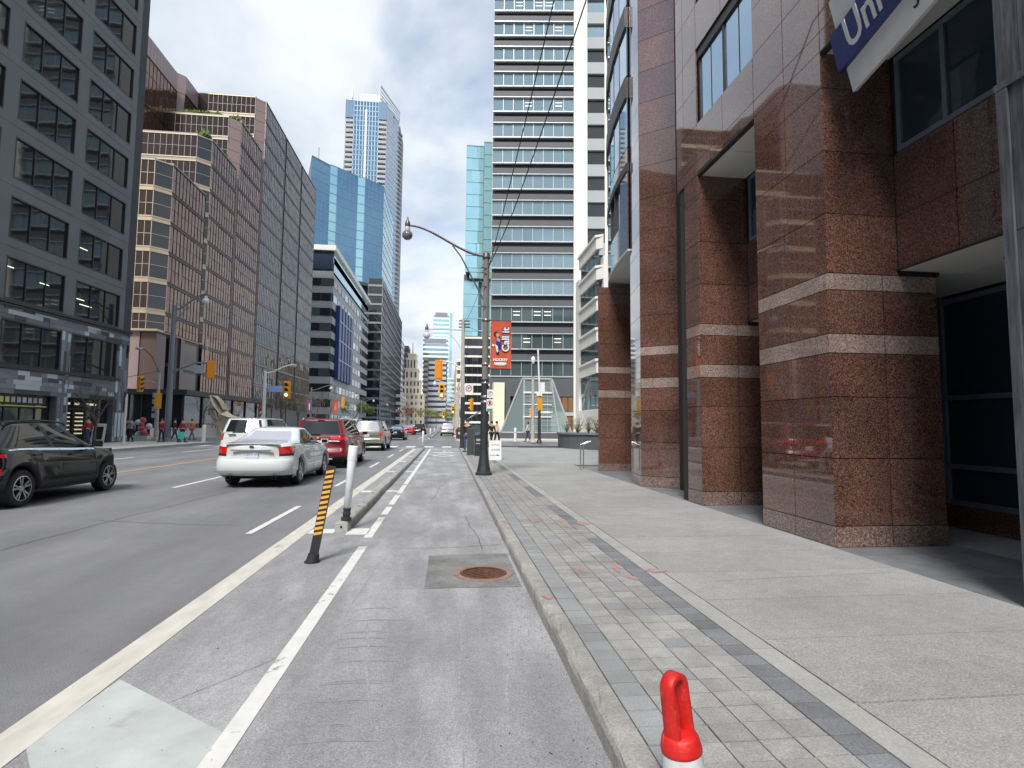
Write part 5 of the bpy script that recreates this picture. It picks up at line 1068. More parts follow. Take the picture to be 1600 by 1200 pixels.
# left corner poles
def polething(label, x, y, z1, r, mt, name='pole_unit'): 
    T = thing(name, label, 'street lamp', (x, y, .13)); b = MB((x, y, .13)); b.tube([(x, y, .13), (x, y, z1)], [r*1.2, r*.8], 12); b.build('pole', mt, T); b = MB((x, y, .13)); b.lathe((x, y, .13), [(r*2, 0), (r*2, .06), (r*1.3, .3)], 12); b.build('base', mt, T); return T
xx, yy = G(262, 690, .13); xx -= .05
t = polething('tall blue grey lamp and signal pole at the left corner of the intersection', xx, yy, 10.4, .19, 'pole_grey', 'street_lamp'); org = tuple(t.location); xt = AY(266.5, 480, yy)[0]
t.children and None
q = AY(321, 460, yy); b = MB(org); b.tube(arc((xx, yy, 10.05), (q[0], yy, q[1]), 0), .07, 8); b.build('arm', 'pole_grey', t); lamp_head(t, Vector((q[0]+.05, yy, q[1]-.05)), 'lamp_glass', 1.3)
b = MB(org); b.tube([(xx, yy, 8.7), (xx+.35, yy, 9.4), (xx+.8, yy, 10.1), (xx+1.1, yy, 10.3)], .04, 6); b.build('brace', 'pole_grey', t)
q = AY(326, 567, yy); b = MB(org); b.tube([(xx, yy, AY(266, 582, yy)[1]), (q[0]-.9, yy, q[1]-.02), (q[0], yy, q[1])], [.09, .06, .06], 8); b.build('signal_arm', 'pole_grey', t)
b = MB(org); b.tube([(AY(323, 560, yy)[0], yy, AY(323, 567, yy)[1]), (AY(323, 560, yy)[0], yy, AY(323, 530, yy)[1])], .03, 5); b.build('antenna', 'pole_pale', t)
c = AY(311, 577, yy); box('camera_box', (c[0]-.33, c[0]+.33), (yy-.05, yy+.05), (c[1]-.3, c[1]+.3), 'clad_light', t)
xx, yy = G(243, 688, .13)
t = polething('pale wooden pole with lamp arm and fittings beside the pink stone leg', xx, yy, AY(243, 583, yy)[1], .13, 'pole_wood', 'street_lamp'); org = tuple(t.location); q = AY(219, 545, yy); z1 = AY(243, 583, yy)[1]
b = MB(org); b.tube([(xx, yy, z1), (xx-.6, yy, z1+1.3), (q[0]+.3, yy, q[1]), (q[0], yy, q[1])], .03, 6); b.build('arm', 'pole_dark', t); b = MB(org); b.lathe((q[0]-.1, yy, q[1]), [(0, .12), (.25, .08), (.3, 0), (.2, -.08), (0, -.1)], 12); b.build('lamp_head', 'lamp_glass', t)
q = AY(221, 590, yy); b = MB(org); b.tube([(xx, yy, z1-.9), (q[0], yy, q[1])], .03, 5); b.tube([(q[0], yy, q[1]), (q[0]+.05, yy, AY(222, 565, yy)[1])], .03, 5); b.build('signal_arm', 'pole_pale', t)
for z in (3.5, 3.0, 2.4, 1.9): box('notice_plate', (xx-.35, xx-.02), (yy-.12, yy-.08), (z, z+.38), 'clad_light', t)
xx, yy = G(192, 690, .13); xx, yy = G(193, 696, .13)
t = polething('thin pale pole on the pavement at the corner of the grey tower', xx, yy, AY(194, 620, yy)[1], .06, 'pole_pale', 'sign_pole')
xx, yy = AY(414, 600, 60)[0], 60
t = polething('white lamp pole with signal arm in the middle distance on the left', xx, yy, AY(417, 580, 60)[1], .17, 'white_paint', 'street_lamp'); org = tuple(t.location); z1 = AY(417, 583, 60)[1]; q = AY(458, 570, 60)
b = MB(org); b.tube(arc((xx, yy, z1), (q[0], yy, q[1]), 0), .07, 8); b.build('arm', 'white_paint', t); b = MB(org); b.lathe((q[0]+.1, yy, q[1]-.05), [(0, .12), (.25, .08), (.3, 0), (.2, -.14), (0, -.2)], 12); b.build('lamp_head', 'lamp_glass', t)
sn_ = thing('street_name_sign', 'light blue street name sign on the white lamp pole', 'sign', (AY(430, 608, 59.9)[0], 59.9, AY(430, 608, 59.9)[1])); a, c = AY(418, 612, 59.9), AY(442, 603, 59.9); box('panel', (a[0], c[0]), (59.88, 59.92), (a[1], c[1]), 'sign_skyblue', sn_)
# right plaza poles
xx, yy = 7.45, 45
t = polething('dark tapering signal pole with a white top before the glass entrance', xx, yy, 4.2, .12, 'pole_dark', 'signal_pole'); org = tuple(t.location); b = MB(org); b.tube([(xx, yy, 4.2), (xx-.15, yy, 7.9)], .07, 8); b.build('upper_pole', 'white_paint', t); box('box', (xx+.05, xx+.42), (yy-.1, yy+.1), (4.3, 5.1), 'white_paint', t); box('box', (xx-.25, xx+.2), (yy-.15, yy+.15), (4.0, 4.2), 'white_paint', t); box('arm', (xx-1.0, xx), (yy-.02, yy+.02), (7.3, 7.36), 'pole_dark', t)
c = AY(854, 645, 45); b = MB((c[0], 45, c[1])); b.lathe((c[0], 45, c[1]), [(0, .12), (.5, .08), (.55, 0), (.5, -.1), (0, -.12)], 16); o = b.build('street_sign', 'sign_white'); props(o, 'rounded white sign beside the dark signal pole before the glass entrance', 'sign')
xx, yy = AY(832.5, 650, 48)[0], 48
t = polething('pale wooden utility pole before the glass entrance', xx, yy, AY(834, 590, 48)[1], .14, 'pole_wood', 'utility_pole'); org = tuple(t.location); b = MB(org); z1 = AY(834, 590, 48)[1]; b.tube([(xx, yy, z1), (xx, yy, z1+1.8)], .05, 6); b.build('mast', 'pole_dark', t); b = MB(org); b.lathe((xx, yy, z1+1.4), [(0, .5), (.12, .4), (.2, .2), (.15, -.05), (.06, -.2)], 12); b.build('lamp_globe', 'white_paint', t)
# distant lamp posts along the right kerb and left kerb
spec = [(1.15, 62, 6.2, 'second'), (1.3, 82, 6.4, 'third'), (1.5, 105, 6.6, 'fourth'), (1.6, 140, 6.8, 'fifth'), (1.7, 180, 6.8, 'sixth')]
for x, y_, h, o_ in spec:
    T = polething('distant lamp post, '+o_+' along the right kerb beyond the intersection', x, y_, h, .14, 'pole_wood', 'street_lamp'); b = MB(tuple(T.location)); b.tube(arc((x, y_, h-.5), (x-2.6, y_, h+.3), 0, 8), .05, 5); b.build('arm', 'pole_pale', T); b = MB(tuple(T.location)); b.tube([(x, y_, h-1.8), (x-1.4, y_, h-1.3)], .05, 5); b.build('signal_arm', 'pole_pale', T); lamp_head(T, Vector((x-2.6, y_, h+.3)), 'lamp_glass', 1.2)
for x, y_, h, o_ in ((-18.4, 78, 6.5, 'nearest'), (-18.6, 100, 6.6, 'second'), (-18.8, 125, 6.8, 'third'), (-19, 155, 7, 'fourth'), (-19, 190, 7, 'fifth')):
    T = polething('distant grey lamp post, '+o_+' on the far left pavement', x, y_, h, .13, 'pole_grey', 'street_lamp'); b = MB(tuple(T.location)); b.tube(arc((x, y_, h-.4), (x+2.6, y_, h+.3), 0, 8), .05, 5); b.build('arm', 'pole_grey', T); lamp_head(T, Vector((x+2.6, y_, h+.3)), 'lamp_glass', 1.2)
for px, py, Y, mt, lb, ww, hh in ((484, 634, 90, 'banner_magenta', 'magenta street banner on the far left pavement', .7, 1.9), (524, 635, 110, 'banner_red', 'small orange street banner far down the left side', 1.0, 2.2)):
    c = AY(px, py, Y); T = thing('street_banner', lb, 'banner', (c[0], Y, c[1])); box('cloth', (c[0]-ww/2, c[0]+ww/2), (Y-.02, Y+.02), (c[1]-hh/2, c[1]+hh/2), mt, T)
    text('lettering', 'HOT' if mt != 'banner_red' else 'Call it', .5, (c[0], Y-.03, c[1]), (math.pi/2, -math.pi/2, 0), 'sign_white', T) if mt == 'banner_red' else box('print', (c[0]-.1, c[0]+.2), (Y-.03, Y-.021), (c[1]-.6, c[1]+.4), 'sign_white', T)
# overhead wires
def wire(label, pts, r=.011):
    P = [Vector(p) for p in pts]; out = []
    for a, c in zip(P[:-1], P[1:]):
        n = 14
        for i in range(n): s = i/n; q = a.lerp(c, s); out.append((q.x, q.y, q.z-.035*(c-a).length*4*s*(1-s)*.35))
    out.append(tuple(P[-1])); b = MB(tuple(P[0])); b.tube(out, r, 5); return props(b.build('overhead_wire', 'wire'), label, 'cable')
q1 = AY(866, 0, 9.0); q2 = AY(916, 0, 9.5)
wire('left overhead cable running from the lamp post up over the tower front', [(1.12, 16.14, 6.15), (q1[0], 9.0, q1[1]), (q1[0]+.45, -14, 14)], .012)
wire('right overhead cable running from the lamp post up over the tower front', [(1.16, 16.2, 6.3), (1.62, 14.0, 7.15), (q2[0], 9.5, q2[1]), (q2[0]+.7, -14, 13.6)], .0135)
wire('thin cable between the lamp post and the signal pole', [(1.0, 16.14, 5.9), (.9, 35, 8.0)], .008); wire('thin cable from the signal pole to the plaza pole', [(.95, 35, 7.9), (7.3, 45, 7.4)], .012); wire('span wire across the intersection to the pale pole', [(-22.6, 46.5, 5.6), (-30, 49, 4.6)], .02)
for x, lb in ((1.0, 'highest cable running on down the right side of the street'), (1.25, 'lower cable running on down the right side of the street')): wire(lb, [(x, 35, 7.9 if x < 1.1 else 7.0), (x+.3, 62, 6.3), (x+.6, 105, 6.5), (x+.8, 180, 6.7)], .018)
# ------------------------------------------------------------------ bins, cabinets, boards, rails
x, y_ = G(740, 711, .13)
t = thing('utility_cabinet', 'tall dark grey cabinet with a sloping top left of the lamp post', 'cabinet', (x, y_, .13)); b = MB((x, y_, .13)); b.prism([(x-.30, y_-.0), (x-.02, y_-.0), (x+.05, y_+.6), (x-.30, y_+.6)], .13, 1.35); b.build('case', 'bin_dark', t); b = MB((x, y_, .13)); b.box((x-.31, x+.06), (y_-.02, y_+.62), (1.35, 1.42)); b.build('lid', 'panel_grey', t)
t = thing('litter_bin', 'black litter bin with white lettering panels beside the lamp post', 'bin', (x+.22, y_-.5, .13)); b = MB((x+.22, y_-.5, .13)); b.prism([(x+.02, y_-.75), (x+.48, y_-.75), (x+.48, y_-.25), (x+.02, y_-.25)], .13, 1.08); b.build('body', 'trim_black', t); b = MB((x+.22, y_-.5, .13)); b.face([(x, y_-.77, 1.09), (x+.5, y_-.77, 1.17), (x+.5, y_-.23, 1.28), (x, y_-.23, 1.2)]); b.face([(x, y_-.77, 1.05), (x+.5, y_-.77, 1.12), (x+.5, y_-.77, 1.17), (x, y_-.77, 1.09)]); b.build('lid', 'bin_dark', t)
box('notice', (x+.08, x+.38), (y_-.765, y_-.752), (.82, .92), 'clad_light', t); box('notice', (x+.06, x+.40), (y_-.765, y_-.752), (.68, .72), 'clad_light', t)
x, y_ = 1.35, 58; t = thing('round_bin', 'dark red round bin on the pavement beyond the intersection', 'bin', (x, y_, .13)); b = MB((x, y_, .13)); b.lathe((x, y_, .13), [(.40, 0), (.45, .1), (.45, .95), (.38, 1.12), (.2, 1.2), (0, 1.22)], 18); b.build('body', 'bin_red', t); b = MB((x, y_, .13)); b.box((x-.25, x+.25), (y_-.47, y_-.44), (.6, .85)); b.build('slot', 'clad_light', t)
x, y_ = G(774, 719, .13); t = thing('sandwich_board', 'white sandwich board with a black arrow right of the lamp post', 'sign board', (x, y_, .13)); w_ = .50
b = MB((x, y_, .13)); b.use('sign_white'); z1 = .92
b.v += [(-w_/2, 0, 0), (w_/2, 0, 0), (w_/2, .16, .80), (-w_/2, .16, .80), (-w_/2, .03, 0), (w_/2, .03, 0), (w_/2, .19, .80), (-w_/2, .19, .80)]; b.f += [(0, 1, 2, 3), (5, 4, 7, 6), (0, 3, 7, 4), (1, 5, 6, 2), (3, 2, 6, 7)]; b.m += [0]*5; b.build('front_panel', None, t)
b = MB((x, y_, .13)); b.use('sign_white'); b.v += [(-w_/2, .50, 0), (w_/2, .50, 0), (w_/2, .2, .80), (-w_/2, .2, .80), (-w_/2, .47, 0), (w_/2, .47, 0)]; b.f += [(1, 0, 3, 2), (4, 5, 2, 3)]; b.m += [0]*2; b.build('rear_panel', None, t)
tl_ = math.atan2(.16, .80)
def bt(s, size, dx_, z, mt): text('lettering', s, size, (x+dx_, y_+z*.2-.006, .13+z), (math.pi/2-tl_, 0, 0), mt, t, ext=.001)
bt('SUPPLIES', .09, 0, .62, 'sign_red'); bt('& MORE', .10, .02, .42, 'sign_black'); b = MB((x, y_, .13)); b.use('sign_black')
for pts in ([(-.2, .19), (.08, .19), (.08, .205), (-.2, .205)], [(.06, .165), (.19, .20), (.06, .235)]): b.face([(x+a, y_+c*.2-.006, .13+c) for a, c in pts])
b.build('arrow', None, t)
for nm, dx_, z in (('handrail', 0, 0),):
    x, y_ = 4.35, 18.0; t = thing('steel_handrail', 'short steel handrail loop at the far foot of the granite building', 'handrail', (x, y_, .13)); b = MB((x, y_, .13))
    for k in (0, .4): b.tube([(x+k*.5, y_+k, .13), (x+k*.5, y_+k, .95), (x+k*.5+.25, y_+k+.0, 1.05)], .022, 8)
    b.build('rail', 'steel', t)
for px, py, lb in ((805, 690, 'white bollard at the right corner before the glass entrance'), (778, 694, 'short pale bollard behind the sandwich board')):
    x, y_ = G(px, py, .13); t = thing('bollard', lb, 'bollard', (x, y_, .13)); b = MB((x, y_, .13)); b.lathe((x, y_, .13), [(.12, 0), (.12, 1.15), (.08, 1.22), (0, 1.24)], 12); b.build('post', 'white_paint', t); b = MB((x, y_, .13)); b.lathe((x, y_, .9), [(.123, 0), (.123, .1)], 12); b.build('band', 'clad_light', t)
x, y_ = G(318, 690, .13); t = thing('bollard', 'white post standing on the left corner by the low wall', 'bollard', (x, y_, .13)); b = MB((x, y_, .13)); b.lathe((x, y_, .13), [(.14, 0), (.14, 1.2), (0, 1.3)], 12); b.build('post', 'white_paint', t)
x, y_ = AY(151, 690, 40)[0], 40; t = thing('sandwich_board', 'white framed sandwich board leaning before the grey tower', 'sign board', (x, y_, .13)); b = MB((x, y_, .13)); b.v += [(-.45, 0, 0), (.45, 0, 0), (.4, .3, 1.3), (-.4, .3, 1.3)]; b.f += [(0, 1, 2, 3)]; b.m += [0]; b.use('sign_white'); b.build('panel', None, t); b = MB((x, y_, .13)); b.v += [(-.28, .03, .25), (.28, .03, .25), (.26, .24, 1.1), (-.26, .24, 1.1)]; b.v = [(a, c-.01, d_) for a, c, d_ in b.v]; b.f += [(0, 1, 2, 3)]; b.m += [0]; b.use('sign_black'); b.build('notice', None, t)
# steps rail and far kiosk
t = thing('glass_canopy', 'small sloping glass canopy of a stairway right of the bike lane', 'canopy', (2.0, 56, .13)); b = MB((2.0, 56, .13)); b.face([(1.5, 56, 1.9), (3.6, 56, 3.2), (3.6, 60, 3.2), (1.5, 60, 1.9)]); b.face([(1.5, 56, 1.8), (3.6, 56, 3.1), (3.6, 56, 3.2), (1.5, 56, 1.9)]); b.build('roof', 'glass_entry', t)
for x0 in (1.5, 3.5): box('post', (x0, x0+.08), (56, 56.1), (.13, 1.9 if x0 < 2 else 3.1), 'pole_dark', t)
box('wall_panel', (1.6, 3.5), (56.02, 56.08), (.13, 1.6), 'glass_green', t)
# gold ribbon sculpture and painted figures
Y = 60
t = thing('metal_sculpture', 'curving gold metal sculpture rising behind the white minivan', 'sculpture', (AY(355, 660, Y)[0], Y, .13))
def rib(pts, w0, w1, mt='gold_sculpt'):
    b = MB(tuple(t.location)); n = len(pts)
    for i in range(n-1):
        a, c = AY(*pts[i], Y), AY(*pts[i+1], Y); wa = w0+(w1-w0)*i/(n-1); wb_ = w0+(w1-w0)*(i+1)/(n-1)
        P = [(a[0]-wa, Y-.3, a[1]), (a[0]+wa, Y+.3, a[1]), (c[0]+wb_, Y+.3, c[1]), (c[0]-wb_, Y-.3, c[1])]; b.face(P); b.face([(p[0], p[1]+.25, p[2]-.06) for p in P][::-1]); b.face([P[0], P[3], (P[3][0], P[3][1]+.25, P[3][2]-.06), (P[0][0], P[0][1]+.25, P[0][2]-.06)])
    b.build('ribbon', mt, t)
rib([(334, 618), (337, 627), (342, 636), (348, 643), (356, 649), (366, 652), (378, 655), (392, 664)], .3, .5); rib([(331, 640), (334, 652), (340, 662), (347, 668), (352, 680)], .12, .25); rib([(334, 618), (341, 622), (347, 630), (352, 640)], .08, .15); rib([(352, 648), (350, 660), (352, 690)], .5, .8); rib([(336, 634), (343, 648), (349, 657)], .1, .14, 'chrome')
t = thing('painted_sculpture', 'red and white painted pillar sculpture among people at the far left corner', 'sculpture', (*G(222, 686, .13), .13)); x, y_ = t.location.x, t.location.y; rr = random.Random(2)
for k in range(9):
    b = MB(tuple(t.location)); c = (x+rr.uniform(-.4, .4), y_+rr.uniform(-.2, .2), .35+k*.17); r = rr.uniform(.2, .34); b.lathe(c, [(0, r), (r*.7, r*.7), (r, 0), (r*.7, -r*.7), (0, -r)], 9); b.build('figure', 'sign_white' if k % 2 else 'red_sculpt', t)
box('plinth', (x-.55, x+.55), (y_-.3, y_+.3), (.13, .4), 'sign_white', t)
# ------------------------------------------------------------------ cars
def interp(x, tab):
    for (a, va), (c, vc) in zip(tab[:-1], tab[1:]):
        if x <= c: t_ = max(0, (x-a)/(c-a)); t_ = t_*t_*(3-2*t_); return va+(vc-va)*t_
    return tab[-1][1]
def half(xr, xf, w, rc, br, bf, nr=13, nc=5, ns=46, nf=8):
    P = []
    for i in range(nr): P.append((xr, (w-rc)*i/(nr-1), 'rear', 0))
    for i in range(1, nc+1): t_ = math.pi/2*i/nc; P.append((xr+rc-rc*math.cos(t_), w-rc+rc*math.sin(t_), 'rc', 0))
    for i in range(1, ns+1): P.append((xr+rc+(xf-xr-2*rc)*i/ns, w, 'side', i/ns))
    for i in range(1, nc+1): t_ = math.pi/2*i/nc; P.append((xf-rc+rc*math.sin(t_), w-rc+rc*math.cos(t_), 'fc', 0))
    for i in range(1, nf+1): P.append((xf, (w-rc)*(1-i/nf), 'front', 0))
    L_ = xf-xr; out = []
    for x, y, r, u in P:
        q = (y/w)**2; x += br*q*max(0, 1-(x-xr)/(.35*L_))-bf*q*max(0, 1-(xf-x)/(.35*L_)); out.append((x, y, r, u))
    return out
WH = {}
def wheel(T, x, y, R, wd=.21, dark=False, spokes=5):
    key = (R, dark, spokes)
    if key not in WH:
        b = MB(); b.lathe((0, 0, 0), [(R*.66, -wd/2), (R*.93, -wd/2), (R, -wd/2+.03), (R, wd/2-.03), (R*.93, wd/2), (R*.66, wd/2)], 28, 'y'); o = b.build('tyre', 'rubber', smooth=False); m1 = o.data; bpy.data.objects.remove(o)
        b = MB(); rr_ = R*.68; b.lathe((0, 0, 0), [(rr_, -wd/2-.003), (rr_*.93, -wd/2-.006), (rr_*.90, -wd/2+.03), (rr_*.9, wd/2-.03), (rr_*.93, wd/2+.006), (rr_, wd/2+.003)], 24, 'y')
        for sg in (-1, 1):
            b.lathe((0, sg*(wd/2-.02), 0), [(0, sg*.02), (.05, sg*.018), (.06, 0)], 12, 'y')
            for k in range(spokes):
                for dd in (-.10, .10):
                    a = 2*math.pi*k/spokes+dd*.6; a2 = 2*math.pi*k/spokes+dd*1.9; p, q = (.04*math.cos(a), .04*math.sin(a)), (rr_*.93*math.cos(a2), rr_*.93*math.sin(a2)); n = (-math.sin(a), math.cos(a)); h = .016
                    y0, y1 = sg*(wd/2-.004), sg*(wd/2-.035)
                    b.face([(p[0]-n[0]*h, y0, p[1]-n[1]*h), (q[0]-n[0]*h, y0, q[1]-n[1]*h), (q[0]+n[0]*h, y0, q[1]+n[1]*h), (p[0]+n[0]*h, y0, p[1]+n[1]*h)])
                    for e in (-1, 1): b.face([(p[0]+e*n[0]*h, y0, p[1]+e*n[1]*h), (q[0]+e*n[0]*h, y0, q[1]+e*n[1]*h), (q[0]+e*n[0]*h, y1, q[1]+e*n[1]*h), (p[0]+e*n[0]*h, y1, p[1]+e*n[1]*h)])
        o = b.build('rim', 'rim_dark' if dark else 'rim'); m2 = o.data; bpy.data.objects.remove(o)
        b = MB(); b.lathe((0, 0, 0), [(0, 0), (rr_*.92, 0)], 20, 'y'); o = b.build('hub', 'dark_hole'); m3 = o.data; bpy.data.objects.remove(o); WH[key] = (m1, m2, m3)
    m1, m2, m3 = WH[key]; a = random.uniform(0, 1)
    o = bpy.data.objects.new('wheel', m1); o.location = (x, y, R); link(o, T)
    for nm, me in (('rim', m2), ('brake_disc', m3)): c = bpy.data.objects.new(nm, me); c.parent = o; c.rotation_euler = (0, a if nm == 'rim' else 0, 0); COL.objects.link(c)
def car(label, cat, loc, S_, name='parked_car', group='vehicles in the lanes', rz=math.pi/2):
    T = thing(name, label, cat, loc, group); T.location = (0, 0, 0); L_, W_, H = S_['L'], S_['W']/2, S_['H']; wx, R = S_['wx'], S_['R']; zt_, cls = S_['ztop'], S_['cls']; sill = S_.get('sill', .2)
    low = S_.get('low', [(0, .90, .30, .25), (.07, .955, .10, .12), (.16, .985, .03, .05), (.26, 1., .0, .02), (.36, 1., -.01, .0), (.46, .998, .0, .0), (.55, .995, .03, .01), (.64, .99, .05, .03), (.73, .985, .05, .05), (.81, .975, .04, .07), (.88, .965, .03, .10), (.94, .95, .03, .13), (.98, .93, .045, .16), (1., .905, .075, .20)])
    rings = []; br, bf = S_.get('br', .10), S_.get('bf', .35)
    for t_, wf, dr, df in low:
        H_ = half(dr, L_-df, W_*wf, S_.get('rc', .22), br, bf); ring_ = []
        for x, y, r, u in H_:
            zl = sill+(.06 if r in ('rear', 'rc') else 0)
            if r == 'side':
                for q in wx:
                    d_ = abs(x-q)
                    if d_ < R+.07: zl = max(zl, R+math.sqrt(max(0, (R+.07)**2-d_*d_)))
            zz_ = zl+(interp(x, zt_)-zl)*t_
            yy_ = y
            if r == 'side':
                for q in wx:
                    dq = math.hypot(x-q, zz_-R)
                    if dq < R+.18: yy_ = y+.018*(1-abs(dq-R-.09)/.12) if dq > R-.03 else y
            ring_.append((x, yy_, zz_, r, u))
        rings.append(('low', t_, ring_))
    g0, g1, wg0, wg1 = S_['g0'], S_['g1'], S_['wg0'], S_['wg1']; rcg = S_.get('rcg', .16); gbr, gbf = S_.get('gbr', .12), S_.get('gbf', .30)
    top = rings[-1][2]
    def gring(s, xr, xf, w, rc, zf, zone):
        ring_ = []
        for x, y, r, u in half(xr, xf, w, rc, gbr, gbf): ring_.append((x, y, zf(x, y), r, u))
        rings.append((zone, s, ring_))
    zb = lambda x, y: interp(x, zt_)+.012; cx_ = (g1[0]+g1[1])/2; hl = (g1[1]-g1[0])/2
    zr = lambda x, y: H-.05-S_.get('crown', .05)*((x-cx_)/hl)**2
    gring(0, g0[0], g0[1], wg0, rcg, zb, 'deck')
    for s in (.05, .12, .3, .5, .7, .88, .95, 1.):
        e = s**1.25; gring(s, g0[0]+(g1[0]-g0[0])*s, g0[1]+(g1[1]-g0[1])*s, wg0+(wg1-wg0)*e, rcg, lambda x, y, s=s: zb(x, y)+(zr(x, y)-zb(x, y))*s, 'gh')
    for k, (f, dz) in enumerate(((.93, .022), (.75, .038), (.45, .047), (.12, .05))): gring(1+f, cx_-hl*f, cx_+hl*f, wg1*f, rcg*f, lambda x, y, dz=dz: zr(x, y)+dz, 'roof')
    parts = {}; n = len(top); full = []
    for zone, s, ring_ in rings: full.append(ring_+[(x, -y, z, r, u) for x, y, z, r, u in ring_[-2:0:-1]])
    N_ = len(full[0])
    for k in range(len(full)-1):
        zone, s = rings[k+1][0], (rings[k][1]+rings[k+1][1])/2
        for j in range(N_):
            j2 = (j+1) % N_; q = [full[k][j], full[k][j2], full[k+1][j2], full[k+1][j]]; x, y, z = [sum(a[i] for a in q)/4 for i in range(3)]
            r = q[1][3] if abs(q[1][1]) >= abs(q[0][1]) and q[1][3] != 'side' else q[0][3]; r = q[0][3] if q[0][3] == q[1][3] else (q[1][3] if j < n-1 else q[0][3]); u = (q[0][4]+q[1][4])/2
            nm, mt = cls(zone, s, r, u, x, y, z) or ('body', S_['paint'])
            if nm == 'tail_light': nm = 'tail_light|'+('a' if y > 0 else 'b')
            if nm == 'side_window': nm += '|'+('a' if y > 0 else 'b')+str(int(u*S_.get('nwin', 3)))
            P_ = parts.setdefault((nm, mt), ([], [], {})); idx = []
            for kk, jj in ((k, j), (k, j2), (k+1, j2), (k+1, j)):
                if (kk, jj) not in P_[2]: P_[2][(kk, jj)] = len(P_[0]); P_[0].append(full[kk][jj][:3])
                idx.append(P_[2][(kk, jj)])
            P_[1].append(tuple(idx[::-1]))
    nm_paint = S_['paint']
    for (nm, mt), (v, f, _) in parts.items():
        nm = nm.split('|')[0]; me = bpy.data.meshes.new(nm); me.from_pydata(v, [], f); me.materials.append(M[mt]); me.shade_smooth(); o = bpy.data.objects.new(nm, me); link(o, T)
        if nm == 'body':
            me_ = me
            try: me.set_sharp_from_angle(angle=math.radians(32))
            except Exception: pass
        if nm in ('side_window', 'rear_window', 'windshield', 'tail_light'):
            pass
    b = MB(); b.face([(x, y, z) for x, y, z, *_ in full[-1]][::-1]); b.build('roof_panel', nm_paint, T)
    box('underbody', (.25, L_-.3), (-W_+.24, W_-.24), (sill+.02, min(.95, H*.6)), 'dark_hole', T); box('sill', (wx[0]+R+.05, wx[1]-R-.05), (-W_*.92, W_*.92), (sill-.01, sill+.04), 'trim_black', T)
    for q in wx:
        for y in (W_-.115, -(W_-.115)): wheel(T, q, y, R, .21, S_.get('dark_rim', False))
    mr = S_.get('mirror_x', g0[1]-.55)
    for e in (-1, 1):
        zc, yc = interp(mr, zt_)+.09, W_+.09; b = MB(); b.prism([(mr-.03, e*(yc-.10)), (mr+.05, e*(yc-.11)), (mr+.07, e*(yc+.02)), (mr+.03, e*(yc+.09)), (mr-.03, e*(yc+.10))][::e], zc-.06, zc+.065); b.tube([(mr, e*(W_-.06), zc-.05), (mr, e*yc, zc-.03)], .022, 6); b.build('mirror', S_.get('mirror', nm_paint), T); box('mirror_glass', (mr-.036, mr-.031), (e*yc-.08, e*yc+.08), (zc-.045, zc+.05), 'car_glass', T)
        for hx in S_.get('handles', ()): box('door_handle', (hx, hx+.2), (e*W_*.985-.018, e*W_*.985+.018), (interp(hx, zt_)-.13, interp(hx, zt_)-.10), S_.get('handle_mat', nm_paint), T)
        # door seams following the side
        jj = [j for j in range(n) if top[j][3] == 'side']
        for sxm in S_.get('seams', ()):
            j = min(jj, key=lambda j: abs(full[6][j][0]-sxm)); b = MB(); P = [full[k][j] for k in range(1, len(low))]
            for a, c in zip(P[:-1], P[1:]): b.face([(a[0]-.005, e*(a[1]+.002), a[2]), (a[0]+.005, e*(a[1]+.002), a[2]), (c[0]+.005, e*(c[1]+.002), c[2]), (c[0]-.005, e*(c[1]+.002), c[2])])
            b.build('door_seam', 'dark_hole', T)
        if S_.get('rails'):
            b = MB(); xs_ = [g1[0]+.1+(g1[1]-g1[0]-.2)*i/8 for i in range(9)]; b.tube([(xs_[0]-.05, e*wg1*.93, zr(xs_[0], 0)-.0)]+[(x, e*wg1*.90, zr(x, 0)+.055) for x in xs_]+[(xs_[-1]+.05, e*wg1*.93, zr(xs_[-1], 0))], .018, 6); b.build('roof_rail', S_['rails'], T)
    pz = S_['plate']; xp = S_.get('plate_x', -.005); box('licence_plate', (xp-.02, xp+.04), (-.155, .155), (pz, pz+.15), 'plate', T)
    text('plate_lettering', S_.get('reg', 'CBTX 418'), .075, (xp-.024, 0, pz+.075), (math.pi/2, 0, -math.pi/2), 'plate_ink', T, ext=.001)
    for nm, x, y, z, m_ in S_.get('extra', ()): box(nm, x, y, z, m_, T)
    for y in S_.get('exhaust', ()): b = MB(); b.lathe((.10, y, .26), [(.035, .15), (.045, -.08), (.038, -.08), (.036, .05)], 12, 'x'); b.build('exhaust', 'dark_hole', T)
    T.location = loc; T.rotation_euler = (0, 0, rz); return T
def gh_windows(side, rear_y, ufr=(.03, .97), zr_=(.08, .93), glass='car_glass', rear_glass=None, wzr=(.05, .92)):
    def f(zone, s, r, u, x, y, z, wg=1.):
        if zone != 'gh': return None
        if r == 'side' and zr_[0] < s < zr_[1] and any(a < u < c for a, c in side): return ('side_window', glass)
        if r == 'side' and .04 < s < .96 and ufr[0] < u < ufr[1]: return ('window_pillar', 'trim_black')
        if r == 'rear' and wzr[0] < s < wzr[1] and abs(y) < rear_y: return ('rear_window', rear_glass or glass)
        if r == 'front' and .04 < s < .93: return ('windshield', glass)
        return None
    return f
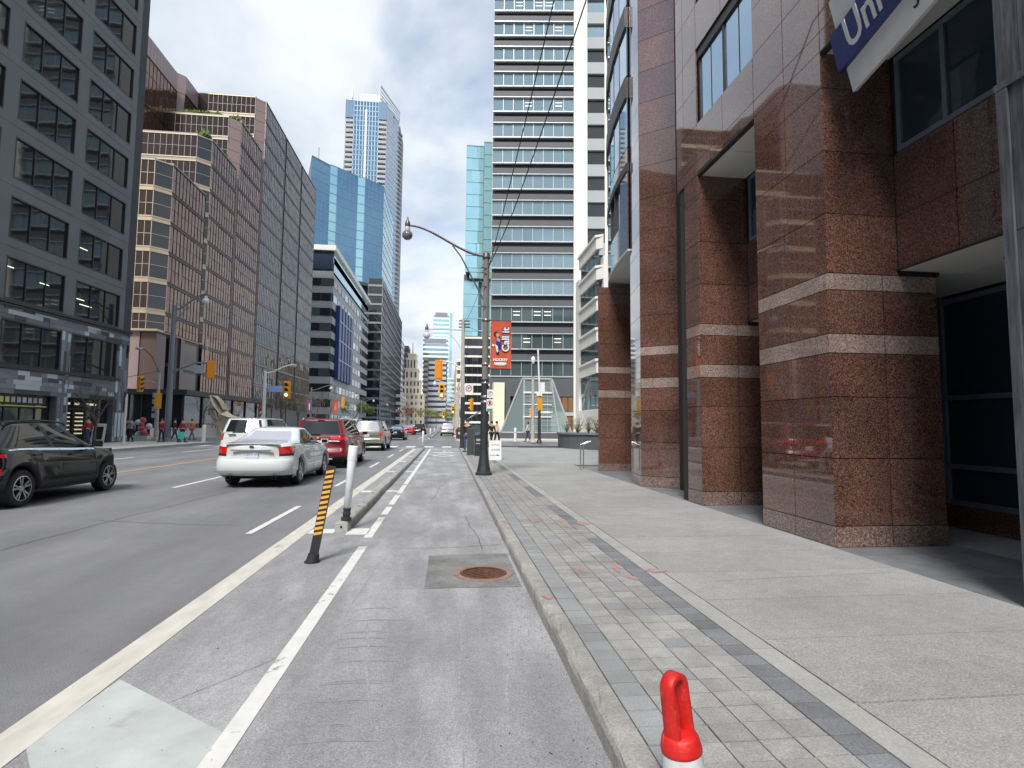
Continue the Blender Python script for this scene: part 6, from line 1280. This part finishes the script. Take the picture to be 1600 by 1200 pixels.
# white sedan
gw = gh_windows([(.12, .44), (.47, .86)], .60, ufr=(.07, .93), rear_glass='car_glass_painted_sky')
def c_sedan(zone, s, r, u, x, y, z):
    g = gw(zone, s, r, u, x, y, z)
    if g: return g
    if zone == 'low':
        a = abs(y)
        if x < .55 and .79 < z < .985 and a > .50+(.985-z)*.5 and (r in ('rear', 'rc') or (r == 'side' and x < .50-(.98-z)*.6)):
            if z < .83: return ('lamp_trim', 'trim_black')
            return ('tail_light', 'tail_red') if (r != 'rear' or a > .6) else ('reverse_light', 'tail_clear')
        if r in ('rear', 'rc') and s < .10: return ('rear_valance', 'trim_black')
        if r in ('front', 'fc') and .4 < s < .75 and a > .45: return ('head_light', 'head_lamp')
        if r == 'front' and .25 < s < .7: return ('grille', 'trim_black')
    return None
sedan = dict(L=4.86, W=1.78, H=1.47, wx=(1.08, 3.86), R=.335, sill=.20, paint='paint_white_car', cls=c_sedan, ztop=[(-1, 1.04), (.0, 1.045), (.25, 1.07), (.9, 1.05), (1.6, .985), (3.2, .95), (3.7, .96), (4.3, .87), (4.86, .72)], g0=(.62, 3.85), g1=(1.62, 2.78), wg0=.82, wg1=.60, plate=.735, plate_x=.035, handles=(1.75, 2.75), handle_mat='paint_white_car', seams=(1.55, 2.42, 3.45), exhaust=(.52, -.52),
    low=[(0, .88, .22, .25), (.06, .95, .06, .12), (.14, .985, -.01, .05), (.24, 1., -.05, .02), (.34, 1., -.06, .0), (.44, .998, -.055, .0), (.52, .995, -.03, .01), (.56, .99, .02, .03), (.63, .985, .03, .05), (.71, .98, .025, .07), (.79, .975, .015, .08), (.86, .965, .005, .10), (.92, .95, .0, .13), (.965, .93, .015, .16), (1., .90, .06, .20)],
    extra=[('trunk_trim', (-.035, .01), (-.46, .46), (.895, .925), 'chrome'), ('badge', (-.02, .03), (-.045, .045), (.965, 1.015), 'trim_black'), ('trunk_lip', (-.01, .10), (-.62, .62), (1.055, 1.072), 'paint_white_car'), ('bumper_seam', (-.062, -.05), (-.80, .80), (.41, .416), 'trim_black')])
sedan['br'] = .16
car('white sedan with red tail lights, nearest car in the lane beside the bike lane', 'car', (-4.60, 13.9, 0), sedan, 'sedan')
# red SUV
gs_ = gh_windows([(.03, .26), (.29, .55), (.58, .88)], .72, ufr=(.015, .95))
def c_red(zone, s, r, u, x, y, z):
    g = gs_(zone, s, r, u, x, y, z)
    if g: return g
    a = abs(y)
    if zone == 'low':
        if x < .5 and .98 < z < 1.10 and a > .42 and r in ('rear', 'rc', 'side') and x < .42: return ('tail_light', 'tail_red')
        if s < .12 and r in ('rear', 'rc', 'side'): return ('lower_trim', 'trim_black')
        if r in ('front', 'fc') and .5 < s < .8 and a > .5: return ('head_light', 'head_lamp')
        if r == 'front' and .25 < s < .75: return ('grille', 'trim_black')
    return None
suvlow = [(0, .90, .20, .25), (.07, .955, .05, .12), (.15, .985, -.02, .05), (.24, 1., -.05, .02), (.33, 1., -.05, .0), (.41, .998, -.02, .0), (.47, .995, .02, .01), (.56, .99, .03, .03), (.65, .985, .035, .05), (.74, .975, .04, .07), (.82, .965, .045, .10), (.90, .95, .05, .13), (.96, .93, .06, .16), (1., .905, .07, .20)]
red = dict(L=5.0, W=1.95, H=1.76, wx=(1.05, 3.95), R=.375, sill=.24, paint='paint_red_car', cls=c_red, ztop=[(-1, 1.14), (1.5, 1.13), (3.5, 1.10), (4.0, 1.10), (4.6, 1.0), (5, .85)], g0=(.09, 4.15), g1=(.42, 3.15), wg0=.875, wg1=.70, plate=.72, plate_x=.04, handles=(1.75, 2.8), handle_mat='chrome', seams=(1.5, 2.5, 3.55), low=suvlow, rails='chrome', crown=.03, reg='BKLR 207', gbr=.08,
    extra=[('chrome_strip', (-.015, .05), (-.72, .72), (.945, .975), 'chrome'), ('badge', (.0, .045), (-.04, .04), (1.05, 1.09), 'chrome'), ('wiper', (.03, .10), (-.05, .5), (1.19, 1.21), 'trim_black'), ('high_brake_light', (.36, .42), (-.12, .12), (1.69, 1.71), 'tail_red'), ('skid_plate', (-.045, .1), (-.5, .5), (.33, .37), 'clad_light')])
car('dark red sport utility vehicle ahead of the white sedan', 'car', (-4.42, 19.9, 0), red, 'sport_utility_vehicle')
# tan SUV
gt_ = gh_windows([(.03, .26), (.29, .55), (.58, .88)], .66, ufr=(.015, .95), rear_glass='car_glass_painted_sky')
def c_tan(zone, s, r, u, x, y, z):
    g = gt_(zone, s, r, u, x, y, z)
    if g: return g
    a = abs(y)
    if zone == 'low':
        if x < .3 and .90 < z < 1.12 and a > .74 and r in ('rear', 'rc', 'side'): return ('tail_light', 'tail_red')
        if s < .13: return ('lower_trim', 'trim_black')
        if r == 'rear' and .80 < z < .97 and a < .7: return ('tailgate_panel', 'panel_grey')
        if r in ('front', 'fc') and .5 < s < .8 and a > .5: return ('head_light', 'head_lamp')
    return None
tan = dict(L=4.9, W=1.93, H=1.80, wx=(1.05, 3.85), R=.375, sill=.27, paint='paint_tan_car', cls=c_tan, ztop=[(-1, 1.16), (3.5, 1.12), (4.0, 1.10), (4.6, 1.02), (5, .9)], g0=(.10, 4.0), g1=(.40, 3.1), wg0=.86, wg1=.70, plate=.84, plate_x=.03, handles=(1.75, 2.8), seams=(1.5, 2.5, 3.5), low=suvlow, rails='trim_black', crown=.03, reg='AXVD 632', gbr=.08, extra=[('bumper', (-.10, .1), (-.9, .9), (.48, .66), 'paint_tan_car'), ('bumper_step', (-.115, .05), (-.6, .6), (.66, .69), 'chrome')])
car('tan sport utility vehicle waiting ahead of the dark red one', 'car', (-4.62, 33.0, 0), tan, 'sport_utility_vehicle')
# white minivan
gm_ = gh_windows([(.03, .30), (.33, .60), (.63, .88)], .74, ufr=(.015, .95))
def c_van(zone, s, r, u, x, y, z):
    g = gm_(zone, s, r, u, x, y, z)
    if g: return g
    a = abs(y)
    if zone == 'low':
        if x < .25 and .85 < z < 1.15 and a > .80 and r in ('rear', 'rc', 'side'): return ('tail_light', 'tail_red')
        if s < .12: return ('lower_trim', 'trim_black')
        if r in ('front', 'fc') and .5 < s < .8 and a > .5: return ('head_light', 'head_lamp')
    return None
van = dict(L=5.14, W=1.99, H=1.80, wx=(1.05, 4.1), R=.345, sill=.22, paint='paint_white_car', cls=c_van, ztop=[(-1, 1.15), (3.6, 1.08), (4.3, 1.0), (5.1, .8)], g0=(.06, 4.5), g1=(.28, 3.2), wg0=.90, wg1=.76, plate=.80, plate_x=.03, handles=(1.9, 3.0), seams=(1.6, 2.6, 3.6), low=suvlow, crown=.03, reg='CMPN 551', gbr=.07, extra=[('badge', (.0, .05), (.3, .6), (1.06, 1.10), 'chrome'), ('wiper', (.03, .08), (-.1, .45), (1.18, 1.2), 'trim_black')])
car('white minivan in the middle lane behind the white sedan', 'car', (-8.45, 24.4, 0), van, 'minivan')
# black crossover
gk_ = gh_windows([(.06, .115), (.13, .46), (.50, .90)], .58, ufr=(.03, .95))
def c_kona(zone, s, r, u, x, y, z):
    g = gk_(zone, s, r, u, x, y, z)
    if g: return g
    a = abs(y)
    if zone == 'deck' and r == 'side' and .10 < u < .86: return ('belt_trim', 'chrome')
    if zone == 'low':
        if s > .955 and r == 'side' and .03 < u < .80: return ('belt_trim', 'chrome')
        if r == 'side':
            for q in (.80, 3.40):
                if math.hypot(x-q, z-.335) < .335+.155 and z < .80: return ('wheel_arch_trim', 'trim_black')
        if s < .2: return ('lower_trim', 'trim_black')
        if x < .42 and .89 < z < .96 and a > .45 and r in ('rear', 'rc', 'side'): return ('tail_light', 'tail_red')
        if x < .30 and .55 < z < .70 and a > .72 and r in ('rc', 'side'): return ('reflector', 'tail_red')
        if r in ('front', 'fc') and .5 < s < .62 and a > .5: return ('head_light', 'head_lamp')
    return None
kona = dict(L=4.17, W=1.80, H=1.56, wx=(.80, 3.40), R=.335, sill=.24, paint='paint_black_car', cls=c_kona, ztop=[(-1, 1.05), (.8, 1.04), (2.8, .985), (3.1, .975), (3.75, .90), (4.2, .66)], g0=(.10, 3.36), g1=(.62, 2.35), wg0=.80, wg1=.62, plate=.60, plate_x=.0, handles=(1.05, 2.05), seams=(1.0, 1.85, 2.9), low=suvlow, rails='trim_black', crown=.06, reg='CTWH 890', mirror_x=2.75, mirror='paint_black_car', nwin=2.2, bf=.45, rc=.30)
car('glossy black crossover car cut by the left edge of the picture', 'car', (-8.52, 10.35, 0), kona, 'crossover_car')
# smaller cars down the road
sed2 = dict(sedan, paint='paint_black_car'); sed2['extra'] = [('trunk_trim', (-.035, .01), (-.4, .4), (.895, .92), 'chrome')]; sed2['reg'] = 'BZKD 114'
gw2 = gh_windows([(.12, .44), (.47, .86)], .60, ufr=(.07, .93), rear_glass='glass_sky')
sed2['cls'] = lambda *a: gw2(*a) or c_sedan(*a)
car('black sedan crossing the intersection with pale sky on its rear window', 'car', (-5.05, 55.5, 0), sed2, 'sedan')
car('white van beyond the tan sport utility vehicle', 'car', (-8.0, 46, 0), dict(van, H=2.0, reg='AV 40291'), 'van'); car('bright red car far down the road ahead of the black sedan', 'car', (-6.0, 86, 0), dict(sed2, paint='paint_bright_red'), 'sedan'); car('black sport utility vehicle far down the road', 'car', (-4.4, 90, 0), dict(red, paint='paint_black_car'), 'sport_utility_vehicle')
car('silver car stopped far down the bike lane', 'car', (.0, 78, 0), dict(tan, paint='paint_silver_car'), 'sport_utility_vehicle'); car('white car approaching far down the opposite lanes', 'car', (-12.5, 95, 0), dict(sedan), 'sedan', rz=-math.pi/2); car('grey car parked furthest down the right kerb', 'car', (-.2, 130, 0), dict(sed2, paint='paint_silver_car'), 'sedan')
# ------------------------------------------------------------------ people
def skin(name, V, E_, R_, mt, T, root=0, sub=1):
    me = bpy.data.meshes.new(name); me.from_pydata(V, E_, []); o = bpy.data.objects.new(name, me); link(o, T)
    if not me.skin_vertices: 
        bm = bmesh.new(); bm.from_mesh(me); bm.verts.layers.skin.verify(); bm.to_mesh(me); bm.free()
    for i, r in enumerate(R_): me.skin_vertices[0].data[i].radius = r if isinstance(r, tuple) else (r, r)
    me.skin_vertices[0].data[root].use_root = True
    m_ = o.modifiers.new('skin', 'SKIN'); m_.use_smooth_shade = True; s = o.modifiers.new('sub', 'SUBSURF'); s.levels = s.render_levels = sub
    me.materials.append(M[mt]); return o
def person(label, x, y, top, legs, h=1.72, face=0., stride=.25, arm=.15, bag=None, z0=.13):
    T = thing('person', label, 'person', (x, y, z0), 'people on the pavements'); k = h/1.72; T.rotation_euler = (0, 0, face); s = stride
    hp, kn, an = .90*k, .49*k, .08*k
    V = [(0, 0, hp), (0, 0, 1.12*k), (0, 0, 1.40*k), (0, 0, 1.50*k), (0, .015, 1.60*k), (0, .01, 1.70*k)]; E_ = [(0, 1), (1, 2), (2, 3), (3, 4), (4, 5)]; R_ = [(.14*k, .10*k), (.125*k, .09*k), (.15*k, .09*k), .05*k, .085*k, .06*k]
    def add(p, par, r): V.append(p); E_.append((par, len(V)-1)); R_.append(r); return len(V)-1
    body_n = []
    for e in (-1, 1):
        a = add((e*.10*k, 0, hp-.04), 0, .085*k); b_ = add((e*.10*k, s*e*.45+.03, kn), a, .06*k); c = add((e*.10*k, s*e, an), b_, .042*k); add((e*.10*k, s*e+.12, .035), c, .035*k)
        a = add((e*.20*k, 0, 1.38*k), 2, .055*k); b_ = add((e*.24*k, -e*arm*.5, 1.12*k), a, .043*k); c = add((e*.24*k, -e*arm+.06, .88*k), b_, .033*k); add((e*.235*k, -e*arm+.09, .80*k), c, .028*k)
    skin('body', V, E_, R_, 'skin', T)
    jv = [V[0], V[1], V[2]]; je = [(0, 1), (1, 2)]; jr = [(.155*k, .115*k), (.145*k, .11*k), (.165*k, .105*k)]; i0 = 6
    for n_, e in ((0, -1), (1, 1)):
        b0 = i0+n_*8+4; q = len(jv); jv += [V[b0], V[b0+1], V[b0+2]]; je += [(2, q), (q, q+1), (q+1, q+2)]; jr += [.068*k, .056*k, .045*k]
    skin('jacket', jv, je, jr, top, T); tv = [V[0]]; te = []; tr_ = [(.15*k, .11*k)]
    for n_ in (0, 1): b0 = i0+n_*8; q = len(tv); tv += [V[b0], V[b0+1], V[b0+2]]; te += [(0, q), (q, q+1), (q+1, q+2)]; tr_ += [.098*k, .074*k, .058*k]
    skin('trousers', tv, te, tr_, legs, T)
    b = MB(); b.lathe((0, -.012, 1.655*k), [(0, .105*k), (.06*k, .09*k), (.095*k, .03*k), (.092*k, -.04*k), (.07*k, -.07*k)], 12); b.build('hair', 'hair', None); o = bpy.data.objects[-1] if False else b_last(); o.parent = T
    for e in (-1, 1):
        b = MB(); b.box((e*.10*k-.045, e*.10*k+.045), (s*e-.09, s*e+.17), (0, .07)); b.build('shoe', 'trim_black'); o = b_last(); o.parent = T
    if bag: b = MB(); b.prism([(-.28, -.12), (.28, -.12), (.28, .12), (-.28, .12)], .25, .75); b.build('body_shell', bag); o = b_last(); o.parent = T; o.location = Vector((.42, .1, 0)); o.name = 'bag'
    return T
def b_last(): return LAST[0]
LAST = [None]; _ob = MB.build
def _nb(s, *a, **k): o = _ob(s, *a, **k); LAST[0] = o; return o
MB.build = _nb
for lb, px, py, tp, lg, kw in (('person in a grey striped top walking at the far left corner', 204, 690, 'cloth_grey', 'cloth_black', dict(face=1.4)), ('person in black beside the one in grey at the far left corner', 197, 689, 'cloth_black', 'cloth_black', dict(face=.5)),
    ('person in a dark red jacket standing left of the tall corner pole', 252, 691, 'cloth_red', 'cloth_black', dict(stride=.08, face=3)), ('person in dark clothes right of the tall corner pole', 272, 690, 'cloth_black', 'cloth_blue', dict(face=-1.2)),
    ('person in a red jacket carrying a bright teal bag', 284, 691, 'cloth_red', 'cloth_black', dict(face=-1.5, bag='cloth_teal')), ('person in an orange jacket with grey trousers at the left corner', 299, 687, 'cloth_orange', 'cloth_grey', dict(face=-1.6)),
    ('small person in red against the pale wall at the far left corner', 191, 686, 'cloth_red', 'cloth_grey', dict(face=.3, h=1.5)), ('person in a pale top and dark trousers walking before the glass entrance', 825, 690, 'cloth_white', 'cloth_blue', dict(face=1.2)),
    ('person in dark clothes behind the lamp post', 768, 696, 'cloth_black', 'cloth_black', dict(face=.6)), ('person in a cream top right of the lamp post', 776, 695, 'cloth_white', 'cloth_black', dict(face=-.6)),
    ('dark clothed person left of the litter bin', 730, 706, 'cloth_black', 'cloth_blue', dict(face=2.6, stride=.1)), ('person with a red top walking by the sandwich board of the grey tower', 136, 694, 'cloth_red', 'cloth_blue', dict(face=1.5))):
    x, y_ = G(px, py, .13); person(lb, x, y_, tp, lg, **kw)
person('person crossing the road by the black sedan', -6.4, 52, 'cloth_black', 'cloth_black', face=1.3, z0=0)
# ------------------------------------------------------------------ trees
def tree(label, x, y, h, seed, bark='bark', leaf=None, spread=.5, r0=.11, n=5, name='bare_tree', depth=5, lf=900, ls=.07):
    rr = random.Random(seed); T = thing(name, label, 'tree', (x, y, .13), 'street trees'); tb = MB((x, y, .13)); cb = MB((x, y, .13)); lb_ = MB((x, y, .13)); tips = []
    tb.tube([(x, y, .1), (x+rr.gauss(0, .05), y, h*.2), (x+rr.gauss(0, .1), y, h*.38)], [r0, r0*.8, r0*.65], 8); tb.build('trunk', bark, T)
    def br(p, d_, L_, r, k):
        q = p+d_*L_; mid = p+d_*L_*.5+Vector((rr.gauss(0, L_*.06), rr.gauss(0, L_*.06), 0)); cb.tube([p, mid, q], [r, r*.8, r*.6], 5 if k > 1 else 3, False)
        if k == 0: tips.append(q); return
        for _ in range(rr.choice((2, 3, 3)) if k > 1 else 3):
            nd = (d_+Vector((rr.gauss(0, spread), rr.gauss(0, spread), rr.gauss(.12, spread*.5)))).normalized(); br(q, nd, L_*rr.uniform(.62, .88), r*.58, k-1)
        if k < depth-1: tips.append(q)
    for _ in range(n):
        a = rr.uniform(0, 6.28); br(Vector((x, y, h*rr.uniform(.26, .38))), Vector((math.cos(a)*.55, math.sin(a)*.55, 1)).normalized(), h*.2, r0*.5, depth-1)
    cb.build('branches', bark, T)
    if leaf:
        for _ in range(lf):
            c = rr.choice(tips)+Vector((rr.gauss(0, .3), rr.gauss(0, .3), rr.gauss(0, .25))); lb_.face([c+Vector((rr.gauss(0, ls), rr.gauss(0, ls), rr.gauss(0, ls))) for _ in range(3)])
        lb_.build('foliage', leaf, T, kind='stuff')
    return T
tree('bare young tree on the pavement before the grey tower', *AY(150, 640, 39)[:1], 39, 4.6, 3, depth=4)
for i, (px, Y, h, l) in enumerate(((440, 68, 7.2, 'bare tree right of the white lamp pole on the left side'), (466, 76, 7.5, 'second bare tree on the left before the bronze building'), (405, 64, 6.0, 'bare tree left of the white lamp pole'), (512, 100, 8, 'bare tree in front of the white framed office'), (492, 88, 7, 'bare tree behind the magenta banner'))):
    tree(l, AY(px, 640, Y)[0], Y, h, 20+i, depth=5)
for i, (px, Y, h, lf_, l) in enumerate(((553, 150, 9, 'leaf_spring', 'green budding tree beside the white van down the left side'), (573, 165, 8, 'leaf_spring', 'smaller green tree further down the left side'), (637, 190, 9, 'twig_red', 'reddish budding tree before the stone tower'), (667, 200, 9, 'twig_green', 'yellow green tree left of the far bike lane'), (683, 230, 8, 'twig_green', 'yellow green tree in the middle at the end of the street'), (700, 215, 8, 'twig_green', 'yellow green tree right at the end of the street'), (717, 150, 6, 'twig_green', 'small yellow tree on the right far pavement'))):
    tree(l, AY(px, 640, Y)[0], Y, h, 40+i, leaf=lf_, depth=4, lf=900, ls=.16, name='budding_tree')
